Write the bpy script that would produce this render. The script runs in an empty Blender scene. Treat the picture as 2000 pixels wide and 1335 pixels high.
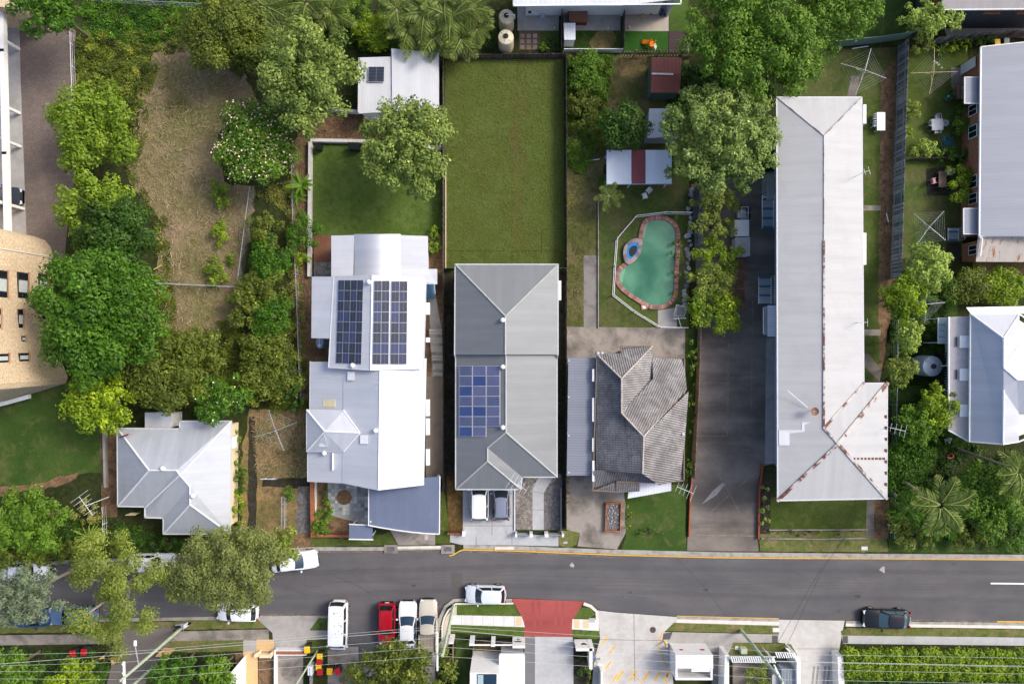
import bpy, bmesh, math, random
import numpy as np
from mathutils import Vector, Matrix, Euler
R = math.radians
SC = bpy.context.scene
COL = SC.collection
# ------------------------------------------------------------------ camera, sky, sun, exposure
H = 66.7            # drone height above the ground (m)
S = 0.05            # metres per photo pixel on the ground
cam = bpy.data.cameras.new('camera'); camo = bpy.data.objects.new('camera', cam); COL.objects.link(camo)
camo.location = (0, 0, H); camo.rotation_euler = (0, 0, 0)
cam.sensor_width = 36; cam.lens = 36 * H / 100.0; cam.clip_start = 1; cam.clip_end = 6000
SC.camera = camo
SUN_AZ = math.atan2(0.42, 0.90)      # sun stands to the right and a little up in the picture
SUN_EL = R(43)
w = bpy.data.worlds.new('World'); SC.world = w; w.use_nodes = True
nt = w.node_tree; bg = nt.nodes['Background']
sky = nt.nodes.new('ShaderNodeTexSky'); sky.sky_type = 'NISHITA'; sky.sun_disc = False
sky.sun_elevation = SUN_EL; sky.sun_rotation = math.pi / 2 - SUN_AZ
sky.air_density = 0.7; sky.dust_density = 4.0; sky.ozone_density = 1.0
nt.links.new(sky.outputs[0], bg.inputs[0]); bg.inputs[1].default_value = 0.15
sl = bpy.data.lights.new('sun', 'SUN'); sl.energy = 1.5; sl.angle = R(16); sl.color = (1.0, 0.94, 0.84)
so = bpy.data.objects.new('sun', sl); COL.objects.link(so)
sd = Vector((math.cos(SUN_EL) * math.cos(SUN_AZ), math.cos(SUN_EL) * math.sin(SUN_AZ), math.sin(SUN_EL)))
so.rotation_euler = sd.to_track_quat('Z', 'Y').to_euler(); so.location = sd * 200
vs = SC.view_settings; vs.view_transform = 'Standard'; vs.look = 'None'; vs.exposure = 0.69; vs.gamma = 1
SC.render.engine = 'CYCLES'
SC.cycles.max_bounces = 5; SC.cycles.diffuse_bounces = 2; SC.cycles.glossy_bounces = 2
SC.cycles.transmission_bounces = 3; SC.cycles.transparent_max_bounces = 6
# ------------------------------------------------------------------ helpers
def P(px, py, z=0.0):
    """photo pixel -> world point at height z"""
    k = (H - z) / H * S
    return ((px - 1000) * k, (667.5 - py) * k, z)
def lin(c):
    c = c / 255.0
    return c / 12.92 if c <= 0.04045 else ((c + 0.055) / 1.055) ** 2.4
def rgb(r, g, b, a=1.0):
    return (lin(r), lin(g), lin(b), 1.0)

class MB:
    """collects shapes into one mesh"""
    def __init__(s): s.v = []; s.f = []; s.uv = []; s.mi = []; s.m = 0
    def face(s, pts, uv=None):
        b = len(s.v); s.v += [tuple(p) for p in pts]; s.f.append(list(range(b, b + len(pts))))
        s.uv.append(uv or [(p[0], p[1]) for p in pts]); s.mi.append(s.m)
    def box(s, c, d, rz=0.0, rx=0.0, ry=0.0, taper=1.0):
        M = Matrix.Translation(c) @ Euler((rx, ry, rz)).to_matrix().to_4x4()
        x, y, z = d[0] / 2, d[1] / 2, d[2] / 2
        q = [M @ Vector(p) for p in ((-x, -y, -z), (x, -y, -z), (x, y, -z), (-x, y, -z),
             (-x * taper, -y * taper, z), (x * taper, -y * taper, z), (x * taper, y * taper, z), (-x * taper, y * taper, z))]
        for i in ((3, 2, 1, 0), (4, 5, 6, 7), (0, 1, 5, 4), (1, 2, 6, 5), (2, 3, 7, 6), (3, 0, 4, 7)):
            s.face([q[j] for j in i])
    def prism(s, pts, z0, z1, top=True, bottom=False):
        """pts: 2D outline (x,y)"""
        a = sum(pts[i - 1][0] * pts[i][1] - pts[i][0] * pts[i - 1][1] for i in range(len(pts)))
        if a < 0: pts = pts[::-1]
        n = len(pts)
        for i in range(n):
            p, q = pts[i], pts[(i + 1) % n]
            L = math.hypot(q[0] - p[0], q[1] - p[1])
            s.face([(p[0], p[1], z0), (q[0], q[1], z0), (q[0], q[1], z1), (p[0], p[1], z1)], [(0, z0), (L, z0), (L, z1), (0, z1)])
        if top: s.face([(p[0], p[1], z1) for p in pts])
        if bottom: s.face([(p[0], p[1], z0) for p in pts[::-1]])
    def tube(s, p, q, r, n=6, r2=None, cap=True):
        p = Vector(p); q = Vector(q); d = q - p
        if d.length < 1e-6: return
        r2 = r if r2 is None else r2
        a = d.orthogonal().normalized(); b = d.normalized().cross(a)
        A = [p + (a * math.cos(t) + b * math.sin(t)) * r for t in [2 * math.pi * i / n for i in range(n)]]
        B = [q + (a * math.cos(t) + b * math.sin(t)) * r2 for t in [2 * math.pi * i / n for i in range(n)]]
        for i in range(n):
            j = (i + 1) % n; s.face([A[i], A[j], B[j], B[i]])
        if cap: s.face(A[::-1]); s.face(B)
    def path(s, pts, r, n=5):
        for i in range(len(pts) - 1): s.tube(pts[i], pts[i + 1], r, n, cap=False)
    def lathe(s, prof, c=(0, 0, 0), n=20, cap=True):
        rings = [[(c[0] + r * math.cos(2 * math.pi * i / n), c[1] + r * math.sin(2 * math.pi * i / n), c[2] + z) for i in range(n)] for r, z in prof]
        for k in range(len(rings) - 1):
            for i in range(n):
                j = (i + 1) % n; s.face([rings[k][i], rings[k][j], rings[k + 1][j], rings[k + 1][i]])
        if cap: s.face(rings[-1])
    def grid(s, rows):
        """rows: list of equal-length rows of points"""
        for a, b in zip(rows[:-1], rows[1:]):
            for i in range(len(a) - 1): s.face([a[i], a[i + 1], b[i + 1], b[i]])
    def build(s, name, mats, parent=None, smooth=False, merge=False, off=None):
        me = bpy.data.meshes.new(name)
        me.from_pydata([tuple(v) for v in s.v], [], s.f)
        u = me.uv_layers.new(name='UVMap')
        flat = [c for f in s.uv for c in f]
        u.data.foreach_set('uv', [x for c in flat for x in c])
        ms = mats if isinstance(mats, (list, tuple)) else [mats]
        for m in ms: me.materials.append(m)
        if len(ms) > 1: me.polygons.foreach_set('material_index', s.mi)
        if merge or smooth:
            bm = bmesh.new(); bm.from_mesh(me); bmesh.ops.remove_doubles(bm, verts=bm.verts, dist=0.0008)
            bm.to_mesh(me); bm.free()
        if smooth:
            me.polygons.foreach_set('use_smooth', [True] * len(me.polygons))
            try: me.set_sharp_from_angle(angle=R(38))
            except Exception: pass
        me.update()
        return link(name, me, parent)

def link(name, me, parent=None):
    o = bpy.data.objects.new(name, me); COL.objects.link(o)
    if parent is not None:
        o.parent = parent
        if parent.get('_w'): o.matrix_parent_inverse = Matrix.Translation(Vector(parent['_w'])).inverted()
    return o
def tag(o, label=None, cat=None, group=None, kind=None):
    if label: o['label'] = label
    if cat: o['category'] = cat
    if group: o['group'] = group
    if kind: o['kind'] = kind
    return o
def thing(name, label, cat, loc=(0, 0, 0), group=None, local=False, rz=0.0):
    """an Empty at the thing's base; local=True: parts are given in its own space, else in world space"""
    o = bpy.data.objects.new(name, None); COL.objects.link(o); o.location = loc; o.empty_display_size = 0.3
    if not local and (loc[0] or loc[1] or loc[2]): o['_w'] = tuple(float(c) for c in loc)
    if local: o.rotation_euler = (0, 0, rz)
    return tag(o, label, cat, group)
def dup(root, loc, rz=0.0, label=None, scale=None):
    r = root.copy(); COL.objects.link(r); r.location = loc; r.rotation_euler = (0, 0, rz)
    if scale: r.scale = scale
    if label: r['label'] = label
    for ch in KIDS(root):
        c = ch.copy(); COL.objects.link(c); c.parent = r
        for g in KIDS(ch):
            d = g.copy(); COL.objects.link(d); d.parent = c
    return r
def KIDS(o):
    return [c for c in bpy.data.objects if c.parent == o]
def struct(o): o['kind'] = 'structure'; return o

# ------------------------------------------------------------------ materials
MATS = {}
class NT:
    def __init__(s, name, rough=0.8, spec=0.3, metal=0.0):
        s.m = bpy.data.materials.new(name); s.m.use_nodes = True; s.t = s.m.node_tree
        s.b = s.t.nodes['Principled BSDF']; s.b.inputs['Roughness'].default_value = rough
        s.b.inputs['Specular IOR Level'].default_value = spec; s.b.inputs['Metallic'].default_value = metal
        MATS[name] = s.m
    def n(s, kind, **kw):
        o = s.t.nodes.new('ShaderNode' + kind)
        for k, v in kw.items():
            if hasattr(o, k) and not (k in o.inputs): setattr(o, k, v)
            else: o.inputs[k.replace('_', ' ')].default_value = v
        return o
    def l(s, a, b): s.t.links.new(a, b)
    def pos(s):
        return s.n('NewGeometry').outputs['Position']
    def uv(s):
        return s.n('UVMap', uv_map='UVMap').outputs[0]
    def noise(s, vec, scale, detail=3.0, rough=0.55, dist=0.0):
        o = s.n('TexNoise', Scale=scale, Detail=detail, Roughness=rough, Distortion=dist)
        if vec is not None: s.l(vec, o.inputs['Vector'])
        return o.outputs['Fac']
    def scalev(s, vec, x, y, z=1.0):
        o = s.n('VectorMath', operation='MULTIPLY'); s.l(vec, o.inputs[0]); o.inputs[1].default_value = (x, y, z); return o.outputs[0]
    def ramp(s, fac, lo, hi):
        o = s.n('MapRange'); s.l(fac, o.inputs[0]); o.inputs[1].default_value = lo; o.inputs[2].default_value = hi; return o.outputs[0]
    def mix(s, fac, a, b, mode='MIX'):
        o = s.n('Mix', data_type='RGBA', blend_type=mode)
        for x, i in ((a, 6), (b, 7)):
            if isinstance(x, (tuple, list)): o.inputs[i].default_value = x
            else: s.l(x, o.inputs[i])
        if isinstance(fac, (int, float)): o.inputs[0].default_value = fac
        else: s.l(fac, o.inputs[0])
        return o.outputs[2]
    def math(s, op, a, b=None):
        o = s.n('Math', operation=op)
        for x, i in ((a, 0), (b, 1)):
            if x is None: continue
            if isinstance(x, (int, float)): o.inputs[i].default_value = x
            else: s.l(x, o.inputs[i])
        return o.outputs[0]
    def vary(s, col, vec, scale, amt, detail=2.0):
        """multiply a colour by 1-amt..1+amt noise"""
        f = s.noise(vec, scale, detail, 0.6)
        g = s.n('MapRange'); s.l(f, g.inputs[0]); g.inputs[1].default_value = 0.3; g.inputs[2].default_value = 0.7
        g.inputs[3].default_value = 1 - amt; g.inputs[4].default_value = 1 + amt
        o = s.n('VectorMath', operation='SCALE')
        if isinstance(col, (tuple, list)): o.inputs[0].default_value = col[:3]
        else: s.l(col, o.inputs[0])
        s.l(g.outputs[0], o.inputs['Scale']); return o.outputs[0]
    def bump(s, h, strength=0.3, dist=0.05):
        o = s.n('Bump', Strength=strength, Distance=dist); s.l(h, o.inputs['Height']); s.l(o.outputs[0], s.b.inputs['Normal'])
    def col(s, c):
        if isinstance(c, (tuple, list)): s.b.inputs['Base Color'].default_value = c
        else: s.l(c, s.b.inputs['Base Color'])
        return s.m
def plain(name, c, rough=0.6, spec=0.4, metal=0.0, var=0.08, vscale=3.0):
    if name in MATS: return MATS[name]
    t = NT(name, rough, spec, metal)
    return t.col(t.vary(c, t.pos(), vscale, var)) if var else t.col(c)
def ground_mat(name, c0, c1, c2=None, s1=0.25, s2=1.1, lo=0.4, hi=0.62, lo2=0.5, hi2=0.66, fine=0.22, fs=9.0, bump=0.5, rough=0.95, fibre=False):
    """patchy ground: c0/c1 in large patches, c2 in small ones, fine grain on top"""
    t = NT(name, rough, 0.12); p = t.pos()
    col = t.mix(t.ramp(t.noise(p, s1, 5, 0.62, 0.4), lo, hi), c0, c1)
    if c2: col = t.mix(t.ramp(t.noise(p, s2, 6, 0.65, 0.6), lo2, hi2), col, c2)
    if fibre:
        n1 = t.noise(t.scalev(p, 2.0, 9.0), 1.6, 4, 0.6, 1.6); n2 = t.noise(t.scalev(p, 9.0, 2.2), 1.5, 4, 0.6, 1.9)
        col = t.mix(t.ramp(t.math('MAXIMUM', n1, n2), 0.52, 0.78), col, t.vary(c0, p, 3, .1) if fibre is True else fibre)
    col = t.vary(col, p, fs, fine, 4); col = t.vary(col, p, fs * 0.28, fine * 0.7, 3)
    t.bump(t.noise(p, fs, 4, 0.7), bump, 0.08)
    return t.col(col)
def concrete_mat(name, c, stain, amt=0.6, scale=0.5, joints=None, rough=0.85):
    t = NT(name, rough, 0.2); p = t.pos()
    col = t.mix(t.math('MULTIPLY', t.ramp(t.noise(p, scale, 6, 0.62, 0.3), 0.45, 0.72), amt), c, stain)
    col = t.vary(col, p, 2.2, 0.07, 4); col = t.vary(col, p, 22, 0.07, 2)
    t.bump(t.noise(p, 30, 3), 0.15, 0.01)
    return t.col(col)
def roof_mat(name, c, pitch=0.2, rough=0.42, spec=0.45, line=0.10, dirt=None, dirt_amt=0.3, bump=0.5, metal=0.0, rust=None, lap=0.0):
    """profiled sheet metal; uv: u runs across the ribs, v down the slope"""
    t = NT(name, rough, spec, metal); uv = t.uv()
    sep = t.n('SeparateXYZ'); t.l(uv, sep.inputs[0]); u = sep.outputs[0]; v = sep.outputs[1]
    wv = t.math('SINE', t.math('MULTIPLY', u, 2 * math.pi / pitch))
    rib = t.math('POWER', t.math('ADD', t.math('MULTIPLY', wv, 0.5), 0.5), 3.0)
    col = t.vary(c, t.scalev(uv, 1.3, 0.12), 1.0, 0.06, 4)           # streaks down the slope
    col = t.vary(col, t.scalev(uv, 1.0 / (pitch * 4), 0.02), 1.0, 0.022, 0)  # sheet to sheet
    col = t.mix(t.math('MULTIPLY', rib, line * .7), col, (c[0] * .35, c[1] * .35, c[2] * .37, 1))
    if lap:
        lw = t.math('FRACT', t.math('DIVIDE', u, lap)); col = t.mix(t.math('MULTIPLY', t.math('LESS_THAN', lw, 0.05), 0.12), col, (c[0] * .4, c[1] * .4, c[2] * .42, 1))
    if dirt:
        col = t.mix(t.math('MULTIPLY', t.ramp(t.noise(t.pos(), 0.45, 7, 0.68, 0.5), 0.48, 0.75), dirt_amt), col, dirt)
    if rust:
        n = t.noise(t.scalev(uv, 2.2, 0.5), 1.0, 6, 0.7); col = t.mix(t.ramp(n, rust[1], rust[1] + 0.06), col, rust[0])
    t.bump(rib, bump * .45, 0.02)
    return t.col(col)
def mix_rust(name, c, r, lo):
    t = NT(name, 0.6, 0.3); p = t.pos()
    return t.col(t.vary(t.mix(t.ramp(t.noise(p, 0.9, 6, 0.7), lo, lo + 0.08), c, r), p, 9, 0.15))
def leaf_mat(name, dark, light, tip=None, trans=0.35, rough=0.55, hue=0.0):
    """foliage: tint attribute (random per leaf and per bough) runs dark -> light"""
    t = NT(name, rough, 0.35)
    at = t.n('Attribute', attribute_name='tint'); f = at.outputs['Fac']
    col = t.mix(f, dark, light)
    if tip: col = t.mix(t.ramp(f, 0.86, 1.0), col, tip)
    t.col(col)
    tr = t.n('BsdfTranslucent'); t.l(t.vary(col, t.pos(), 2, .1), tr.inputs[0])
    mx = t.n('MixShader'); mx.inputs[0].default_value = trans
    out = t.t.nodes['Material Output']
    t.l(t.b.outputs[0], mx.inputs[1]); t.l(tr.outputs[0], mx.inputs[2]); t.l(mx.outputs[0], out.inputs[0])
    return t.m
# ------------------------------------------------------------------ palette of the setting
G_SOIL = ground_mat('soil', rgb(96, 84, 66), rgb(78, 84, 48), rgb(62, 72, 38), fine=.25)
G_LAWN = ground_mat('lawn_green', rgb(68, 84, 34), rgb(82, 96, 46), rgb(94, 96, 56), s1=.3, fine=.16, fs=14)
G_LAWN2 = ground_mat('lawn_deep', rgb(54, 78, 32), rgb(68, 90, 40), rgb(86, 94, 52), s1=.22, s2=.7, fine=.16, fs=14)
G_PLOT = ground_mat('lawn_olive', rgb(78, 91, 38), rgb(82, 86, 40), rgb(86, 99, 48), s1=.11, s2=.45, lo=.46, hi=.64, lo2=.42, hi2=.66, fine=.2, fs=16)
G_DRY = ground_mat('dry_grass', rgb(136, 120, 98), rgb(100, 102, 60), rgb(104, 92, 72), s1=.2, s2=.8, lo=.38, hi=.58, lo2=.52, hi2=.7, fine=.2, fs=7, fibre=rgb(166, 146, 114))
G_DRY2 = ground_mat('dry_lawn', rgb(136, 112, 78), rgb(92, 92, 52), rgb(82, 74, 52), s1=.5, s2=1.4, fine=.22, fs=9, fibre=rgb(158, 136, 100))
G_PATCHY = ground_mat('patchy_grass', rgb(84, 88, 48), rgb(112, 100, 74), rgb(70, 74, 42), s1=.35, s2=1.3, fine=.2, fs=10)
G_PATCHY2 = ground_mat('patchy_lawn', rgb(66, 84, 38), rgb(94, 92, 60), rgb(84, 98, 46), s1=.35, s2=1.3, fine=.2, fs=10)
G_MULCH = ground_mat('mulch', rgb(132, 106, 80), rgb(106, 84, 64), rgb(84, 72, 58), s1=.6, s2=2.2, fine=.32, fs=12)
G_DARKSOIL = ground_mat('dark_soil', rgb(58, 54, 46), rgb(44, 46, 34), rgb(70, 66, 58), s1=.5, s2=2, fine=.3, fs=10)
G_UNDER = ground_mat('undergrowth_soil', rgb(52, 60, 32), rgb(40, 50, 24), rgb(66, 66, 40), s1=.5, s2=2, fine=.3, fs=8)
G_VERGE = ground_mat('verge_grass', rgb(94, 104, 52), rgb(122, 114, 78), rgb(78, 96, 42), s1=.6, s2=1.6, fine=.2, fs=12)
G_TURF = ground_mat('fresh_turf', rgb(76, 96, 40), rgb(90, 107, 52), rgb(68, 88, 36), s1=.5, s2=1.8, fine=.18, fs=14)
G_BROWN = ground_mat('brown_garden_bed', rgb(96, 78, 48), rgb(80, 62, 38), rgb(112, 92, 58), s1=.6, s2=2.2, fine=.28, fs=11)
G_GRAVEL = ground_mat('grey_gravel', rgb(128, 122, 116), rgb(104, 100, 96), rgb(150, 144, 136), s1=.8, s2=3.2, fine=.3, fs=11, lo2=.5, hi2=.6)
G_GRAVEL2 = ground_mat('dark_gravel', rgb(108, 106, 106), rgb(88, 86, 86), rgb(128, 126, 126), s1=.8, s2=3.2, fine=.28, fs=11)
def asphalt(name, c, d, amt=.6, patch=.08):
    t = NT(name, .82, .25); p = t.pos()
    col = t.mix(t.math('MULTIPLY', t.ramp(t.noise(t.scalev(p, .12, .5), 1.0, 6, .6, .4), .42, .68), amt), c, d)
    col = t.vary(col, p, 0.35, patch, 5); col = t.vary(col, p, 26, .10, 2)
    t.bump(t.noise(p, 40, 3), .25, .01); return t.col(col)
G_ROAD = asphalt('asphalt', rgb(88, 87, 90), rgb(102, 100, 100), .8, .10)
G_ROADP = asphalt('asphalt_patch', rgb(84, 82, 82), rgb(92, 90, 88), .6)
G_DRIVE = asphalt('old_asphalt', rgb(104, 97, 91), rgb(138, 130, 121), .9, .26)
G_PAVE = None
G_CONC = concrete_mat('concrete', rgb(190, 188, 184), rgb(160, 155, 148), .6)
G_CONCW = concrete_mat('white_concrete', rgb(212, 212, 212), rgb(190, 190, 190), .5)
G_CONCD = concrete_mat('stained_concrete', rgb(150, 143, 135), rgb(78, 73, 68), .95, .55)
G_CONCM = concrete_mat('grey_concrete', rgb(164, 161, 157), rgb(130, 126, 120), .7)
G_CONCG = concrete_mat('cool_concrete', rgb(176, 178, 180), rgb(154, 156, 160), .6)
G_KERB = concrete_mat('kerb_concrete', rgb(164, 160, 152), rgb(112, 108, 102), .8, 1.2)
G_KERBW = concrete_mat('new_kerb_concrete', rgb(214, 210, 202), rgb(190, 184, 174), .5, 1.2)
G_RED = asphalt('red_asphalt', rgb(160, 80, 76), rgb(142, 68, 66), .8, .11)
G_DPAVE = asphalt('dark_drive', rgb(112, 113, 118), rgb(120, 120, 124), .4)
G_LINE = plain('yellow_road_paint', rgb(226, 176, 58), .7, .3, var=.14, vscale=4)
G_WLINE = plain('white_road_paint', rgb(226, 226, 224), .7, .3, var=.06)
G_TAN = plain('tan_tactile', rgb(214, 186, 150), .8, .2, var=.06, vscale=12)
G_TIMB = plain('tan_tiles', rgb(206, 172, 124), .7, .3, var=.07, vscale=5)
def paver_mat(name, a, b, c, sx, sy, mortar=.035):
    t = NT(name, .85, .2); p = t.pos()
    br = t.n('TexBrick', Scale=1.0, Mortar_Size=mortar, Brick_Width=sx, Row_Height=sy); t.l(p, br.inputs['Vector'])
    br.inputs['Color1'].default_value = a; br.inputs['Color2'].default_value = b; br.inputs['Mortar'].default_value = c
    col = t.mix(t.ramp(t.noise(p, .22, 6, .65, .4), .42, .66), br.outputs[0], c)
    col = t.mix(t.math('MULTIPLY', t.ramp(t.noise(p, .12, 4, .6), .5, .7), .55), col, rgb(150, 134, 116))
    col = t.vary(col, p, 6, .16, 3); t.bump(br.outputs['Fac'], -.4, .02); return t.col(col)
G_BRICKP = paver_mat('brick_pavers', rgb(150, 136, 126), rgb(130, 118, 110), rgb(98, 88, 82), .23, .115)
G_REDP = paver_mat('red_pavers', rgb(170, 110, 84), rgb(148, 92, 70), rgb(112, 76, 60), .23, .115)

def rough_poly(pts, step=14.0, amp=0.0, seed=0):
    """subdivide a pixel outline and shake it, for edges that grew rather than were drawn"""
    if amp <= 0: return pts
    rg = random.Random(seed); out = []
    for i in range(len(pts)):
        a, b = pts[i], pts[(i + 1) % len(pts)]
        n = max(1, int(math.hypot(b[0] - a[0], b[1] - a[1]) / step))
        for k in range(n):
            f = k / n
            out.append((a[0] + (b[0] - a[0]) * f + rg.uniform(-amp, amp), a[1] + (b[1] - a[1]) * f + rg.uniform(-amp, amp)))
    return out
YZ = 0.10
NPATCH = [0]
def patch(name, pts, mat, layer=1, amp=0.0, z=None, parent=None, depth=None, seed=None):
    """a sheet of ground laid on the yard; layer = how many sheets lie below it"""
    NPATCH[0] += 1
    zz = YZ + 0.006 * layer + NPATCH[0] * .00004 if z is None else z
    pp = rough_poly(pts, 12, amp, seed if seed is not None else int(pts[0][0] * 7 + pts[0][1]))
    q = [P(x, y, zz)[:2] for x, y in pp]
    m = MB()
    if depth: m.prism(q, zz - depth, zz)
    else:
        a = sum(q[i - 1][0] * q[i][1] - q[i][0] * q[i - 1][1] for i in range(len(q)))
        if a < 0: q = q[::-1]
        m.face([(x, y, zz) for x, y in q])
    o = m.build(name, mat, parent)
    if parent is None: struct(o)
    return o
def rect(x0, y0, x1, y1): return [(x0, y0), (x1, y0), (x1, y1), (x0, y1)]
def ribbon(pts, w):
    """pixel outline of a strip of width w along a pixel path"""
    L = []; Rr = []
    for i, p in enumerate(pts):
        a = pts[max(i - 1, 0)]; b = pts[min(i + 1, len(pts) - 1)]
        d = math.hypot(b[0] - a[0], b[1] - a[1]) or 1; nx, ny = -(b[1] - a[1]) / d * w / 2, (b[0] - a[0]) / d * w / 2
        L.append((p[0] + nx, p[1] + ny)); Rr.append((p[0] - nx, p[1] - ny))
    return L + Rr[::-1]
def strip(name, pts, w, mat, z, parent=None, depth=None):
    L = ribbon(pts, w); n = len(pts); m = MB()
    for i in range(n - 1):
        q = [L[i], L[i + 1], L[2 * n - 2 - i], L[2 * n - 1 - i]]
        if depth: m.prism([P(x, y, z)[:2] for x, y in q], z - depth, z)
        else: m.face([P(x, y, z) for x, y in q][::-1])
    o = m.build(name, mat, parent)
    if parent is None: struct(o)
    return o
# ------------------------------------------------------------------ the ground, the road, the kerbs
m = MB(); m.face([(-1500, -1500, -0.06), (1500, -1500, -0.06), (1500, 1500, -0.06), (-1500, 1500, -0.06)])
struct(m.build('ground', G_SOIL))
road = patch('road', [(-500, 1060), (2500, 1060), (2500, 1300), (870, 1300), (870, 1420), (630, 1420), (630, 1300), (-500, 1300)], G_ROAD, z=0.0)
KN = [(-500, 1106), (0, 1104), (200, 1096), (400, 1084), (610, 1073), (760, 1073), (868, 1071), (878, 1079), (888, 1080), (905, 1070), (1000, 1072), (1200, 1080), (1400, 1085), (1700, 1088), (2000, 1090), (2500, 1094)]
patch('yards_north', KN + [(2500, -300), (-500, -300)], G_UNDER, z=YZ, depth=.2)
KS1 = [(-500, 1214), (0, 1212), (300, 1207), (500, 1203), (640, 1203)]
patch('yards_south', KS1 + [(642, 1260), (640, 1420), (-500, 1420)], G_UNDER, z=YZ, depth=.2)
KS2 = [(850, 1420), (852, 1262), (853, 1225), (858, 1200), (868, 1180), (885, 1169), (905, 1167), (1000, 1168), (1140, 1174), (1156, 1180), (1168, 1190), (1200, 1195), (1322, 1204), (1521, 1209), (1648, 1211), (2000, 1216), (2500, 1222)]
patch('yards_southeast', KS2 + [(2500, 1420)], G_UNDER, z=YZ, depth=.2)
# kerbs (a real step above the road)
def off(pts, dy): return [(x, y + dy) for x, y in pts]
strip('kerb', off(KN[4:7], -2.0), 7, G_KERB, .125, depth=.14)
strip('kerb', [(760, 1069), (868, 1067.5)], 5, G_KERBW, .128, depth=.14)
strip('kerb', off(KN[9:12], -3), 8, G_KERB, .125, depth=.14)
strip('kerb', off(KN[11:], -3), 9, G_KERB, .128, depth=.14)
strip('kerb', off(KN[0:5], -2), 7, G_KERB, .13, depth=.14)
strip('kerb', off(KS1, 2), 6, G_KERB, .125, depth=.14)
strip('kerb', [(853, 1262), (856, 1222), (861, 1203), (870, 1184), (886, 1172), (906, 1170.5), (1000, 1171.5)], 6, G_KERB, .125, depth=.14)
strip('kerb', [(864, 1250), (864, 1222), (868, 1205), (876, 1191), (890, 1178.5), (1003, 1177.5)], 3.5, G_KERBW, .128, depth=.14)
strip('kerb', [(1140, 1178), (1154, 1183), (1166, 1194), (1167, 1230)], 6, G_KERBW, .128, depth=.14)
strip('kerb', [(1322, 1206), (1521, 1211)], 5, G_KERB, .125, depth=.14)
strip('kerb', [(1322, 1212), (1521, 1217)], 7.5, G_KERBW, .128, depth=.14)
strip('kerb', [(1652, 1214), (2000, 1218.5), (2500, 1225)], 5, G_KERB, .125, depth=.14)
strip('kerb', [(1652, 1219.5), (2000, 1224), (2500, 1230)], 6, G_KERBW, .129, depth=.14)
# markings and repairs
strip('yellow_line', [(877, 1084), (882, 1084), (888, 1081), (897, 1075.5), (906, 1073), (1000, 1074.8), (1200, 1083), (1400, 1088), (1520, 1089.3)], 2.2, G_LINE, .006)
strip('yellow_line', [(1520, 1089.3), (1700, 1090), (2000, 1092.5), (2300, 1095)], 2.4, G_LINE, .007)
strip('yellow_line', [(1322, 1202.5), (1521, 1207.5)], 2.2, G_LINE, .006)
strip('yellow_line', [(1948, 1213), (2300, 1217)], 2.2, G_LINE, .006)
strip('centre_line', [(1935, 1138.5), (2300, 1142)], 3.2, G_WLINE, .006)
patch('road_patch', [(881, 1118), (904, 1118), (904, 1162), (881, 1164)], G_ROADP, z=.005)
patch('road_patch', [(1717, 1112), (1724, 1105), (1728, 1106), (1728, 1119)], G_CONCM, z=.005)
patch('road_patch', [(1112, 1104), (1117, 1097), (1122, 1103), (1120, 1108)], G_CONCM, z=.005)
for a, b in (((1322, 1090), (1420, 1205)), ((640, 1118), (760, 1180))):
    strip('road_crack', [a, ((a[0] + b[0]) / 2 + 4, (a[1] + b[1]) / 2 - 3), b], .7, plain('tar', rgb(66, 65, 66), .7, .3, var=0), .005)
for k in range(3): strip('road_joint', [(-300 + k * 3, 1150), (640, 1136), (1000, 1122 + k * 9), (1500, 1136 + k * 5), (2300, 1146 + k * 5)][1:], .5, plain('tar2', rgb(78, 77, 78), .8, .2, var=0), .0045 + k * .0004)

# ------------------------------------------------------------------ yards and lawns of the north side
patch('dry_lot', [(300, 95), (345, 70), (385, 60), (420, 70), (470, 140), (512, 200), (505, 235), (450, 230), (430, 260), (425, 310), (445, 360), (500, 368), (492, 420), (470, 560), (466, 640), (420, 650), (330, 676), (316, 640), (325, 600), (310, 530), (318, 470), (310, 420), (262, 372), (246, 322), (272, 260), (272, 190), (292, 130)], G_DRY, 2, 7)
patch('bush_floor', rect(-100, -60, 620, 420), G_UNDER, 1)
patch('brick_driveway', [(-60, 20), (70, 22), (148, 60), (150, 320), (130, 460), (125, 520), (-60, 520)], G_BRICKP, 2)
patch('carport_slab', [(-80, 28), (38, 30), (40, 150), (46, 300), (52, 470), (-80, 470)], G_CONCM, 3)
patch('apartment_lawn', [(-100, 770), (60, 762), (140, 745), (205, 800), (206, 920), (150, 925), (80, 948), (-100, 965)], G_LAWN2, 2, 3)
patch('garden_edge', [(-100, 960), (80, 942), (150, 920), (150, 932), (120, 948), (-100, 985)], G_MULCH, 3, 3)
patch('side_strip', [(196, 830), (228, 830), (228, 1010), (200, 1010)], G_MULCH, 2, 2)
patch('side_yard', [(486, 800), (600, 795), (606, 1050), (470, 1060), (470, 900)], G_DRY2, 2, 4)
patch('side_path', [(486, 812), (499, 812), (502, 935), (500, 1040), (484, 1040)], G_DARKSOIL, 3, 2)
patch('terrace_step', [(512, 932), (606, 932), (606, 950), (575, 952), (512, 949)], G_DARKSOIL, 3, 2)
patch('rubble_bed', [(582, 948), (604, 948), (604, 1042), (578, 1042)], G_GRAVEL2, 3, 2)
patch('fence_strip', [(566, 360), (610, 360), (608, 700), (600, 800), (586, 800), (578, 600)], G_MULCH, 2, 3)
patch('back_lawn', [(611, 284), (700, 282), (862, 292), (864, 470), (611, 470)], G_TURF, 2)
patch('mulch_path', [(560, 300), (600, 235), (640, 221), (862, 221), (862, 293), (700, 276), (612, 274), (607, 460), (572, 460), (575, 330)], G_MULCH, 3, 1.5)
patch('paved_corner', rect(613, 460, 648, 512), G_REDP, 3)
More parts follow.
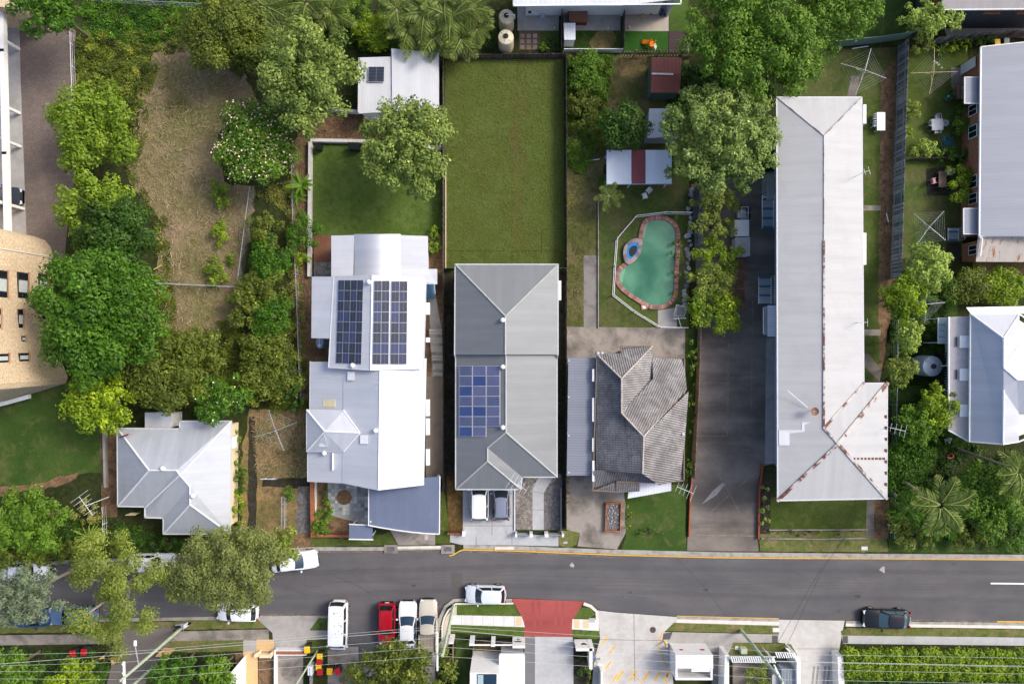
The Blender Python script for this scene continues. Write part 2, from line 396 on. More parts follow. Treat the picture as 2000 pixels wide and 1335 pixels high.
patch('stone_corner', rect(613, 512, 648, 541), G_GRAVEL, 3)
patch('narrow_yard', rect(606, 655, 646, 710), G_MULCH, 3)
patch('side_gravel', [(832, 460), (866, 460), (866, 735), (832, 735)], G_MULCH, 2)
patch('side_court', [(832, 735), (866, 735), (866, 935), (832, 935)], concrete_mat('brown_concrete', rgb(128, 118, 108), rgb(104, 96, 88), .7), 2)
patch('ramp', [(835, 578), (851, 578), (866, 660), (866, 735), (843, 735), (843, 670)], G_CONCM, 4)
patch('front_courtyard_soil', rect(606, 940, 722, 1050), G_MULCH, 2, 1)
patch('front_verge', [(614, 1046), (690, 1052), (760, 1040), (778, 1062), (620, 1068), (606, 1060)], G_LAWN, 3, 2)
patch('front_verge_dirt', [(560, 1040), (612, 1040), (625, 1066), (600, 1071), (560, 1078)], G_MULCH, 2, 3)
patch('carport_apron', [(756, 1025), (850, 1025), (850, 1064), (778, 1064)], G_CONCD, 3)
patch('verge', [(850, 960), (868, 960), (880, 1060), (850, 1061)], G_LAWN, 2, 1)
patch('big_lawn', [(869, 117), (1101, 115), (1103, 530), (869, 530)], G_PLOT, 3)
patch('side_passage', rect(868, 526, 892, 960), G_DARKSOIL, 2)
patch('side_passage', rect(1085, 526, 1106, 960), G_DARKSOIL, 2)
patch('back_fence_bed', rect(868, 100, 1103, 118), G_DARKSOIL, 2)
patch('brown_bed', [(872, 930), (906, 930), (905, 1036), (876, 1038)], G_BROWN, 3)
patch('front_driveway', [(904, 940), (1006, 940), (1006, 1045), (904, 1045)], G_CONCG, 3)
patch('front_gravel', [(1008, 925), (1096, 925), (1096, 1034), (1008, 1034)], G_GRAVEL, 3)
patch('front_gravel', [(1062, 950), (1098, 930), (1098, 1034), (1062, 1034)], G_GRAVEL2, 4)
patch('front_path', [(1062, 925), (1084, 925), (1062, 962), (1062, 1034), (1040, 1034), (1040, 953), (1056, 925)], G_CONCG, 5)
patch('driveway_crossover', [(879, 1044), (1092, 1044), (1091, 1066), (1000, 1064), (900, 1063), (879, 1058)], G_CONCG, 3)
patch('verge', [(1091, 1035), (1132, 1036), (1128, 1062), (1112, 1072), (1092, 1066)], G_VERGE, 3, 2)
patch('neighbour_yard', [(1105, 100), (1345, 118), (1345, 300), (1180, 320), (1168, 420), (1168, 650), (1105, 650)], G_PATCHY, 2, 2)
patch('weathered_path', [(1140, 499), (1167, 499), (1167, 640), (1140, 640)], concrete_mat('mossy_concrete', rgb(132, 128, 124), rgb(88, 84, 82), .9, .7), 3)
patch('pool_lawn', [(1170, 340), (1345, 340), (1345, 642), (1170, 642)], G_PATCHY2, 3)
patch('pool_yard_concrete', [(1106, 638), (1338, 640), (1338, 710), (1108, 710)], G_CONCD, 4)
patch('pool_gate_slab', [(1285, 606), (1322, 600), (1322, 642), (1285, 642)], G_CONCM, 5)
patch('house_driveway', [(1106, 925), (1228, 925), (1222, 1040), (1205, 1072), (1128, 1066), (1133, 1040), (1107, 1034)], G_CONCD, 3)
patch('front_lawn', [(1220, 950), (1338, 945), (1340, 1040), (1342, 1078), (1212, 1076), (1222, 1046)], G_LAWN2, 3, 1.5)
patch('hedge_bed', [(1338, 640), (1362, 640), (1350, 930), (1336, 930)], G_LAWN2, 3, 1)
patch('apartment_driveway', [(1350, 360), (1540, 330), (1530, 900), (1490, 910), (1478, 1040), (1482, 1076), (1342, 1075), (1348, 930), (1366, 650)], G_DRIVE, 3)
patch('drive_dirt', [(1420, 505), (1456, 505), (1456, 606), (1420, 606)], G_MULCH, 4, 2)
patch('garage_apron', [(1496, 660), (1525, 660), (1525, 905), (1494, 905)], G_CONCM, 4)
patch('apartment_verge', [(1482, 1038), (1730, 1036), (1735, 1078), (1484, 1076)], G_VERGE, 3, 1)
patch('apartment_front_lawn', [(1500, 970), (1693, 970), (1692, 1032), (1500, 1034)], G_LAWN, 4)
patch('apartment_front_bed', [(1482, 930), (1506, 930), (1504, 1042), (1482, 1042)], G_DARKSOIL, 4)
patch('apartment_back_lawn', [(1530, 100), (1760, 92), (1760, 240), (1530, 240)], G_PATCHY2, 3)
patch('apartment_side_lawn', [(1680, 190), (1726, 190), (1722, 420), (1718, 745), (1680, 745)], G_LAWN, 4)
patch('apartment_dirt_strip', [(1721, 150), (1750, 110), (1748, 560), (1716, 760), (1717, 420)], G_MULCH, 4, 2)
for a, b in ((401, 411), (643, 655)): patch('side_step', rect(1684, a, 1720, b), G_CONCD, 6)
patch('side_step', [(1684, 690), (1696, 690), (1722, 722), (1718, 745), (1684, 712)], G_DRIVE, 6)
patch('front_step_path', [(1693, 975), (1708, 975), (1708, 1048), (1691, 1048)], G_DRIVE, 5)
patch('lot_dirt', [(1708, 970), (1738, 970), (1735, 1052), (1708, 1052)], G_MULCH, 4, 2)
patch('clothesline_path', [(1663, 148), (1680, 148), (1672, 190), (1654, 190)], G_DRIVE, 5)
patch('right_lawn', [(1772, 95), (1890, 95), (1890, 330), (1768, 330)], G_LAWN, 3)
patch('right_lawn', [(1762, 330), (1880, 330), (1880, 500), (1755, 505)], G_PATCHY2, 3)
patch('right_patio', [(1808, 330), (1855, 325), (1858, 382), (1810, 382)], G_DARKSOIL, 4)
patch('step_pavers', [(1858, 132), (1880, 132), (1880, 170), (1858, 172)], G_CONCD, 5)
patch('right_yard', [(1748, 560), (1870, 540), (1870, 900), (1740, 900)], G_LAWN2, 3)
patch('right_garden', [(1738, 880), (2100, 870), (2100, 1060), (1736, 1050)], G_UNDER, 3)
patch('right_verge', [(1735, 1046), (2200, 1050), (2200, 1080), (1735, 1078)], G_LAWN2, 4, 2)
patch('right_side_yard', rect(1900, 500, 2100, 535), G_DRY2, 3)
patch('right_side_path', rect(1848, 474, 1876, 505), G_DARKSOIL, 4)
patch('top_lawn', [(1590, -60), (1775, -60), (1775, 74), (1745, 80), (1600, 95)], G_LAWN2, 3)
patch('top_garden', rect(640, -60, 1010, 104), G_UNDER, 3)
patch('corner_court', [(1830, 20), (2100, 20), (2100, 75), (1850, 72)], G_CONCD, 3)
# townhouse back yards (top)
patch('back_patio', [(1010, -30), (1094, -30), (1091, 60), (1011, 60)], G_CONCM, 4)
patch('back_patio', [(1100, -30), (1212, -30), (1212, 60), (1100, 60)], G_CONCM, 4)
patch('back_patio', [(1218, -30), (1306, -30), (1306, 61), (1218, 61)], concrete_mat('warm_concrete', rgb(168, 160, 150), rgb(148, 140, 130), .5), 4)
patch('back_lawn', [(1054, 60), (1092, 60), (1092, 98), (1052, 98)], G_LAWN2, 4)
patch('paved_corner', [(1013, 61), (1055, 61), (1053, 98), (1014, 98)], plain('brown_soil', rgb(104, 84, 66), .9, .1, var=.2, vscale=6), 4)
patch('back_lawn', [(1098, 60), (1214, 60), (1214, 104), (1098, 104)], G_LAWN2, 4)
patch('bare_patch', [(1165, 62), (1200, 60), (1206, 80), (1195, 95), (1160, 98), (1150, 85)], G_DRY2, 5, 3)
patch('artificial_lawn', [(1218, 61), (1305, 61), (1305, 104), (1218, 104)], plain('artificial_turf', rgb(44, 84, 26), .9, .2, var=.12, vscale=2), 4)
patch('dark_deck', [(1306, 61), (1350, 61), (1350, 104), (1306, 104)], plain('dark_deck_boards', rgb(58, 42, 46), .7, .3, var=.1), 4)
patch('side_lawn', rect(1307, -30, 1345, 61), G_LAWN2, 4)
for i in range(3):
    for j in range(3): patch('paver', rect(1016 + i * 12.5, 66 + j * 11, 1024 + i * 12.5, 74 + j * 11), G_CONCD, z=YZ + .05, depth=.05)
patch('mulch_yard', [(1215, 104), (1265, 112), (1262, 150), (1210, 150)], G_DRY2, 3, 3)
# ------------------------------------------------------------------ south side
patch('grass_verge', [(-200, 1222), (300, 1214), (520, 1206), (526, 1226), (300, 1230), (-200, 1240)], G_VERGE, 2, 1)
patch('footpath', [(-200, 1242), (140, 1238), (260, 1236), (345, 1232), (525, 1228), (525, 1248), (345, 1251), (140, 1258), (-200, 1262)], G_CONCD, 3)
patch('grass_strip', [(315, 1252), (475, 1248), (475, 1270), (315, 1274)], G_VERGE, 3, 1)
patch('left_strip', [(-200, 1262), (230, 1256), (230, 1275), (-200, 1280)], G_UNDER, 3)
patch('lane', [(232, 1232), (340, 1222), (330, 1260), (230, 1420), (190, 1420)], asphalt('lane_asphalt', rgb(108, 102, 96), rgb(120, 112, 104), .5), 5)
patch('concrete_crossover', [(497, 1203), (625, 1203), (606, 1229), (600, 1268), (534, 1268), (532, 1235)], G_CONCM, 4)
patch('grass_strip', [(605, 1229), (622, 1206), (645, 1206), (645, 1229)], G_TURF, 4)
patch('footpath', rect(600, 1230, 645, 1248), G_CONCM, 4)
patch('grass_strip', [(599, 1248), (645, 1248), (640, 1275), (599, 1275)], G_LAWN, 4)
patch('tan_path', [(475, 1271), (503, 1271), (505, 1420), (473, 1420)], G_TIMB, 5)
patch('tan_apron', rect(501, 1248, 535, 1271), G_TIMB, 5)
patch('grey_apron', rect(475, 1249, 501, 1271), G_CONCM, 5)
patch('bare_bed', rect(505, 1271, 535, 1420), G_MULCH, 4)
patch('bare_bed', rect(460, 1274, 474, 1420), G_MULCH, 4)
patch('inner_driveway', rect(538, 1277, 592, 1420), G_CONCD, 4)
patch('bay_garden', [(640, 1262), (700, 1262), (700, 1300), (850, 1300), (850, 1420), (640, 1420)], G_CONCD, 4)
patch('corner_concrete', [(866, 1250), (866, 1222), (871, 1204), (881, 1192), (892, 1181), (892, 1202), (880, 1203), (880, 1245), (862, 1252)], concrete_mat('corner_conc', rgb(196, 186, 172), rgb(170, 160, 150), .5), 3)
patch('bay_path', [(845, 1268), (862, 1250), (880, 1246), (866, 1285), (852, 1300), (832, 1296)], G_CONCM, 5)
patch('turf', [(892, 1179), (1004, 1180), (1017, 1203), (892, 1200)], G_TURF, 3)
patch('turf', [(880, 1219), (1024, 1224), (1024, 1241), (880, 1234)], G_TURF, 3)
pth = patch('footpath', [(880, 1200), (1018, 1203), (1024, 1214), (1024, 1224), (880, 1219)], G_KERB, 2)
for k in range(7):
    x0 = 881 + k * 20.7; x1 = x0 + 20.2; f = (x0 - 880) / 144; g = (x1 - 880) / 144
    patch('slab', [(x0, 1200.2 + 2.6 * f), (min(x1, 1019), 1200.2 + 2.6 * g), (x1, 1218.6 + 5 * g), (x0, 1218.6 + 5 * f)], G_CONCW, z=YZ + .03, parent=pth, depth=.03)
patch('tactile', rect(1008, 1204, 1019, 1221), G_TAN, z=YZ + .036)
patch('red_driveway', [(999, 1168), (1141, 1173.5), (1120, 1208), (1117, 1243), (1024, 1241), (1024, 1214)], G_RED, 4)
patch('grey_driveway', [(1045, 1242), (1118, 1243), (1130, 1290), (1137, 1420), (1045, 1420)], G_CONCG, 4)
patch('dark_driveway_strip', [(1024, 1241), (1045, 1242), (1045, 1420), (1024, 1420)], G_DPAVE, 4)
patch('turf', [(1133, 1185), (1152, 1186), (1163, 1199), (1150, 1207), (1119, 1207)], G_TURF, 3)
patch('footpath', [(1118, 1208), (1164, 1209), (1170, 1231), (1117, 1228)], G_CONCW, 4)
patch('tactile', rect(1121, 1209, 1132, 1226), G_TAN, 6); patch('tactile', rect(1139, 1210, 1150, 1226), G_TAN, 6)
patch('turf', [(1117, 1229), (1171, 1231), (1171, 1247), (1117, 1243)], G_TURF, 3)
patch('front_yard_turf', [(890, 1248), (922, 1248), (918, 1420), (888, 1420)], G_LAWN2, 3); patch('front_yard_turf', [(926, 1262), (976, 1262), (974, 1312), (924, 1312)], G_LAWN2, 3)
patch('front_yard_bed', rect(930, 1250, 1022, 1270), G_MULCH, 4)
patch('front_yard_bed', rect(1120, 1258, 1150, 1420), G_DARKSOIL, 4)
patch('wide_driveway', [(1168, 1191), (1200, 1195), (1322, 1204), (1322, 1218), (1298, 1232), (1310, 1250), (1320, 1420), (1150, 1420), (1160, 1290), (1172, 1247)], G_CONC, 3)
patch('verge', [(1316, 1215), (1521, 1221), (1521, 1237), (1300, 1231)], G_VERGE, 4)
patch('footpath', [(1300, 1233), (1521, 1238), (1521, 1254), (1434, 1254), (1415, 1290), (1310, 1290)], G_CONCM, 4)
patch('verge', [(1432, 1254), (1545, 1257), (1556, 1276), (1548, 1290), (1420, 1285)], G_VERGE, 5, 1)
patch('tactile', [(1296, 1236), (1314, 1233), (1308, 1248), (1294, 1248)], G_ROADP, 6); patch('tactile', rect(1508, 1240, 1519, 1254), G_ROADP, 6)
patch('gate_driveway', [(1521, 1209), (1650, 1211), (1644, 1240), (1634, 1300), (1636, 1420), (1555, 1420), (1562, 1290), (1545, 1257), (1521, 1254)], G_CONC, 3)
patch('dark_court', [(1390, 1272), (1420, 1272), (1420, 1420), (1390, 1420)], G_CONCD, 5)
patch('verge', [(1642, 1232), (1655, 1225), (2200, 1230), (2200, 1245), (1644, 1240)], G_VERGE, 4, .8)
patch('footpath', [(1644, 1240), (2200, 1246), (2200, 1262), (1646, 1256)], G_CONCG, 5)
patch('tactile', rect(1646, 1241, 1656, 1255), G_ROADP, 7)
patch('back_yard', [(1640, 1300), (2200, 1310), (2200, 1420), (1640, 1420)], G_LAWN2, 3)
# painted hatching on the wide driveway
hz = YZ + .0265
for k, (x, y) in enumerate(((1176, 1256), (1190, 1275), (1182, 1306), (1196, 1330))):
    strip('yellow_hatch', [(x, y), (x + 11, y - 15)], 3, G_LINE, hz)
for k, x in enumerate((1204, 1230, 1256, 1278, 1296)): strip('yellow_hatch', [(x, 1328), (x + 14, 1309)], 3.5, G_LINE, hz)
strip('yellow_edge', [(1294, 1232), (1287, 1250), (1287, 1268), (1296, 1288), (1303, 1310), (1303, 1400)], 2.2, G_LINE, hz)
strip('yellow_edge', [(1228, 1304), (1250, 1330), (1262, 1344)], 1.2, G_LINE, hz)
for a, b in ((((1172, 1248), (1300, 1250))), ((1238, 1196), (1240, 1330)), ((1556, 1266), (1640, 1266)), ((930, 1046), (930, 1063)), ((1000, 1046), (1000, 1063)), ((906, 1026), (1004, 1026)), ((961, 958), (961, 1044)), ((1040, 995), (1062, 995)), ((1041, 959), (1061, 963))):
    strip('control_joint', [a, b], .8, plain('joint', rgb(112, 110, 106), .9, .1, var=0), YZ + .036)
for pts in ([(1423, 668), (1421, 850)], [(1365, 748), (1432, 748)], [(1362, 851), (1422, 851)], [(1370, 866), (1392, 905), (1426, 965), (1444, 1000)], [(1426, 964), (1387, 1001)], [(1444, 948), (1475, 925)], [(1366, 560), (1470, 565)], [(1470, 560), (1468, 800)], [(1360, 1044), (1478, 1046)]):
    strip('paint_trace', pts, 1.0, plain('worn_paint', rgb(140, 132, 112), .9, .1, var=.4, vscale=2.5), YZ + .0265)
patch('pale_stain', [(1371, 984), (1392, 958), (1411, 942), (1416, 945), (1400, 966)], G_CONCM, 5)

TJ = plain('turf_joint', rgb(58, 58, 32), .95, .1, var=.3, vscale=2)
for pts in ([(874, 490), (945, 489.5)], [(948, 489.5), (990, 489.5)], [(1000, 490), (1098, 490)], [(902, 490), (902, 514)], [(946.5, 490), (946.5, 516)], [(1000, 490), (1000, 512)], [(1058, 449), (1058, 488)], [(1060, 448.5), (1098, 447)]):
    strip('turf_joint', pts, .9, TJ, YZ + .0315)
patch('worn_track', [(990, 150), (1030, 170), (1022, 260), (1030, 330), (1016, 420), (1024, 480), (1000, 482), (1004, 400), (992, 300), (1000, 220)], ground_mat('worn_grass', rgb(84, 86, 42), rgb(84, 94, 42), rgb(86, 80, 44), s1=.3, s2=1.2, fine=.2, fs=14), 4, 6)
# stains, tyre-worn lanes and gutter grit on the road
GR = ground_mat('gutter_grit', rgb(112, 106, 98), rgb(90, 87, 84), rgb(128, 118, 104), s1=.7, s2=3, fine=.25, fs=9)
strip('gutter_grit', [(600, 1076), (760, 1076), (860, 1075)], 4, GR, .0035); strip('gutter_grit', [(905, 1077), (1000, 1078.5), (1200, 1087)], 3, GR, .0036)
strip('gutter_grit', [(500, 1200), (640, 1199)], 4, GR, .0035); strip('gutter_grit', [(1650, 1209), (2000, 1213.5), (2300, 1217)], 4, GR, .0035)
DL = asphalt('tyre_lane', rgb(84, 83, 86), rgb(94, 93, 94), .8, .1)
patch('tyre_lane', [(-300, 1128), (300, 1120), (640, 1112), (1000, 1100), (1500, 1108), (2300, 1118), (2300, 1126), (1500, 1117), (1000, 1110), (640, 1122), (300, 1130), (-300, 1137)], DL, z=.003, amp=1.2)
patch('tyre_lane', [(-300, 1172), (300, 1166), (640, 1158), (1000, 1140), (1500, 1160), (2300, 1172), (2300, 1180), (1500, 1169), (1000, 1150), (640, 1168), (300, 1175), (-300, 1181)], DL, z=.0031, amp=1.2)
rg = random.Random(77); STN = asphalt('oil_stain', rgb(70, 68, 68), rgb(82, 80, 80), .6)
for k in range(14):
    x, y, r_ = rg.uniform(560, 1950), rg.uniform(1095, 1195), rg.uniform(2, 6)
    patch('road_stain', [(x + r_ * math.cos(a) * rg.uniform(.7, 1.5), y + r_ * .6 * math.sin(a) * rg.uniform(.6, 1.3)) for a in [i * .63 for i in range(10)]], STN if k % 2 else G_ROADP, z=.0042 + k * .0002)
for x in (1590, 1598, 1612, 1620): strip('tyre_mark', [(x, 1300), (x - 4, 1340)], 4, concrete_mat('tyre_mark%d' % x, rgb(140, 138, 134), rgb(160, 158, 152), .8, 1.0), YZ + .026 + (x - 1590) * .00005)

TAR = MATS['tar']
for k in range(9):     # hairline cracks sealed with tar
    x, y = rg.uniform(560, 1900), rg.uniform(1092, 1190); pts = [(x, y)]
    for i in range(rg.randrange(3, 7)): x += rg.uniform(6, 16) * (1 if k % 2 else -1); y += rg.uniform(-6, 6); pts.append((x, min(1198, max(1090, y))))
    strip('road_crack', pts, .55, TAR, .0055)
for x, a in ((1040, .1), (1052, .1), (1088, -.08), (1100, -.08)): strip('tyre_scuff', [(x, 1174), (x + a * 60, 1238)], 5, asphalt('red_scuff%d' % x, rgb(146, 72, 70), rgb(160, 80, 76), .8, .12), YZ + .0345)
# ------------------------------------------------------------------ building helpers
def newell(q):
    n = Vector((0, 0, 0))
    for i in range(len(q)):
        a, b = q[i], q[(i + 1) % len(q)]
        n += Vector(((a[1] - b[1]) * (a[2] + b[2]), (a[2] - b[2]) * (a[0] + b[0]), (a[0] - b[0]) * (a[1] + b[1])))
    return n.normalized()
def frame_of(q, along=None):
    n = newell(q)
    if n.z < 0: n = -n
    d = Vector((n.x, n.y, 0))
    if along is not None: d = Vector((along[0], along[1], 0))
    elif d.length < 0.02: d = Vector((0, -1, 0))
    d.normalize(); u = Vector((-d.y, d.x, 0)); v = u.cross(n)
    if v.dot(d) < 0: v = -v
    return n, u, v
def W3(q): return [Vector(P(*p)) for p in q]
def facet(m, q, along=None):
    """one roof plane, q = list of (px,py,z)"""
    w3 = W3(q); n, u, v = frame_of(w3, along)
    if newell(w3).z < 0: w3 = w3[::-1]
    m.face(w3, [(p.dot(u), p.dot(v)) for p in w3])
def clip2(poly, v0, v1):
    def half(pl, c, sgn):
        out = []
        for i in range(len(pl)):
            a, b = pl[i], pl[(i + 1) % len(pl)]
            da, db = (a[1] - c) * sgn, (b[1] - c) * sgn
            if da >= 0: out.append(a)
            if da * db < 0:
                t = da / (da - db); out.append((a[0] + (b[0] - a[0]) * t, a[1] + (b[1] - a[1]) * t))
        return out
    return half(half(poly, v0, 1), v1, -1) if poly else []
def tiled(m, q, course=0.29, lift=0.024):
    """a roof plane laid in overlapping courses"""
    w3 = W3(q); n, u, v = frame_of(w3); o = w3[0]
    pl = [((p - o).dot(u), (p - o).dot(v)) for p in w3]
    lo = min(p[1] for p in pl); hi = max(p[1] for p in pl); k = lo
    while k < hi:
        c = clip2(pl, k, k + course)
        if len(c) >= 3:
            pts = [o + u * a + v * b + n * (lift * (b - k) / course) for a, b in c]
            if newell(pts).z < 0: pts = pts[::-1]; c = c[::-1]
            m.face(pts, c)
            bot = sorted([a for a, b in c if abs(b - k - course) < 1e-4])
            if len(bot) >= 2:
                a0, a1 = bot[0], bot[-1]; bb = k + course
                A = o + u * a0 + v * bb; B = o + u * a1 + v * bb
                m.face([A, B, B + n * lift, A + n * lift], [(a0, bb), (a1, bb), (a1, bb), (a0, bb)])
        k += course
def strip3(m, pts, w, h, dz=0.0):
    """square-section strip along 3D points"""
    for a, b in zip(pts[:-1], pts[1:]):
        a = Vector(a); b = Vector(b); d = b - a; L = d.length
        if L < 1e-4: continue
        c = (a + b) / 2 + Vector((0, 0, dz))
        m.box(c, (L + w * .6, w, h), math.atan2(d.y, d.x), 0, -math.asin(max(-1, min(1, d.z / L))))
def rod3(m, pts, r, n=6):
    for a, b in zip(pts[:-1], pts[1:]): m.tube(a, b, r, n)
def inset(pts, d):
    """inset a 2D outline (counter-clockwise or not) by d metres"""
    a = sum(pts[i - 1][0] * pts[i][1] - pts[i][0] * pts[i - 1][1] for i in range(len(pts)))
    if a < 0: pts = pts[::-1]
    out = []; n = len(pts)
    for i in range(n):
        p0, p1, p2 = Vector(pts[i - 1]), Vector(pts[i]), Vector(pts[(i + 1) % n])
        d1 = (p1 - p0).normalized(); d2 = (p2 - p1).normalized()
        n1 = Vector((-d1.y, d1.x)); n2 = Vector((-d2.y, d2.x)); b = n1 + n2
        if b.length < 1e-3: b = n1
        b = b.normalized(); c = max(0.35, b.dot(n1)); out.append(tuple(p1 + b * (d / c)))
    return out
def house(name, label, cat, facets, rmat, eave, wz, wall, ridges=(), ridge_mat=None, gut=True, gut_mat=None, over=0.45, tile=False, fascia=0.16, ridge_r=0.085, along=None, walls=True):
    """facets: roof planes in photo pixels with heights; eave: outline (px,py,z) of the roof edge"""
    e3 = [P(*p) for p in eave]
    cx = sum(p[0] for p in e3) / len(e3); cy = sum(p[1] for p in e3) / len(e3)
    t = thing(name, label, cat, (cx, cy, YZ))
    m = MB()
    for q in facets:
        if tile: tiled(m, q)
        else: facet(m, q, along)
    roof = m.build('roof', rmat, t)
    if walls:
        m = MB(); m.prism(inset([p[:2] for p in e3], over), YZ, wz); m.build('wall', wall, t)
    if ridges:
        m = MB()
        for r in ridges: rod3(m, W3(r), ridge_r)
        m.build('ridge_cap', ridge_mat or rmat, roof)
    if gut:
        m = MB(); strip3(m, [Vector(p) for p in e3] + [Vector(e3[0])], 0.11, fascia, -fascia / 2 + .02); m.build('gutter', gut_mat or M_GUT, roof)
    return t, roof
M_GUT = plain('pale_gutter', rgb(196, 198, 202), .5, .4)
M_WHITE = plain('white_paint', rgb(228, 230, 232), .5, .4, var=.04)
M_WALLW = plain('white_render', rgb(226, 226, 224), .8, .2, var=.05)
M_CREAM = plain('cream_boards', rgb(222, 206, 168), .7, .3, var=.05)
M_GREYW = plain('grey_boards', rgb(150, 154, 158), .7, .3, var=.06)
M_BLUEW = plain('pale_blue_boards', rgb(150, 184, 208), .6, .35, var=.05)
M_DARKW = plain('charcoal_boards', rgb(66, 70, 76), .7, .3, var=.1)
M_GLASS = plain('window_glass', rgb(28, 36, 44), .08, .6, var=0)
M_TIMBER = plain('weathered_timber', rgb(140, 132, 122), .85, .15, var=.22, vscale=5)
M_BROWNT = plain('brown_timber', rgb(150, 96, 66), .8, .2, var=.15)
M_STEEL = plain('galvanised_steel', rgb(178, 184, 188), .45, .5, .3, var=.06)
M_BLACK = plain('black_plastic', rgb(26, 27, 29), .5, .4, var=0)
M_VENT = plain('white_vent', rgb(232, 234, 236), .4, .4, var=.03)
def brick_mat(name, a, b, c, bw=.24, rh=.086, mort=.012, axis=None):
    t = NT(name, .85, .2); uv = t.uv()
    br = t.n('TexBrick', Scale=1.0, Mortar_Size=mort, Brick_Width=bw, Row_Height=rh); t.l(uv, br.inputs['Vector'])
    br.inputs['Color1'].default_value = a; br.inputs['Color2'].default_value = b; br.inputs['Mortar'].default_value = c
    col = t.vary(br.outputs[0], t.scalev(uv, 4.2, 11.6), 1.0, .2, 0); col = t.vary(col, uv, .5, .08, 4)
    n = t.noise(t.scalev(uv, 4.2, 2.2), 1.0, 2, .5); col = t.mix(t.ramp(n, .68, .72), col, (a[0] * .5, a[1] * .42, a[2] * .36, 1))
    t.bump(br.outputs['Fac'], -.5, .01); return t.col(col)
M_CBRICK = brick_mat('cream_brick', rgb(206, 184, 152), rgb(192, 168, 134), rgb(206, 190, 164))
M_OBRICK = brick_mat('orange_brick', rgb(176, 104, 68), rgb(146, 82, 54), rgb(160, 136, 116))

def vents(parent, spots, r=.2, mat=None):
    """round spinning roof vents"""
    for px, py, z in spots:
        c = P(px, py, z); m = MB()
        m.lathe([(r * .6, -.35), (r * .6, 0), (r, .02), (r * 1.12, .12), (r, .26), (r * .55, .34), (.02, .36)], c, 12)
        m.build('roof_vent', mat or M_VENT, parent, smooth=True)
def plate(parent, name, q, mat, h=.06, dz=.04):
    """flat sheet lying on a roof, q = 4 (px,py,z)"""
    w3 = [p + Vector((0, 0, dz)) for p in W3(q)]
    if newell(w3).z < 0: w3 = w3[::-1]
    m = MB(); top = [p + Vector((0, 0, h)) for p in w3]; m.face(top)
    for i in range(len(w3)):
        j = (i + 1) % len(w3); m.face([w3[i], w3[j], top[j], top[i]])
    return m.build(name, mat, parent)
def lerp3(a, b, t): return tuple(a[i] + (b[i] - a[i]) * t for i in range(3))
def bil(q, u, v): return lerp3(lerp3(q[0], q[1], u), lerp3(q[3], q[2], u), v)
def panel_mat(name, c, line, nu, nv, rough=.22):
    t = NT(name, rough, .5); uv = t.uv(); s = t.n('SeparateXYZ'); t.l(uv, s.inputs[0])
    fu = t.math('FRACT', t.math('MULTIPLY', s.outputs[0], nu)); fv = t.math('FRACT', t.math('MULTIPLY', s.outputs[1], nv))
    g = t.math('MAXIMUM', t.math('LESS_THAN', fu, .07), t.math('LESS_THAN', fv, .2 if nv > 8 else .07))
    return t.col(t.mix(t.math('MULTIPLY', g, .75), t.vary(c, t.scalev(t.pos(), 1, 1, 1), .8, .12), line))
def solar(parent, q, nx, ny, mats, skip=(), gap=.05, rng=None, frame=None):
    """q: corners (px,py,z) tl,tr,br,bl; each panel a part with its frame"""
    rng = rng or random.Random(3)
    for j in range(ny):
        for i in range(nx):
            if (i, j) in skip: continue
            w3 = W3([bil(q, (i + gap) / nx, (j + gap * .6) / ny), bil(q, (i + 1 - gap) / nx, (j + gap * .6) / ny), bil(q, (i + 1 - gap) / nx, (j + 1 - gap * .6) / ny), bil(q, (i + gap) / nx, (j + 1 - gap * .6) / ny)])
            n = newell(w3); n = n if n.z > 0 else -n
            b = [p + n * .07 for p in w3]; tp = [p + n * .115 for p in w3]
            m = MB()
            if newell(tp).z < 0: tp = tp[::-1]; b = b[::-1]
            for k in range(4):
                l = (k + 1) % 4; m.face([b[k], b[l], tp[l], tp[k]])
            m.face(tp); pn = m.build('solar_panel', frame or M_STEEL, parent)
            m = MB(); c = sum(tp, Vector()) / 4; ins = [c + (p - c) * .965 + n * .004 for p in tp]
            m.face(ins, [(0, 0), (1, 0), (1, 1), (0, 1)]); m.build('cells', mats[rng.randrange(len(mats))], pn)
def antenna(name, label, base, h, size, rz, mat=None, bars=5):
    """tv aerial on a mast; base = (px,py,z) of its foot"""
    b = Vector(P(*base)); t = thing(name, label, 'aerial', tuple(b)); m = MB()
    top = b + Vector((0, 0, h)); m.tube(b - Vector((0, 0, .1)), top, .025, 6); m.build('mast', mat or M_STEEL, t)
    d = Vector((math.cos(rz), math.sin(rz), 0)); e = Vector((-d.y, d.x, 0)); m = MB()
    m.tube(top - d * size * .5, top + d * size * .5, .018, 5); m.build('boom', mat or M_STEEL, t)
    m = MB()
    for k in range(bars):
        c = top + d * size * (k / (bars - 1) - .5); w = size * (.28 + .25 * k / bars)
        m.tube(c - e * w, c + e * w, .012, 4)
    m.build('elements', mat or M_STEEL, t); return t
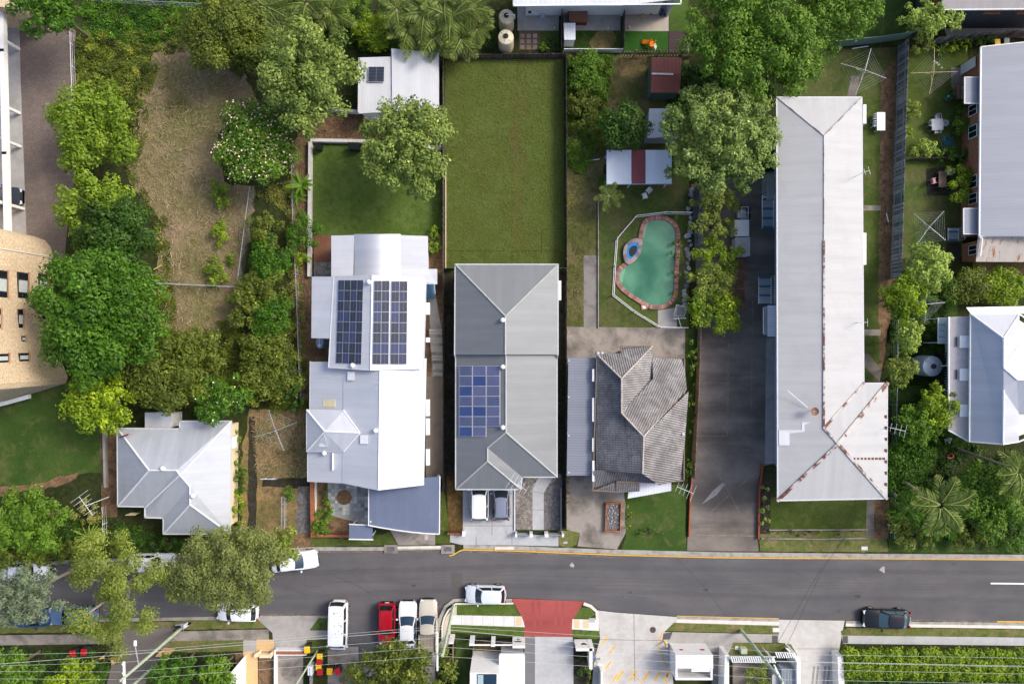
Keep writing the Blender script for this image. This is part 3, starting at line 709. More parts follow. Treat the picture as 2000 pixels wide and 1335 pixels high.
# ------------------------------------------------------------------ 1. grey house in the middle
R_GREY = roof_mat('slate_grey_roof', rgb(124, 128, 131), .19, .55, .4, .04, rgb(112, 115, 113), .35, lap=.76, metal=.25, bump=.3)
RG_CAP = plain('grey_ridge', rgb(164, 166, 164), .5, .4)
e0, r0, e1, r1, p1 = 3.6, 5.5, 3.2, 5.1, 4.45
A, B, C, D = (889, 516, e0), (1090, 516, e0), (1090, 692, e0), (888, 692, e0)
ap, rd = (987, 617, r0), (987, 692, r0)
lw0, lr0, le0 = (890, 690, e1), (988, 690, r1), (1088, 690, e1)
rs, pr0, pr1 = (988, 844, r1), (952, 874, p1), (952, 900, p1)
sw, s1, s2, se = (890, 955, e1), (1017, 955, e1), (1020, 931, e1), (1088, 931, e1)
grey, groof = house('grey_house', 'grey hip-roofed house with blue solar panels, behind the long plain lawn', 'house',
    [[A, B, ap], [A, ap, rd, D], [B, C, rd, ap], [lw0, lr0, rs, pr0, pr1, sw], [lr0, le0, se, rs], [rs, se, s2, pr0], [pr0, s2, s1, pr1], [pr1, s1, sw]],
    R_GREY, [A, B, C, (1088, 700, e1), se, s2, s1, sw, (890, 700, e1), D], 3.1, M_GREYW,
    [[A, ap], [B, ap], [ap, rd], [lr0, rs], [rs, se], [pr0, pr1], [pr1, sw], [pr1, s1], [rs, pr0]], RG_CAP, gut_mat=plain('grey_gutter', rgb(186, 188, 188), .5, .4))
SP = [panel_mat('blue_cells', rgb(74, 84, 116), rgb(142, 150, 172), 10, 6), panel_mat('blue_cells_dark', rgb(48, 68, 118), rgb(112, 126, 166), 10, 6), panel_mat('purple_cells', rgb(88, 94, 128), rgb(146, 150, 174), 10, 6)]
solar(groof, [(897, 714, 3.42), (978, 714, 4.98), (978, 852, 4.98), (897, 852, 3.42)], 3, 7, SP, {(2, 6)}, gap=.02, frame=M_WHITE)
vents(groof, [(982, 716, 5.1), (982, 834, 5.1), (982, 625, 5.45)])
m = MB(); m.prism([P(x, y, 2.6)[:2] for x, y in rect(1091, 548, 1096, 586)], 2.0, 2.7); m.build('window_hood', M_WHITE, grey)
m = MB(); m.box((P(950, 0, 1.4)[0], P(0, 944, 1.4)[1], 1.3), (4.8, .06, 2.2)); m.build('garage_door', M_WHITE, grey)
antenna('roof_aerial', 'spindly white television aerial over the front eave of the grey house', (1012, 940, 3.3), 1.6, 1.7, 2.6, M_WHITE)
# ------------------------------------------------------------------ 2. white house with two solar arrays
R_WHITE = roof_mat('white_sheet_roof', rgb(204, 207, 213), .19, .5, .45, .05, rgb(184, 188, 194), .35, lap=.76, metal=.3)
RW_CAP = plain('white_ridge', rgb(224, 228, 234), .45, .4)
t, vr = house('rear_verandah_roof', 'low white verandah roof with a barrel vault, on the back of the solar-panelled white house', 'verandah',
    [[(647, 460, 3.3), (692, 459, 3.4), (690, 541, 3.4), (647, 541, 3.3)], [(782, 459, 3.4), (836, 461, 3.2), (836, 525, 3.2), (782, 541, 3.4)], [(782, 541, 3.4), (836, 525, 3.2), (854, 525, 3.2), (854, 555, 3.2), (826, 555, 3.2)]],
    R_WHITE, [(647, 460, 3.3), (692, 459, 3.4), (782, 459, 3.4), (836, 461, 3.2), (836, 525, 3.2), (854, 525, 3.2), (854, 555, 3.2), (647, 545, 3.3)], 3.1, M_WALLW, gut=False, along=(1, 0), over=.3)
rows = []
for k in range(13):
    f = k / 12; z = 3.42 + math.sin(f * math.pi) * .85; rows.append([P(692 + 90 * f, 457, z), P(692 + 90 * f, 541, z)])
m = MB()
for k in range(12):
    a, b = rows[k], rows[k + 1]; m.face([a[1], b[1], b[0], a[0]], [(a[1][1], k * .4), (b[1][1], k * .4 + .4), (b[0][1], k * .4 + .4), (a[0][1], k * .4)])
m.build('vault', R_WHITE, t, smooth=True)
e, r = 4.6, 5.9
facets = [[(652, 540, e), (727, 538, r), (724, 722, r), (642, 717, e)], [(727, 538, r), (832, 542, e), (827, 719, e), (724, 722, r)], [(609, 540, 4.00), (654, 540, 4.62), (646, 661, 4.62), (608, 660, 4.00)]]
white, wroof = house('white_house', 'long white house with two dark solar arrays on its rear gable', 'house', facets, R_WHITE,
    [(652, 540, e), (727, 538, r), (832, 542, e), (827, 719, e), (724, 722, r), (642, 717, e)], 4.5, M_WALLW, [[(727, 538, r), (724, 722, r)]], RW_CAP, fascia=.12)
e, r = 3.8, 5.6
f2 = [[(671, 700, 4.35), (742, 700, r), (739, 956, r), (668, 942, 4.35)], [(742, 700, r), (832, 700, e), (827, 946, e), (739, 956, r)],
      [(606, 706, 3.20), (671, 706, 4.32), (671, 799, 4.32), (605, 799, 3.20)], [(601, 880, 3.20), (669, 880, 4.32), (668, 942, 4.32), (601, 939, 3.20)]]
ek = 3.75; rk = 5.15
k0, k1, k2, k3, ka, kb = (599, 800, ek), (671, 801, 4.50), (671, 881, 4.50), (599, 881, ek), (634, 842, rk), (703, 845, rk)
f2 += [[k0, k1, kb, ka], [k0, ka, k3], [k3, ka, kb, k2]]
m = MB()
for q in f2: facet(m, q)
wr2 = m.build('front_roof', R_WHITE, white)
m = MB()
for rr in ([(742, 722, r), (739, 956, r)], [k0, ka], [k3, ka], [ka, kb], [kb, k1], [kb, k2]): rod3(m, W3(rr), .07)
m.build('ridge_cap', RW_CAP, wr2)
m = MB()
for q in ([(606, 706, 3.20), (605, 799, 3.20)], [(601, 880, 3.20), (601, 939, 3.20), (668, 942, 4.30), (739, 956, r), (827, 946, e), (832, 700, e)], [k1, k0, k3, k2]): strip3(m, W3(q), .1, .16, -.08)
m.build('gutter', M_GUT, wr2)
m = MB(); m.prism(inset([P(*p)[:2] for p in ((609, 706, 3.20), (830, 706, 3.60), (826, 942, 3.60), (739, 948, 3.60), (668, 936, 3.60), (604, 934, 3.20))], .4), YZ, 3.0); m.build('wall', M_WALLW, white)
SD = [panel_mat('navy_cells', rgb(26, 32, 58), rgb(120, 128, 148), 2, 10), panel_mat('navy_cells_blue', rgb(30, 40, 78), rgb(122, 130, 155), 2, 10), panel_mat('black_cells', rgb(24, 28, 44), rgb(112, 118, 134), 2, 10)]
solar(wroof, [(662, 547, 4.78), (711, 547, 5.62), (707, 711, 5.62), (657, 709, 4.78)], 4, 8, SD, gap=.02)
solar(wroof, [(730, 548, 5.85), (761, 548, 5.48), (759, 711, 5.48), (727, 711, 5.85)], 2, 8, SD, gap=.02)
solar(wroof, [(764, 549, 5.44), (796, 549, 5.06), (794, 711, 5.06), (762, 711, 5.44)], 2, 8, SD, gap=.02)
vents(wroof, [(721, 551, 5.90), (689, 713, 5.30), (734, 840, 5.55), (634, 884, 3.90)])
plate(wr2, 'skylight', [(679, 725, 4.60), (693, 725, 4.90), (693, 742, 4.90), (679, 742, 4.60)], M_VENT)
plate(wr2, 'skylight', [(704, 849, 5.02), (719, 849, 5.28), (719, 866, 5.28), (704, 866, 5.02)], M_VENT)
plate(wr2, 'skylight', [(631, 780, 3.58), (655, 780, 4.00), (655, 794, 4.00), (631, 794, 3.58)], plain('yellow_skylight', rgb(206, 198, 160), .5, .4))
plate(wr2, 'skylight', [(634, 848, 5.10), (641, 872, 4.50), (624, 872, 4.20), (622, 860, 4.35)], M_VENT)
m = MB(); rod3(m, W3([(650, 884, 4.20), (650, 917, 4.20)]), .09); m.build('roof_pipe', M_VENT, wr2)
for y0, y1 in ((591, 614), (659, 668), (780, 812), (817, 849), (877, 908)):
    m = MB(); m.prism([P(x, y, 2.9)[:2] for x, y in rect(832, y0, 839, y1)], 2.5, 3.0); m.build('window_hood', M_WHITE, white)
antenna('roof_aerial', 'thin grey aerial on the ridge of the white house', (744, 747, 5.60), 1.2, 1.4, 2.7, bars=5)
# back stairs of the white house
st = thing('back_stairs', 'blue timber back stairs with white rail beside the white house', 'stairs', P(842, 566, YZ))
MBL = plain('blue_treads', rgb(74, 116, 150), .6, .4)
for k in range(7):
    m = MB(); m.box(P(841, 557 + k * 4, 2.7 - .35 * k), (.85, .26, .06)); m.build('tread', MBL, st)
m = MB(); rod3(m, W3([(848, 552, 3.6), (850, 574, 1.6)]), .04); m.build('handrail', M_WHITE, st)
st = thing('concrete_steps', 'long grey concrete steps down the side of the white house', 'stairs', P(853, 700, YZ))
for k in range(16):
    m = MB(); c = P(852 + k * .35, 645 + k * 5.6, 0); m.box((c[0], c[1], .5 - k * .02), (1.25 - .02 * k, .24, .5)); m.build('step', G_CONCD if k % 3 == 2 else G_CONCM, st)
# blue carport and letterbox roof in front
R_BLUE = roof_mat('blue_sheet_roof', rgb(102, 112, 134), .19, .42, .45, .07, rgb(120, 134, 160), .35, lap=.76)
cp = thing('blue_carport', 'blue-roofed carport with a sweeping curved front edge, before the white house', 'carport', P(790, 990, YZ))
q = [(720, 940, 3.0), (859, 930, 3.3), (858, 1042, 3.3)] + [(858 - 138 * k / 8, 1042 - 17 * (k / 8) ** 1.6, 3.3 - .3 * k / 8) for k in range(1, 9)]
m = MB(); facet(m, q, (0, -1)); rf = m.build('roof', R_BLUE, cp)
m = MB(); strip3(m, W3(q[2:]), .1, .2, -.05); strip3(m, W3([q[1], q[2]]), .08, .2, -.08); strip3(m, W3([q[0], q[-1]]), .08, .2, -.08); m.build('gutter', M_WHITE, rf)
for x, y in ((724, 1018), (852, 1034), (852, 938)):
    m = MB(); m.box((*P(x, y, 3)[:2], 1.55), (.12, .12, 3.0)); m.build('post', M_WHITE, cp)
lb = thing('entry_canopy', 'small blue gate canopy on the verge beside the blue carport', 'canopy', P(705, 1038, YZ))
q = [(682, 1023, 2.5), (728, 1025, 2.5), (728, 1053, 2.5), (682, 1052, 2.5)]
m = MB(); facet(m, q, (0, -1)); rf = m.build('roof', R_BLUE, lb)
m = MB(); strip3(m, W3([q[0], q[1]]), .07, .14, -.03); strip3(m, W3([q[3], q[2]]), .1, .16, -.03); m.build('gutter', M_WHITE, rf)
for x, y in ((686, 1027), (724, 1028), (686, 1049), (724, 1049)):
    m = MB(); m.box((*P(x, y, 2.4)[:2], 1.25), (.1, .1, 2.4)); m.build('post', M_WHITE, lb)
# garden wall round the courtyard and its paving
gw = thing('courtyard_wall', 'low red-brown brick wall round the paved front courtyard', 'wall', P(610, 1000, YZ))
m = MB(); m.prism([P(x, y, .9)[:2] for x, y in ((605, 940), (611, 940), (615, 1046), (607, 1049))], YZ, .9); m.build('side', M_BROWNT, gw)
m = MB(); m.prism([P(x, y, .6)[:2] for x, y in ((611, 1043), (685, 1044), (685, 1048), (609, 1048.5))], YZ, .6); m.build('front', M_BROWNT, gw)
m = MB(); m.prism([P(x, y, .5)[:2] for x, y in ((614, 940), (617, 940), (617, 1012), (615, 1012))], YZ, .5); m.build('inner_edging', G_KERBW, gw)
SLT = [plain('slate_tile_%d' % i, c, .7, .3, var=.12, vscale=4) for i, c in enumerate((rgb(164, 168, 166), rgb(138, 144, 144), rgb(184, 186, 180), rgb(118, 126, 126), rgb(220, 214, 204)))]
crt = patch('courtyard', [(640, 940), (722, 940), (722, 1026), (646, 1006)], plain('grout', rgb(150, 148, 142), .9, .1), 4)
rg = random.Random(8)
for i in range(12):
    for j in range(12):
        x, y = 640 + i * 7.2, 940 + j * 7.2
        if x > 716 or y > 1018 or (j > 8 and i < 9) or (i == 0 and j > 4): continue
        if math.hypot(x + 3.5 - 673, y + 3.5 - 970) < 14: continue
        w_ = rg.choice([0, 0, 1, 1, 2, 3, 0, 1, 4 if rg.random() < .3 else 2])
        patch('tile', rect(x, y, x + 6.7, y + 6.7), SLT[w_], z=YZ + .05, parent=crt, depth=.03)
m = MB(); c = P(673, 970); m.lathe([(.72, YZ), (.72, .22), (.64, .24), (.62, .16)], (c[0], c[1], 0), 18); tag(m.build('garden_ring', G_MULCH), 'round mulch garden bed set in the slate courtyard', 'garden bed')
# ------------------------------------------------------------------ 3. pale hipped cottage, lower left
R_SILV = roof_mat('silver_sheet_roof', rgb(176, 181, 189), .1, .52, .45, .08, rgb(150, 155, 163), .5, lap=.76, metal=.25)
R_SCAP = plain('silver_ridge', rgb(206, 210, 216), .45, .4)
e, r, r2 = 3.0, 4.9, 4.45
cot, croof = house('hipped_cottage', 'silver-roofed hipped cottage beside the leafy lower-left yards', 'house',
    [[(229, 836, e), (351, 837, e), (351, 822, e), (451, 822, e), (351, 927, r), (345, 918, r), (291, 918, r)], [(229, 836, e), (291, 918, r), (230, 988, e)],
     [(291, 918, r), (345, 918, r), (351, 927, r), (285, 989, e), (230, 988, e)], [(351, 927, r), (371, 950, r2 + .1), (319, 1011, e), (283, 1010, e - .1), (284, 990, e)],
     [(371, 950, r2 + .1), (371, 985, r2), (319, 1042, e), (319, 1011, e)], [(371, 985, r2), (449, 1042, e), (319, 1042, e)], [(451, 822, e), (449, 1042, e), (371, 985, r2), (371, 950, r2 + .1), (351, 927, r)]],
    R_SILV, [(229, 836, e), (351, 837, e), (351, 822, e), (451, 822, e), (449, 1042, e), (319, 1042, e), (319, 1011, e), (283, 1010, e), (283, 989, e), (230, 988, e)], 2.9, M_CREAM,
    [[(229, 836, e), (291, 918, r)], [(230, 988, e), (291, 918, r)], [(291, 918, r), (345, 918, r), (351, 927, r)], [(351, 927, r), (451, 822, e)], [(351, 927, r), (371, 950, r2 + .1), (371, 985, r2)], [(371, 985, r2), (449, 1042, e)], [(371, 985, r2), (319, 1042, e)], [(351, 927, r), (284, 990, e)]], R_SCAP)
vents(croof, [(319, 914, 4.85), (378, 967, 4.5)])
m = MB(); rod3(m, W3([(234, 853, 3.3), (251, 848, 4.1)]), .08); m.build('flue', plain('red_flue', rgb(150, 84, 78), .6, .3), croof)
m = MB(); m.box(P(455, 863, 2.4), (.5, 1.1, .6)); m.build('window_hood', M_WHITE, cot)
m = MB()
for k in range(5): m.box((P(258 + k * 4, 1000, 1)[0], P(0, 1000, 1)[1], 1.6), (.05, .05, 1.0))
m.build('porch_balusters', M_CREAM, cot)
t, _ = house('garden_shed', 'small white flat-roofed shed tucked behind the silver hipped cottage', 'shed', [[(283, 805, 2.5), (335, 805, 2.5), (335, 838, 2.4), (283, 838, 2.4)]], R_WHITE, [(283, 805, 2.5), (335, 805, 2.5), (335, 838, 2.4), (283, 838, 2.4)], 2.3, M_WALLW, gut=False, over=.15)
antenna('ground_aerial', 'large white aerial on a mast at the side of the silver hipped cottage', (212, 970, 3.0), 3.4, 2.0, 2.2, M_WHITE, 6)
# ------------------------------------------------------------------ 4. tiled house with carport
def tile_mat():
    t = NT('concrete_tiles', .5, .5, .25); uv = t.uv(); s = t.n('SeparateXYZ'); t.l(uv, s.inputs[0])
    wv = t.math('ADD', t.math('MULTIPLY', t.math('SINE', t.math('MULTIPLY', s.outputs[0], 2 * math.pi / .21)), .5), .5)
    p = t.pos()
    col = t.mix(t.ramp(t.noise(p, .35, 6, .65, .4), .36, .66), rgb(146, 144, 144), rgb(104, 102, 103))
    dirt = t.math('MULTIPLY', t.math('POWER', wv, 2.0), t.ramp(t.noise(t.scalev(uv, .5, .9), 1.0, 6, .7), .34, .62))
    col = t.mix(dirt, col, rgb(72, 68, 68)); col = t.mix(t.math('MULTIPLY', t.ramp(t.noise(p, .8, 7, .72, .5), .46, .68), .75), col, rgb(74, 67, 62))
    t.bump(wv, .6, .05); return t.col(t.vary(col, p, 7, .12))
R_TILE = tile_mat(); RT_CAP = plain('tile_ridge', rgb(178, 168, 158), .7, .3, var=.2, vscale=3)
e, r = 3.7, 5.6; ra, rb = 5.3, 5.7
a0, a1, a2, a3 = (1166, 692, e), (1212, 691, e), (1212, 676, e), (1274, 676, e)
b0, b1, c0 = (1214, 739, ra), (1214, 806, ra), (1273, 741, 3.9)
n0, n1, h0 = (1273, 698, e), (1337, 698, e), (1338, 762, e)
c1, c2 = (1257, 852, rb), (1255, 924, rb)
til, troof = house('tiled_house', 'weathered grey tiled house between the blue-grey carport and the dark driveway', 'house',
    [[a0, b0, b1, c1, c2, (1160, 918, e)], [a0, a1, a2, a3, b0], [b0, a3, c0, b1], [b1, c0, n0, n1, h0, c1], [c1, h0, (1336, 938, e), (1277, 942, e), c2],
     [(1161, 917, e + .05), (1276, 922, 4.4), (1277, 942, 3.9), (1205, 940, e - .25), (1158, 957, e - .35)], [(1205, 939, e - .1), (1249, 941, e - .1), (1249, 958, e - .4), (1205, 962, e - .4), (1158, 957, e - .5)]],
    R_TILE, [a0, a1, a2, a3, n0, n1, (1336, 938, e), (1277, 942, e), (1205, 940, e), (1205, 960, e - .3), (1158, 957, e - .3)], 2.9, plain('brick_red_wall', rgb(150, 120, 104), .8, .2, var=.12), [[a0, b0, b1, c1, c2], [a3, b0], [b1, c0], [c1, h0]], RT_CAP, tile=True, gut_mat=plain('dark_gutter', rgb(120, 104, 92), .6, .3), fascia=.12)
cpt = thing('grey_carport', 'long blue-grey ribbed carport roof along the side of the tiled house', 'carport', P(1136, 812, YZ))
R_CARP = roof_mat('blue_grey_ribbed', rgb(130, 135, 146), .24, .45, .4, .45, bump=.9)
q = [(1110, 698, 2.9), (1164, 698, 3.0), (1160, 928, 3.0), (1107, 928, 2.9)]
m = MB(); facet(m, q, (-1, 0)); rf = m.build('roof', R_CARP, cpt)
for y in (704, 775, 850, 922):
    m = MB(); m.box((*P(1111, y, 2.9)[:2], 1.5), (.1, .1, 2.85)); m.build('post', M_WHITE, cpt)
for y0, y1 in ((720, 744), (776, 822), (854, 880), (898, 938)):
    m = MB(); m.prism([P(x, y, 3.1)[:2] for x, y in rect(1156, y0, 1160, y1)], 3.05, 3.5); m.build('window_hood', M_WHITE, til)
aw = thing('front_awning', 'white ribbed awning over the front of the tiled house', 'awning', P(1270, 955, YZ))
m = MB(); facet(m, [(1249, 940, 2.9), (1311, 938, 2.9), (1311, 958, 2.7), (1226, 973, 2.7), (1228, 955, 2.8)], (0, -1)); rf = m.build('roof', roof_mat('white_ribbed', rgb(220, 224, 230), .26, .5, .4, .3), aw)
for x, y in ((1232, 966), (1306, 955)):
    m = MB(); m.box((*P(x, y, 2.7)[:2], 1.4), (.08, .08, 2.6)); m.build('post', M_WHITE, aw)
vents(troof, [(1333, 847, 3.85)], .12)
for px, sd_ in ((1166, 'left'), (1174, 'right')): tag(MB.build((lambda mm: (mm.lathe([(.2, 0), (.2, .5), (.12, .6), (.05, .62)], P(px, 690, 3.0), 12), mm)[1])(MB()), 'gas_bottle', M_STEEL, smooth=True), 'pale gas cylinder at the back corner of the tiled house, %s of two' % sd_, 'gas bottle', 'gas cylinders')
antenna('ground_aerial', 'white aerial near the front right corner of the tiled house', (1325, 945, 1.0), 2.6, 1.6, -.4, M_WHITE, 5)
# ------------------------------------------------------------------ 5. long pale apartment building
R_LONG = roof_mat('long_pale_roof', rgb(178, 179, 180), .12, .6, .3, .06, rgb(160, 160, 159), .45, metal=.0)
RUST = rgb(104, 62, 46)
R_LCAP = mix_rust('rusty_ridge', rgb(186, 182, 178), RUST, .48)
R_LCAP2 = mix_rust('grey_ridge_long', rgb(176, 176, 178), rgb(140, 128, 120), .5)
e, r = 6.0, 6.95
T0, T1, ap, r1_, j = (1517, 190, e), (1683, 190, e), (1609, 265, r), (1609, 836, r), (1637, 866, r + .27)
long_, lroof = house('long_apartments', 'long pale-roofed apartment building with rusty ridges beside the dark driveway', 'apartment building',
    [[T0, T1, ap], [T0, ap, r1_, j, (1519, 977, e)], [T1, (1687, 748, e), r1_, ap], [r1_, (1687, 748, e), (1733, 748, e), j], [(1733, 748, e), (1732, 973, e), j], [j, (1732, 973, e), (1519, 977, e)]],
    R_LONG, [T0, T1, (1687, 748, e), (1733, 748, e), (1732, 973, e), (1519, 977, e)], 5.8, M_BLUEW, [[T0, ap], [T1, ap]], R_LCAP2, ridge_r=.07, over=2.05)
m = MB(); rod3(m, W3([ap, (1609, 470, r)]), .06); m.build('ridge_cap', R_LCAP2, lroof)
m = MB()
for q, w_ in (([(1609, 470, r), r1_, j], .16), ([j, (1733, 748, e)], .34), ([r1_, (1687, 748, e)], .22), ([j, (1519, 977, e)], .26), ([j, (1732, 973, e)], .24)): strip3(m, W3(q), w_, .08, .03)
m.build('rusty_ridge_cap', R_LCAP, lroof)
plate(lroof, 'new_sheet', [(1521, 839, 6.05), (1566, 839, 6.5), (1566, 824, 6.5), (1609, 824, 6.9), (1609, 869, 6.78), (1521, 869, 6.05)], roof_mat('new_sheet_roof', rgb(214, 216, 220), .12, .5, .4, .06), .012, .012)
for k in range(9):
    xa = 1668 + k * 7; xb = xa + 2.5 + k * .25; za, zb = 6.0 + (1733 - xa) / 96 * 1.22, 6.0 + (1733 - xb) / 96 * 1.22
    plate(lroof, 'rust_spot', [(xa - 1, 893, za), (xb, 893, zb), (xb, 897, zb), (xa - 1, 897, za)], plain('rust', RUST, .8, .2, var=.25, vscale=6), .012, .02)
for k in range(7):
    ya = 810 + k * 22; plate(lroof, 'rust_stain', [(1728, ya, 6.09), (1732.5, ya, 6.03), (1732.5, ya + 7, 6.03), (1728 + k % 3, ya + 5, 6.09)], MATS['rust'], .012, .02)
for y0, y1 in ((205, 242), (455, 517)):
    m = MB(); m.prism([P(x, y, 5.5)[:2] for x, y in rect(1685, y0, 1691, y1)], 4.7, 5.6); m.build('window_hood', M_WHITE, long_)
# its outside stairs, balconies and porch
def stairs(name, label, px0, px1, py0, py1, n, z0, z1, rail_side):
    st = thing(name, label, 'stairs', P((px0 + px1) / 2, (py0 + py1) / 2, YZ))
    for k in range(n):
        f = (k + .5) / n; y = py0 + (py1 - py0) * f; z = z0 + (z1 - z0) * f
        a = P(px0, y, z); b = P(px1, y, z); m = MB(); m.box(((a[0] + b[0]) / 2, a[1], z), (b[0] - a[0], .24, .06)); m.build('tread', M_STEEL if k % 4 else MBL, st)
    for x in (px0, px1):
        m = MB(); rod3(m, W3([(x, py0, z0), (x, py1, z1)]), .05); m.build('stringer', M_WHITE, st)
    m = MB(); rod3(m, [Vector(P(px1, py0, z0)) + Vector((0, 0, .95)), Vector(P(px1, py1, z1)) + Vector((0, 0, .95))], .03)
    for k in range(n + 1):
        f = k / n; b = Vector(P(px1, py0 + (py1 - py0) * f, z0 + (z1 - z0) * f)); m.tube(b, b + Vector((0, 0, .95)), .018, 4)
    m.build('railing', M_WHITE, st); return st
stairs('outside_stairs', 'blue and grey outside stairs at the upper left side of the long apartments', 1489, 1511, 446, 382, 14, .2, 3.1, 1)
stairs('outside_stairs', 'blue and grey outside stairs halfway down the left side of the long apartments', 1482, 1506, 540, 592, 12, .2, 3.0, 1)
t = thing('porch_landing', 'grey stair landing near the pale gum tree at the upper end of the long apartments', 'landing', P(1508, 360, YZ))
m = MB(); m.box((*P(1508, 365, 3)[:2], 3.0), (1.0, 2.4, .12)); m.build('deck', M_STEEL, t)
m = MB()
for k in range(9): m.box((P(1492, 345 + k * 4, 3.5)[0], P(1492, 345 + k * 5, 3.5)[1], 3.5), (.03, .03, 1.0))
m.build('balusters', M_WHITE, t)
t = thing('porch_awning', 'white ribbed porch awning low on the left side of the long apartments', 'awning', P(1508, 627, YZ))
m = MB(); facet(m, [(1499, 596, 3.9), (1519, 596, 4.1), (1519, 657, 4.1), (1499, 657, 3.9)], (-1, 0)); m.build('roof', MATS['white_ribbed'], t)
m = MB(); rod3(m, W3([(1491, 600, 3.9), (1491, 652, 3.9)]), .04)
for k in range(12): b = Vector(P(1491, 601 + k * 4.5, 3.0)); m.tube(b, b + Vector((0, 0, .95)), .018, 4)
m.build('railing', M_WHITE, t)
m = MB(); m.box((*P(1503, 626, 3)[:2], 2.95), (.9, 2.7, .1)); m.build('deck', M_STEEL, t)
for y in (420, 470, 520, 700, 740, 790, 840, 890):
    xw = P(1517, y, 6.0)[0] + 2.02; yw = P(1519, y, 4.5)[1]
    m = MB(); m.box((xw, yw, 4.4), (.08, 1.3, 1.2)); wf = m.build('window', M_WHITE, long_)
    m = MB(); m.box((xw - .045, yw, 4.4), (.02, 1.15, 1.05)); m.build('pane', M_GLASS, wf)
antenna('roof_aerial', 'aerial mast leaning over the right eave of the rusty-ridged wing', (1727, 832, 5.6), 2.2, 1.3, -.25, M_STEEL, 4)
antenna('roof_aerial', 'small aerial on the upper right slope of the long pale roof', (1672, 344, 6.2), 1.5, .8, .3, M_STEEL, 3)
antenna('roof_aerial', 'small aerial halfway down the right slope of the long pale roof', (1672, 630, 6.2), 1.2, .8, .0, M_STEEL, 3)
t = thing('satellite_dish', 'rusty satellite dish on the long pale roof', 'satellite dish', P(1585, 800, 6.8))
c = Vector(P(1591, 803, 7.4)); m = MB(); m.lathe([(.05, -.06), (.25, -.02), (.36, .06)], c, 14, cap=False); m.build('dish', plain('rusty_dish', rgb(134, 100, 84), .7, .3, var=.2), t)
m = MB(); m.tube(P(1585, 800, 6.7), c, .035); m.tube(P(1577, 795, 6.75), P(1538, 762, 6.9), .03); m.build('mast', M_WHITE, t)
# ------------------------------------------------------------------ 6. brick house, upper right
R_BG = roof_mat('blue_grey_sheet_roof', rgb(144, 149, 160), .19, .5, .4, .09, lap=.76)
e = 3.2
bh, broof = house('brick_house', 'orange brick house with a wide blue-grey roof on the upper right edge', 'house', [[(1916, 92, e), (2100, 72, 4.4), (2100, 461, 4.4), (1913, 461, e)]], R_BG,
    [(1916, 92, e), (2100, 72, e), (2100, 461, e), (1913, 461, e)], 3.1, M_OBRICK, gut_mat=M_WHITE, over=.3)
M_BROOF = R_BG
for y0, y1, x0 in ((151, 202, 1884), (407, 457, 1882)):
    m = MB(); facet(m, [(x0, y0, 2.6), (1914, y0, 2.8), (1914, y1, 2.8), (x0, y1, 2.6)], (-1, 0)); hd = m.build('porch_hood', R_BG, bh)
    m = MB(); strip3(m, W3([(1914, y0, 2.8), (x0, y0, 2.6), (x0, y1, 2.6), (1914, y1, 2.8)]), .07, .12, -.03); m.build('trim', M_WHITE, hd)
def wall_window(parent, x, y, z, w, h, name='window', fm=None, gm=None):
    """window on a wall facing -x; x = world x of the wall"""
    m = MB(); m.box((x - .03, y, z), (.06, w, h)); f = m.build(name, fm or M_WHITE, parent)
    for k in (-1, 1):
        m = MB(); m.box((x - .065, y + k * w * .235, z), (.02, w * .42, h - .16)); m.build('pane', gm or M_GLASS, f)
wx = P(1913, 300, e)[0] + .3
for py, wd in ((215, 1.0), (257, 1.2), (355, 1.2), (388, 1.0), (488, .9)):
    wall_window(bh, wx, P(1913, py, 1.9)[1], 1.9, wd, 1.2)
m = MB(); m.box((wx - .03, P(0, 128, 1.3)[1], 1.2), (.06, .95, 2.1)); m.build('door', M_WHITE, bh)
m = MB()
for py in (238, 268): rod3(m, [Vector(P(1886, py + 8, .6)), Vector(P(1916, py - 4, 3.0))], .05)
m.build('downpipe', plain('teal_pipe', rgb(106, 150, 156), .5, .4), bh)
R_RUST = roof_mat('rusty_corrugated', rgb(176, 170, 162), .16, .6, .3, .3, rust=(rgb(150, 96, 66), .54))
t, rf = house('rusty_annex', 'rust-streaked corrugated lean-to at the lower end of the orange brick house', 'lean-to', [[(1910, 462, 2.9), (2100, 462, 3.1), (2100, 512, 2.6), (1906, 511, 2.5)]], R_RUST, [(1910, 462, 2.9), (2100, 462, 2.9), (2100, 512, 2.6), (1906, 511, 2.5)], 2.4, M_OBRICK, gut=False, over=.3)
m = MB(); strip3(m, W3([(1912, 463, 3.0), (1918, 466, 3.0), (1914, 499, 2.75)]), .1, .08, .05); m.build('downpipe', M_WHITE, t)
stairs('side_stairs', 'pale timber side stairs under the small porch hood of the brick house', 1852, 1872, 470, 446, 6, .3, 1.2, 1)
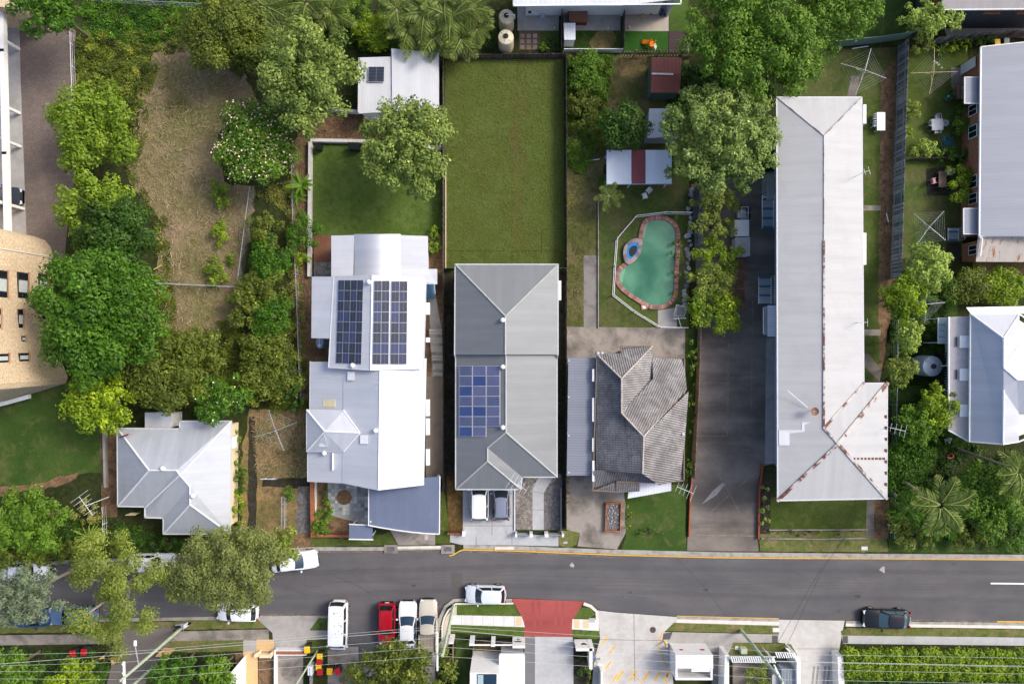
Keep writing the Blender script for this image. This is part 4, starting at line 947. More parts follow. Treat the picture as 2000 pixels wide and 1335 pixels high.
# ------------------------------------------------------------------ 7. verandah house, right edge
e, r, rr = 4.6, 6.3, 6.6
vh, vroof = house('verandah_house', 'blue-grey hipped house with a flat verandah roof on the right edge', 'house',
    [[(1896, 613, e), (1960, 660, r), (1960, 718, r), (1986, 741, rr), (1960, 761, r), (1959, 867, r - .1), (1894, 862, e)], [(1896, 613, e), (1991, 613, e), (1960, 660, r)],
     [(1960, 660, r), (1991, 613, e), (1993, 672, e), (1960, 718, r)], [(1960, 718, r), (1993, 672, e + .1), (2100, 690, e), (2100, 741, rr), (1986, 741, rr)], [(1986, 741, rr), (2100, 741, rr), (2100, 820, e), (1990, 806, e + .1), (1960, 761, r)],
     [(1960, 761, r), (1990, 806, e + .1), (1990, 862, e), (1959, 867, r - .1)]],
    roof_mat('pale_blue_sheet_roof', rgb(184, 188, 197), .19, .5, .45, .06, lap=.76, metal=.4), [(1896, 613, e), (1991, 613, e), (2100, 680, e), (2100, 820, e), (1990, 862, e), (1959, 867, r - .1), (1894, 862, e)], 4.5, M_WALLW,
    [[(1896, 613, e), (1960, 660, r)], [(1991, 613, e), (1960, 660, r)], [(1960, 660, r), (1960, 718, r)], [(1960, 718, r), (1986, 741, rr), (2100, 741, rr)], [(1960, 761, r), (1959, 867, r - .1)], [(1960, 718, r), (1993, 672, e + .1)]], RW_CAP, gut_mat=M_WHITE)
m = MB(); facet(m, [(1853, 619, 3.6), (1894, 617, 4.1), (1893, 862, 4.1), (1853, 840, 3.6)], (-1, 0)); vd = m.build('verandah_roof', concrete_mat('flat_roof', rgb(196, 190, 190), rgb(176, 170, 168), .4), vh)
m = MB(); strip3(m, W3([(1853, 619, 3.6), (1853, 840, 3.6), (1893, 862, 4.1)]), .12, .16, -.02); m.build('gutter', M_WHITE, vd)
m = MB(); facet(m, [(1887, 600, 4.3), (2100, 596, 4.3), (2100, 612, 4.5), (1896, 612, 4.5)], (0, 1)); m.build('rear_awning', R_WHITE, vh)
for y in (655, 719, 789):
    plate(vd, 'roof_hatch', [(1872, y, 3.8), (1892, y, 4.1), (1892, y + 24, 4.1), (1872, y + 24, 3.8)], M_VENT, .18, .02)
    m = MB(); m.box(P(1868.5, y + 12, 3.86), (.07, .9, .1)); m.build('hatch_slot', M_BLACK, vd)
m = MB()
for y in range(690, 840, 5): m.box((P(1850, y, 1.8)[0], P(1850, y, 1.8)[1], 1.8), (.05, .1, 3.2))
m.build('slat_screen', M_DARKW, vh)
t = thing('glass_awning', 'pale glass awning beside the flat verandah roof', 'awning', P(1842, 645, YZ))
GA = plain('pale_glass', rgb(160, 180, 186), .2, .5, var=.05)
for k in range(4):
    m = MB(); y0, y1 = 622 + k * 12, 633 + k * 12; facet(m, [(1832, y0, 2.6), (1853, y0, 3.0), (1853, y1, 3.0), (1832, y1, 2.6)], (-1, 0)); m.build('pane', GA, t)
m = MB(); strip3(m, W3([(1832, 621, 2.6), (1854, 621, 3.0)]), .06, .08); strip3(m, W3([(1832, 670, 2.6), (1854, 670, 3.0)]), .06, .08); strip3(m, W3([(1832, 621, 2.6), (1832, 670, 2.6)]), .06, .08)
for y in (622, 669): b = P(1832, y, 2.6); m.tube((b[0], b[1], .1), b, .04)
m.build('frame', M_WHITE, t)
# ------------------------------------------------------------------ 8. townhouses, top edge
e = 4.6
th, throof = house('townhouse_row', 'white-roofed townhouse row with walled back patios at the top edge', 'townhouses', [[(1003, 11, e), (1100, 11, e), (1214, 11, e), (1330, -2, e), (1330, -90, 5.2), (1003, -90, 5.2)]], roof_mat('white_panel_roof', rgb(206, 210, 216), .45, .5, .4, .14), [(1003, 11, e), (1330, 8, e), (1330, -90, e), (1003, -90, e)], 4.4, M_WALLW, over=1.2, gut_mat=M_WHITE)
for (x0, y0), (x1, y1) in (((1095, 30), (1099, 8)), ((1212, 32), (1218, 8)), ((1301, 33), (1325, 0))):
    a = P(x0, y0, .1); b = P(x1, y1, 4.4); m = MB(); m.prism([(a[0], a[1]), (a[0] + .18, a[1]), (a[0] + .18, a[1] + 3.0), (a[0], a[1] + 3.0)], .1, 4.4); m.build('fin_wall', M_WALLW, th)
# ------------------------------------------------------------------ 9. dark house, top right corner
e = 5.0
dh, droof = house('charcoal_house', 'charcoal-walled house with a weathered grey roof in the top right corner', 'house', [[(1841, 19, e), (2100, 17, e), (2100, -120, 6.2), (1841, -120, 6.2)]], roof_mat('weathered_grey_roof', rgb(150, 146, 148), .12, .6, .3, .3), [(1841, 19, e), (2100, 17, e), (2100, -120, e), (1841, -120, e)], 4.9, M_DARKW, over=.5)
for x0, x1 in ((1920, 1952), (1985, 2010)):
    m = MB(); a = P(x0, 20, 4.2); b = P(x1, 20, 4.2); m.box(((a[0] + b[0]) / 2, a[1] - .1, 4.2), (b[0] - a[0], .5, .12)); m.build('timber_hood', M_BROWNT, dh)
m = MB(); m.box((*P(1834, 8, 3)[:2], 3.2), (.9, 1.6, .8)); m.build('bay_window', M_BROWNT, dh)
# ------------------------------------------------------------------ 10. cream brick apartments, left edge
foot = [(-250, 430), (20, 452), (70, 462), (90, 470), (100, 482), (105, 500), (107, 540), (110, 600), (116, 660), (124, 710), (134, 738), (130, 748), (0, 788), (-250, 860)]
ba = thing('brick_apartments', 'tall cream brick apartment block with a rounded corner on the left edge', 'apartment building', P(40, 620, YZ))
f2d = [P(x, y)[:2] for x, y in foot]; m = MB()
f2d = f2d[::-1] if sum(f2d[i - 1][0] * f2d[i][1] - f2d[i][0] * f2d[i - 1][1] for i in range(len(f2d))) < 0 else f2d
acc = 0
for i in range(len(f2d)):
    p, q = f2d[i], f2d[(i + 1) % len(f2d)]; L = math.dist(p, q)
    m.face([(*p, YZ), (*q, YZ), (*q, 11), (*p, 11)], [(acc, YZ), (acc + L, YZ), (acc + L, 11), (acc, 11)]); acc += L
m.face([(*p, 11) for p in f2d]); m.build('wall', M_CBRICK, ba, smooth=True)
m = MB()
fx = lambda py: P(np.interp(py, [482, 500, 540, 600, 660, 710, 738], [100, 105, 107, 110, 116, 124, 134]), py)
rail = [fx(y) for y in (505,)]
a = fx(503); m.tube((a[0] + .05, a[1], .3), (a[0] + .05, a[1] - .1, 10.5), .05); m.build('downpipe', M_WHITE, ba)
for py, z, wd, hh in ((557, 1.8, 2.2, 1.15), (557, 4.5, 2.35, 1.3), (554, 7.1, 2.35, 1.3), (622, 5.1, 1.7, .55), (610, 1.9, 1.2, .5), (661, 5.0, .5, .4), (697, 5.3, .75, 1.2), (699, 7.8, .75, 1.2), (622, 7.8, 1.7, .55)):
    k = (H - z) / H; a = fx(667.5 + (py - 667.5) * k); x = a[0]; y = a[1]
    m = MB(); m.box((x + .02, y, z), (.12, wd, hh)); f = m.build('window', plain('dark_frame', rgb(48, 42, 40), .6, .3), ba)
    m = MB(); m.box((x + .085, y - wd * .04, z), (.02, wd * .46, hh * .84)); m.build('blind', plain('blind', rgb(186, 194, 192), .7, .3), f)
    for q_ in (-.4, .36): m = MB(); m.box((x + .085, y + wd * q_, z), (.02, wd * .18, hh * .84)); m.build('pane', M_GLASS, f)
    m = MB(); m.box((x + .03, y, z - hh / 2 - .1), (.16, wd + .2, .12)); m.build('sill', plain('brick_sill', rgb(176, 136, 104), .8, .2, var=.2, vscale=8), f)
m = MB(); m.prism([P(x, y, 1.3)[:2] for x, y in ((-60, 800), (12, 782), (55, 770), (55, 778), (12, 790), (-60, 808))], .9, 1.3); m.build('balcony_edge', M_WHITE, ba)
# open car park under the left building
cpk = thing('undercroft_carpark', 'open car park with white columns and long beam on the upper left edge', 'car park', P(10, 240, YZ))
m = MB(); strip3(m, W3([(5, 5, 3.2), (7, 100, 3.2), (12, 300, 3.2), (16, 470, 3.2)]), .42, .5); m.build('beam', M_WALLW, cpk)
for x, y in ((42, 97), (43, 222), (45, 287), (51, 408)):
    a = P(x, y, .1); m = MB(); m.box((a[0] - .2, a[1], 1.7), (.3, .25, 3.0)); m.build('column', M_WALLW, cpk)
    m = MB(); b = P(-60, y, 3.0); m.box(((a[0] + b[0]) / 2, a[1], 3.35), (a[0] - b[0], .28, .45)); m.build('cross_beam', M_WALLW, cpk)
m = MB(); m.prism([P(x, y, 3)[:2] for x, y in ((-60, 2), (20, 4), (45, 18), (62, 30), (58, 34), (20, 28), (-60, 26))], .1, 4.5); m.build('end_wall', M_CBRICK, cpk)
# ------------------------------------------------------------------ sheds
e = 2.9
t, rf = house('white_garage', 'white flat-roofed garage with one small solar panel, beside the olive tree at the back', 'shed', [[(701, 114, e), (770, 112, e + .1), (768, 219, e + .1), (700, 221, e)], [(765, 96, e + .25), (856, 104, e + .1), (856, 212, e + .1), (766, 219, e + .25)]],
    roof_mat('grubby_white_roof', rgb(194, 197, 202), .19, .5, .4, .08, rgb(176, 180, 182), .5), [(701, 114, e), (765, 112, e), (765, 96, e + .1), (856, 104, e), (856, 212, e), (700, 221, e)], 2.8, M_WALLW, along=(0, -1), over=.2, gut_mat=M_GUT)
solar(rf, [(719, 131, 3.0), (752, 131, 3.05), (751, 161, 3.05), (718, 161, 3.0)], 1, 1, [SD[2]], gap=.02)
e = 2.5
t, rf = house('red_shed', 'small shed with a faded red ribbed roof and green walls', 'shed', [[(1273, 112, e), (1331, 112, e), (1316, 145, e + .25), (1270, 145, e + .25)][:2] + [(1330, 144, e + .25), (1272, 144, e + .25)], [(1272, 144, e + .25), (1330, 144, e + .25), (1328, 181, e), (1271, 181, e)]],
    roof_mat('faded_red_roof', rgb(136, 78, 68), .36, .65, .3, .3, rgb(84, 62, 58), .7), [(1273, 112, e), (1331, 112, e), (1328, 181, e), (1271, 181, e)], 2.4, plain('green_tin', rgb(96, 116, 110), .6, .3, var=.1), gut=False, over=.12)
m = MB(); strip3(m, W3([(1274, 144, e + .3), (1314, 145, e + .3)]), .16, .03); m.build('ridge_strip', plain('flaked_white', rgb(214, 208, 204), .7, .3, var=.3, vscale=6), rf)
t, rf = house('silver_shed', 'silver corrugated shed half under the pale gum tree', 'shed', [[(1268, 212, 2.2), (1297, 212, 2.45), (1297, 268, 2.45), (1264, 270, 2.2)], [(1297, 212, 2.45), (1330, 213, 2.2), (1330, 270, 2.2), (1297, 268, 2.45)]],
    roof_mat('stained_silver_roof', rgb(190, 198, 208), .1, .5, .4, .12, rgb(110, 116, 118), .6), [(1268, 212, 2.2), (1330, 213, 2.2), (1330, 270, 2.2), (1264, 270, 2.2)], 2.1, M_STEEL, gut=False, over=.1)
cb = thing('pool_cabana', 'white cabana roof with one dark red stripe by the pool lawn', 'pergola', P(1245, 327, YZ))
m = MB()
q = lambda a, b: [(a, 293, 2.5), (b, 293, 2.5), (b, 359, 2.3), (a, 360, 2.3)]
facet(m, q(1185, 1233)); rf = m.build('roof', roof_mat('white_cabana_roof', rgb(214, 222, 232), .15, .5, .4, .12), cb)
m = MB(); facet(m, q(1233, 1261)); m.build('red_stripe', roof_mat('maroon_sheet', rgb(122, 58, 64), .15, .5, .4, .1), rf)
m = MB(); facet(m, q(1261, 1312)); m.build('roof', MATS['white_cabana_roof'], cb)
m = MB(); strip3(m, W3([(1185, 293, 2.5), (1185, 360, 2.3), (1312, 359, 2.3)]), .05, .1, -.04); m.build('fascia', plain('pale_blue_trim', rgb(150, 176, 204), .5, .4), rf)
for x, y in ((1188, 356), (1233, 356), (1306, 355), (1188, 297), (1306, 297)):
    m = MB(); m.box((*P(x, y, 2.3)[:2], 1.2), (.08, .08, 2.3)); m.build('post', M_WHITE, cb)
t, rf = house('tin_locker', 'narrow white ribbed garden locker behind the townhouse patios', 'locker', [[(1101, 45, 1.9), (1124, 45, 1.9), (1124, 78, 1.8), (1102, 78, 1.8)]], MATS['white_ribbed'], [(1101, 45, 1.9), (1124, 45, 1.9), (1124, 78, 1.8), (1102, 78, 1.8)], 1.8, M_WALLW, gut=False, over=.05)
# ------------------------------------------------------------------ foliage
def leaf_mesh(name, C, N, size, tint, mat, aspect=.62, rng=None, droop=0.0):
    """C centres (n,3), N normals, size (n,), tint (n,): one folded kite of 2 triangles per leaf"""
    rng = rng or np.random.default_rng(1); n = len(C)
    N = N / (np.linalg.norm(N, axis=1, keepdims=True) + 1e-9)
    r = rng.normal(size=(n, 3)); T = r - N * (r * N).sum(1, keepdims=True); T /= (np.linalg.norm(T, axis=1, keepdims=True) + 1e-9)
    if droop: T[:, 2] -= droop; T /= (np.linalg.norm(T, axis=1, keepdims=True) + 1e-9)
    B = np.cross(N, T); s = size[:, None]
    V = np.stack([C - T * s * .55, C + B * s * aspect * .5 - N * s * .1, C + T * s * .55, C - B * s * aspect * .5 - N * s * .1], 1).reshape(-1, 3)
    me = bpy.data.meshes.new(name); me.vertices.add(4 * n); me.vertices.foreach_set('co', V.astype(np.float32).ravel())
    i = np.arange(n) * 4
    F = np.stack([i, i + 1, i + 2, i, i + 2, i + 3], 1).ravel()
    me.loops.add(6 * n); me.loops.foreach_set('vertex_index', F.astype(np.int32))
    me.polygons.add(2 * n); me.polygons.foreach_set('loop_start', (np.arange(2 * n) * 3).astype(np.int32))
    try: me.polygons.foreach_set('loop_total', np.full(2 * n, 3, np.int32))
    except Exception: pass
    a = me.attributes.new('tint', 'FLOAT', 'POINT'); a.data.foreach_set('value', np.repeat(np.clip(tint, 0, 1), 4).astype(np.float32))
    me.materials.append(mat); me.update(calc_edges=True); me.validate()
    return me
def lobes_for(rng, rx, ry, rz, n, fr, spread=1.0, dome=1.0):
    """boughs over the upper half of an ellipsoid: (centre, radius)"""
    out = []
    n = int(n * 1.7); fr *= .74; rx *= 1.06; ry *= 1.06
    for k in range(n):
        a = k * 2.39996 + rng.uniform(-.4, .4); u = (k + .5) / n; rho = math.sqrt(u) * spread
        rho = min(1.0, rho * rng.uniform(.88, 1.08)); zz = math.sqrt(max(0, 1 - rho * rho * .9)) * dome
        r = fr * rng.uniform(.75, 1.3)
        out.append((rho * rx * math.cos(a) * (1 - fr * .3), rho * ry * math.sin(a) * (1 - fr * .3), rz * (zz * rng.uniform(.72, 1.08) - .25 + rng.uniform(-.16, .14)), r * min(rx, ry)))
    return out
DENS = 2.6
def foliage(rng, lobes, leaf, dens, up=.5, shell=.35, tint_sd=.16, squash=.8, clump=.16):
    Cs, Ns, Ss, Ts = [], [], [], []
    for (x, y, z, r) in lobes:
        n = max(12, int(DENS * dens * r * r / (leaf * leaf)))
        d = rng.normal(size=(n, 3)); d /= np.linalg.norm(d, axis=1, keepdims=True)
        d[:, 2] = np.where((d[:, 2] < -.25) & (rng.random(n) < .8), -d[:, 2], d[:, 2])
        rad = r * (1 - shell * rng.random(n) ** 1.5) * (1 + .12 * np.sin(d[:, 0] * 5 + x) + .12 * np.sin(d[:, 1] * 6 + y))
        # small sprigs inside a bough
        k = max(4, int(n / 14)); sp = rng.integers(0, k, n); off_ = rng.normal(size=(k, 3)) * r * clump; st = rng.normal(size=k) * tint_sd * .7
        c = d * rad[:, None]; c[:, 2] *= squash; c += off_[sp] + np.array([x, y, z])
        nm = d * .85 + np.array([0, 0, up * .75]) + rng.normal(size=(n, 3)) * .34
        Cs.append(c); Ns.append(nm); Ss.append(leaf * rng.uniform(.65, 1.35, n)); Ts.append(.45 + rng.normal() * tint_sd * .6 + st[sp] + rng.normal(size=n) * tint_sd * .8)
    return np.concatenate(Cs), np.concatenate(Ns), np.concatenate(Ss), np.concatenate(Ts)
BARK = plain('bark', rgb(108, 94, 78), .9, .15, var=.25, vscale=6)
BARKP = plain('pale_bark', rgb(158, 146, 128), .85, .15, var=.2, vscale=5)
L = dict(
    lime=leaf_mat('leaf_lime', rgb(72, 106, 20), rgb(158, 184, 52), rgb(196, 210, 90)),
    green=leaf_mat('leaf_green', rgb(38, 78, 14), rgb(104, 150, 34), rgb(148, 180, 58)),
    bright=leaf_mat('leaf_bright', rgb(60, 98, 20), rgb(132, 170, 50), rgb(176, 202, 84)),
    dark=leaf_mat('leaf_dark', rgb(35, 60, 17), rgb(85, 125, 36), rgb(127, 158, 59)),
    olive=leaf_mat('leaf_olive', rgb(76, 100, 38), rgb(170, 190, 94), rgb(216, 226, 134)),
    khaki=leaf_mat('leaf_khaki', rgb(78, 90, 46), rgb(160, 171, 92), rgb(202, 209, 129)),
    gum=leaf_mat('leaf_gum', rgb(64, 94, 34), rgb(172, 194, 100), rgb(220, 230, 150)),
    grey=leaf_mat('leaf_grey', rgb(92, 108, 82), rgb(142, 158, 122), rgb(168, 182, 146)),
    yellow=leaf_mat('leaf_yellow_green', rgb(78, 96, 30), rgb(173, 189, 81), rgb(215, 222, 112)),
    hedge=leaf_mat('leaf_hedge', rgb(62, 97, 17), rgb(178, 205, 41), rgb(237, 244, 69)),
    scrub=leaf_mat('leaf_scrub', rgb(60, 75, 24), rgb(135, 151, 51), rgb(180, 182, 80)),
    pale=leaf_mat('leaf_pale', rgb(94, 120, 44), rgb(202, 225, 105), rgb(245, 245, 145)),
    palm=leaf_mat('leaf_palm', rgb(62, 88, 34), rgb(156, 173, 88), rgb(215, 209, 127)),
    wisp=leaf_mat('leaf_wisp', rgb(107, 114, 49), rgb(184, 184, 90), rgb(220, 211, 115)))
def petal(name, c): return plain(name, c, .6, .3, var=.08)
def limb(m, p, q, r0, r1, n=6, rg=None):
    p = Vector(p); q = Vector(q); mid = (p + q) / 2 + Vector((rg.uniform(-.25, .25), rg.uniform(-.25, .25), rg.uniform(0, .3)))
    m.tube(p, mid, r0, n, (r0 + r1) / 2, False); m.tube(mid, q, (r0 + r1) / 2, n, r1, False)
NP = 0
def tree(name, label, px, py, rx, ry, zc, hz, mat, leaf=.26, nl=16, fr=.34, dens=6.5, up=.5, group=None, cat='tree', extra=(), bark=None, sq=.8, flowers=None, seed=None, tint_sd=.16, shell=.35, spread=1.0, lobes=None, clump=.16, part='crown', ragged=.35, aspect=.62, droop=0):
    """px,py: centre of the crown in the photo; rx,ry: half sizes in pixels; zc: height of the crown's middle, hz: half height (m)"""
    global NP; NP += 1
    sd_ = seed if seed is not None else NP * 17 + 3
    rng = np.random.default_rng(sd_); rg = random.Random(sd_)
    c = P(px, py, zc); k = (H - zc) / H * S; rx *= k; ry *= k
    t = thing(name, label, cat, (c[0], c[1], YZ), group, local=True)
    lb = lobes or lobes_for(rng, rx, ry, hz, nl, fr, spread)
    if lobes: lb = [(a * k * 1.04, b * k * 1.04, z_ * 1.3, r_ * k * .74) for a, b, z_, r_ in lobes]
    if not lobes and cat == 'tree':   # inner boughs fill the crown
        for i in range(7): a = i * .9; lb.append((rx * .42 * math.cos(a) * (i > 0), ry * .42 * math.sin(a) * (i > 0), -hz * .12, min(rx, ry) * .4))
    if ragged:   # ragged sprays beyond the main outline
        n2 = max(3, int(nl * ragged * 2)); av = sum(l[3] for l in lb) / len(lb)
        for i in range(n2):
            b = lb[rg.randrange(len(lb))]; a = rg.uniform(0, 6.28); q = b[3] * rg.uniform(.75, 1.05)
            lb.append((b[0] + q * math.cos(a), b[1] + q * math.sin(a), b[2] + b[3] * rg.uniform(-.3, .4), b[3] * rg.uniform(.28, .5)))
    C_, N_, S_, T_ = foliage(rng, lb, leaf, dens, up, shell, tint_sd, sq, clump)
    C_[:, 2] += zc - YZ
    low = C_[:, 2] < .05; C_[low, 2] = .05 + rng.random(low.sum()) * .3
    cr = link(part, leaf_mesh(part, C_, N_, S_, T_, L[mat], aspect, rng, droop), t)
    m = MB(); tr = max(.06, min(.28, min(rx, ry) * .055)); zt = max(.3, zc - YZ - hz * .5)
    m.tube((0, 0, -.1), (rg.uniform(-.2, .2), rg.uniform(-.2, .2), zt), tr * 1.3, 8, tr * .8, False)
    for b in rg.sample(lb[:nl], min(len(lb[:nl]), 7)): limb(m, (0, 0, zt - .15), (b[0] * .85, b[1] * .85, b[2] + zc - YZ), tr * .6, tr * .2, 5, rg)
    m.build('trunk' if cat == 'tree' else 'stem', bark or BARK, t)
    if flowers:
        fm, cnt, fs = flowers; i = rng.choice(np.where(N_[:, 2] > .3)[0], cnt)
        fc = C_[i] + rng.normal(size=(cnt, 3)) * .05 + np.array([0, 0, .12])
        o = link('blossom', leaf_mesh('blossom', fc, rng.normal(size=(cnt, 3)) * .3 + np.array([0, 0, 1]), fs * rng.uniform(.7, 1.3, cnt), np.full(cnt, .5), fm, .9, rng), t); o['kind'] = 'stuff'
    return t
def shrub(label, px, py, rx, ry, mat, h=1.4, leaf=.2, name='shrub', group=None, nl=None, fr=.42, **kw):
    kw.setdefault('dens', 7.0); rx *= 1.1; ry *= 1.1
    return tree(name, label, px, py, rx, ry, h * .55, h * .5, mat, leaf, nl or max(5, int(rx * ry / 160)), fr, group=group, cat=kw.pop('cat', 'shrub'), part='foliage', **kw)
def scatter(name, label, pts, mat, n, leaf, zmax, seed, cat=None, zmin=.0, tint_sd=.2, clumps=60, cr=.7):
    """ground cover nobody could count: leaves in low clumps inside a pixel outline"""
    rng = np.random.default_rng(seed); xs = [p[0] for p in pts]; ys = [p[1] for p in pts]
    def inside(x, y):
        r = np.zeros(len(x), bool); j = len(pts) - 1
        for i in range(len(pts)):
            xi, yi = pts[i]; xj, yj = pts[j]
            r ^= ((yi > y) != (yj > y)) & (x < (xj - xi) * (y - yi) / (yj - yi + 1e-9) + xi); j = i
        return r
    cx = rng.uniform(min(xs), max(xs), clumps * 4); cy = rng.uniform(min(ys), max(ys), clumps * 4); ok = inside(cx, cy); cx = cx[ok][:clumps]; cy = cy[ok][:clumps]
    kk = len(cx); i = rng.integers(0, kk, n); hh = rng.uniform(.3, 1, kk) * zmax; ct = rng.normal(size=kk) * tint_sd
    d = rng.normal(size=(n, 2)) * cr / S * .5; x = cx[i] + d[:, 0]; y = cy[i] + d[:, 1]; ok = inside(x, y); x, y, i, d = x[ok], y[ok], i[ok], d[ok]; n = len(x)
    rr = np.hypot(d[:, 0], d[:, 1]) * S / cr
    z = YZ + zmin + hh[i] * np.clip(1 - rr * .8, .1, 1) * rng.uniform(.6, 1, n)
    k = (H - z) / H * S; C_ = np.stack([(x - 1000) * k, (667.5 - y) * k, z], 1)
    me = leaf_mesh(name, C_, rng.normal(size=(n, 3)) * .5 + np.array([0, 0, .8]), leaf * rng.uniform(.6, 1.4, n), .45 + ct[i] + rng.normal(size=n) * tint_sd * .6, L[mat], .55, rng)
    return tag(link(name, me), label, cat, kind='stuff')
def blades(name, label, pts, mat, n, length, seed, wid=.035):
    """loose straw and grass lying about"""
    rng = np.random.default_rng(seed); o = scatter(name, label, pts, mat, 4, .1, .05, seed); me_old = o.data
    xs = [p[0] for p in pts]; ys = [p[1] for p in pts]; x = rng.uniform(min(xs), max(xs), n); y = rng.uniform(min(ys), max(ys), n)
    r = np.zeros(n, bool); j = len(pts) - 1
    for i in range(len(pts)):
        xi, yi = pts[i]; xj, yj = pts[j]; r ^= ((yi > y) != (yj > y)) & (x < (xj - xi) * (y - yi) / (yj - yi + 1e-9) + xi); j = i
    x, y = x[r], y[r]; n = len(x); z = YZ + rng.uniform(.03, .16, n); C_ = np.stack([(x - 1000) * S, (667.5 - y) * S, z], 1)
    field = .5 + .12 * np.sin(x * .05 + 2) * np.sin(y * .043)
    o.data = leaf_mesh(name, C_, rng.normal(size=(n, 3)) * .25 + np.array([0, 0, 1]), length * rng.uniform(.5, 1.5, n), field + rng.normal(size=n) * .2, L[mat], wid / length, rng)
    return o
L['straw'] = leaf_mat('leaf_straw', rgb(136, 118, 90), rgb(190, 170, 136), rgb(206, 190, 158), trans=.1)
L['turf'] = leaf_mat('leaf_turf', rgb(82, 92, 36), rgb(106, 114, 52), trans=.15)
L['litter'] = leaf_mat('leaf_litter', rgb(84, 62, 44), rgb(150, 118, 86), trans=.05)
# ---------------------------------------------------------------- the trees, from the top left round the picture
tree('leafy_tree', 'dense mid-green tree over the top of the brick driveway', 105, 22, 78, 50, 5.5, 2.6, 'green', .26, 20, .3)
tree('lime_tree', 'bright lime-green tree beside the brick driveway, upper of the two', 188, 252, 80, 82, 4.2, 2.3, 'lime', .26, 20, .3, ragged=.7, tint_sd=.14)
tree('lime_tree', 'yellowish lime-green tree beside the brick driveway, lower of the two', 182, 398, 84, 58, 4.2, 2.2, 'lime', .26, 18, .3, ragged=.7, tint_sd=.15)
tree('broadleaf_tree', 'very dark green tree between the lime trees and the dry lot', 232, 462, 80, 72, 4.5, 2.6, 'dark', .28, 18, .32)
tree('broadleaf_tree', 'huge glossy green tree shading the corner of the cream brick apartments', 198, 612, 122, 118, 6.5, 3.6, 'green', .30, 30, .27, tint_sd=.14)
tree('broadleaf_tree', 'yellow-tinged green tree on the edge of the apartment lawn', 196, 785, 66, 60, 4.5, 2.4, 'hedge', .28, 16, .3, tint_sd=.2)
tree('broadleaf_tree', 'dark feathery tree mass above the silver hipped cottage', 335, 728, 72, 76, 4.2, 2.6, 'scrub', .24, 18, .34)
tree('broadleaf_tree', 'shadowy tree filling the gap below the dry lot', 395, 690, 55, 45, 3.2, 2.0, 'scrub', .24, 12, .36)
tree('frangipani_tree', 'rounded dark frangipani at the back of the silver hipped cottage', 427, 777, 62, 46, 3.8, 1.9, 'green', .34, 15, .32, aspect=.4, flowers=(petal('cream_petal', rgb(236, 232, 214)), 40, .14))
tree('olive_tree', 'big olive-green tree in front of the white garage', 603, 152, 92, 104, 6.5, 3.8, 'olive', .27, 34, .24, dens=6.5, tint_sd=.17)
tree('flowering_tree', 'round tree speckled with pale pink blossom on the dry lot', 502, 283, 76, 76, 3.6, 2.1, 'bright', .25, 18, .33, tint_sd=.13, flowers=(petal('pink_petal', rgb(236, 206, 186)), 900, .15))
tree('olive_tree', 'pale olive tree leaning over the fence of the long plain lawn', 797, 290, 86, 92, 5.5, 3.0, 'olive', .27, 28, .25, tint_sd=.17, ragged=.6)
tree('broadleaf_tree', 'dark scrubby tree beside the top palms', 440, 62, 76, 76, 4.2, 2.6, 'scrub', .22, 20, .32)
tree('broadleaf_tree', 'low dark tree at the foot of the top left scrub', 510, 100, 45, 45, 3.4, 2.0, 'scrub', .22, 10, .38)
tree('eucalyptus_tree', 'straggly yellow-olive gum hanging over the street', 235, 1150, 110, 120, 6.5, 3.2, 'yellow', .17, 20, .2, bark=BARKP, tint_sd=.14, dens=8, ragged=.5,
     lobes=[(15, -105, 1.2, 24), (0, -82, .6, 22), (-40, -62, .8, 32), (-50, -40, 1.6, 34), (-22, -78, .5, 26), (14, -45, 1.0, 30), (30, -20, 1.6, 36), (60, -60, .8, 22), (66, -40, .9, 22), (10, 12, 1.0, 32), (-20, -5, .2, 28), (-60, 30, .6, 30), (-45, 50, 1.2, 32), (-18, 62, 1.4, 30), (12, 45, 1.0, 26), (35, 55, .6, 26), (80, 42, .8, 32), (95, 28, .4, 26), (-55, 85, .7, 28), (-35, 100, .5, 26), (5, 98, .2, 22), (105, -5, .5, 16), (-10, 25, .5, 26), (50, 20, .8, 26), (22, 78, .6, 22)])
tree('leafy_tree', 'massive olive-leaved tree overhanging the kerb and parked white cars', 446, 1106, 104, 84, 6.5, 3.4, 'khaki', .18, 40, .25, tint_sd=.12, dens=7, ragged=.1)
tree('leafy_tree', 'yellower side tree against the massive olive-leaved one', 552, 1066, 34, 36, 4.5, 2.2, 'yellow', .2, 10, .36)
tree('eucalyptus_tree', 'hazy grey-green gum hanging over the lower left of the street', 48, 1162, 92, 58, 8.5, 2.4, 'grey', .2, 24, .25, bark=BARKP, tint_sd=.12, ragged=.6)
tree('leafy_tree', 'large lush green tree at the bottom beside the parked cars', 790, 1308, 96, 66, 5.0, 2.6, 'scrub', .26, 26, .27, tint_sd=.2)
tree('broadleaf_tree', 'vast bright green tree beside the townhouse patios', 1452, 82, 122, 96, 7.0, 4.0, 'bright', .24, 38, .23, tint_sd=.13)
tree('broadleaf_tree', 'bright green spreading tree at the top edge above the long apartments', 1622, 18, 96, 72, 6.5, 3.4, 'bright', .24, 28, .25, tint_sd=.13)
tree('broadleaf_tree', 'green tree joining the two bright crowns at the top of the long roof', 1540, 110, 64, 74, 5.5, 3.0, 'bright', .24, 18, .3, tint_sd=.15)
tree('eucalyptus_tree', 'pale knobbly gum tree over the silver shed', 1402, 278, 112, 102, 6.0, 3.4, 'gum', .26, 46, .19, tint_sd=.17, dens=7.5, bark=BARKP, clump=.1)
tree('mango_tree', 'dense round dark tree beside the silver shed', 1215, 248, 46, 46, 3.0, 1.7, 'dark', .25, 14, .36, tint_sd=.18)
tree('leafy_tree', 'light green feathery tree at the top right by the charcoal house', 1812, 38, 60, 36, 4.0, 2.0, 'pale', .22, 16, .28, ragged=.8)
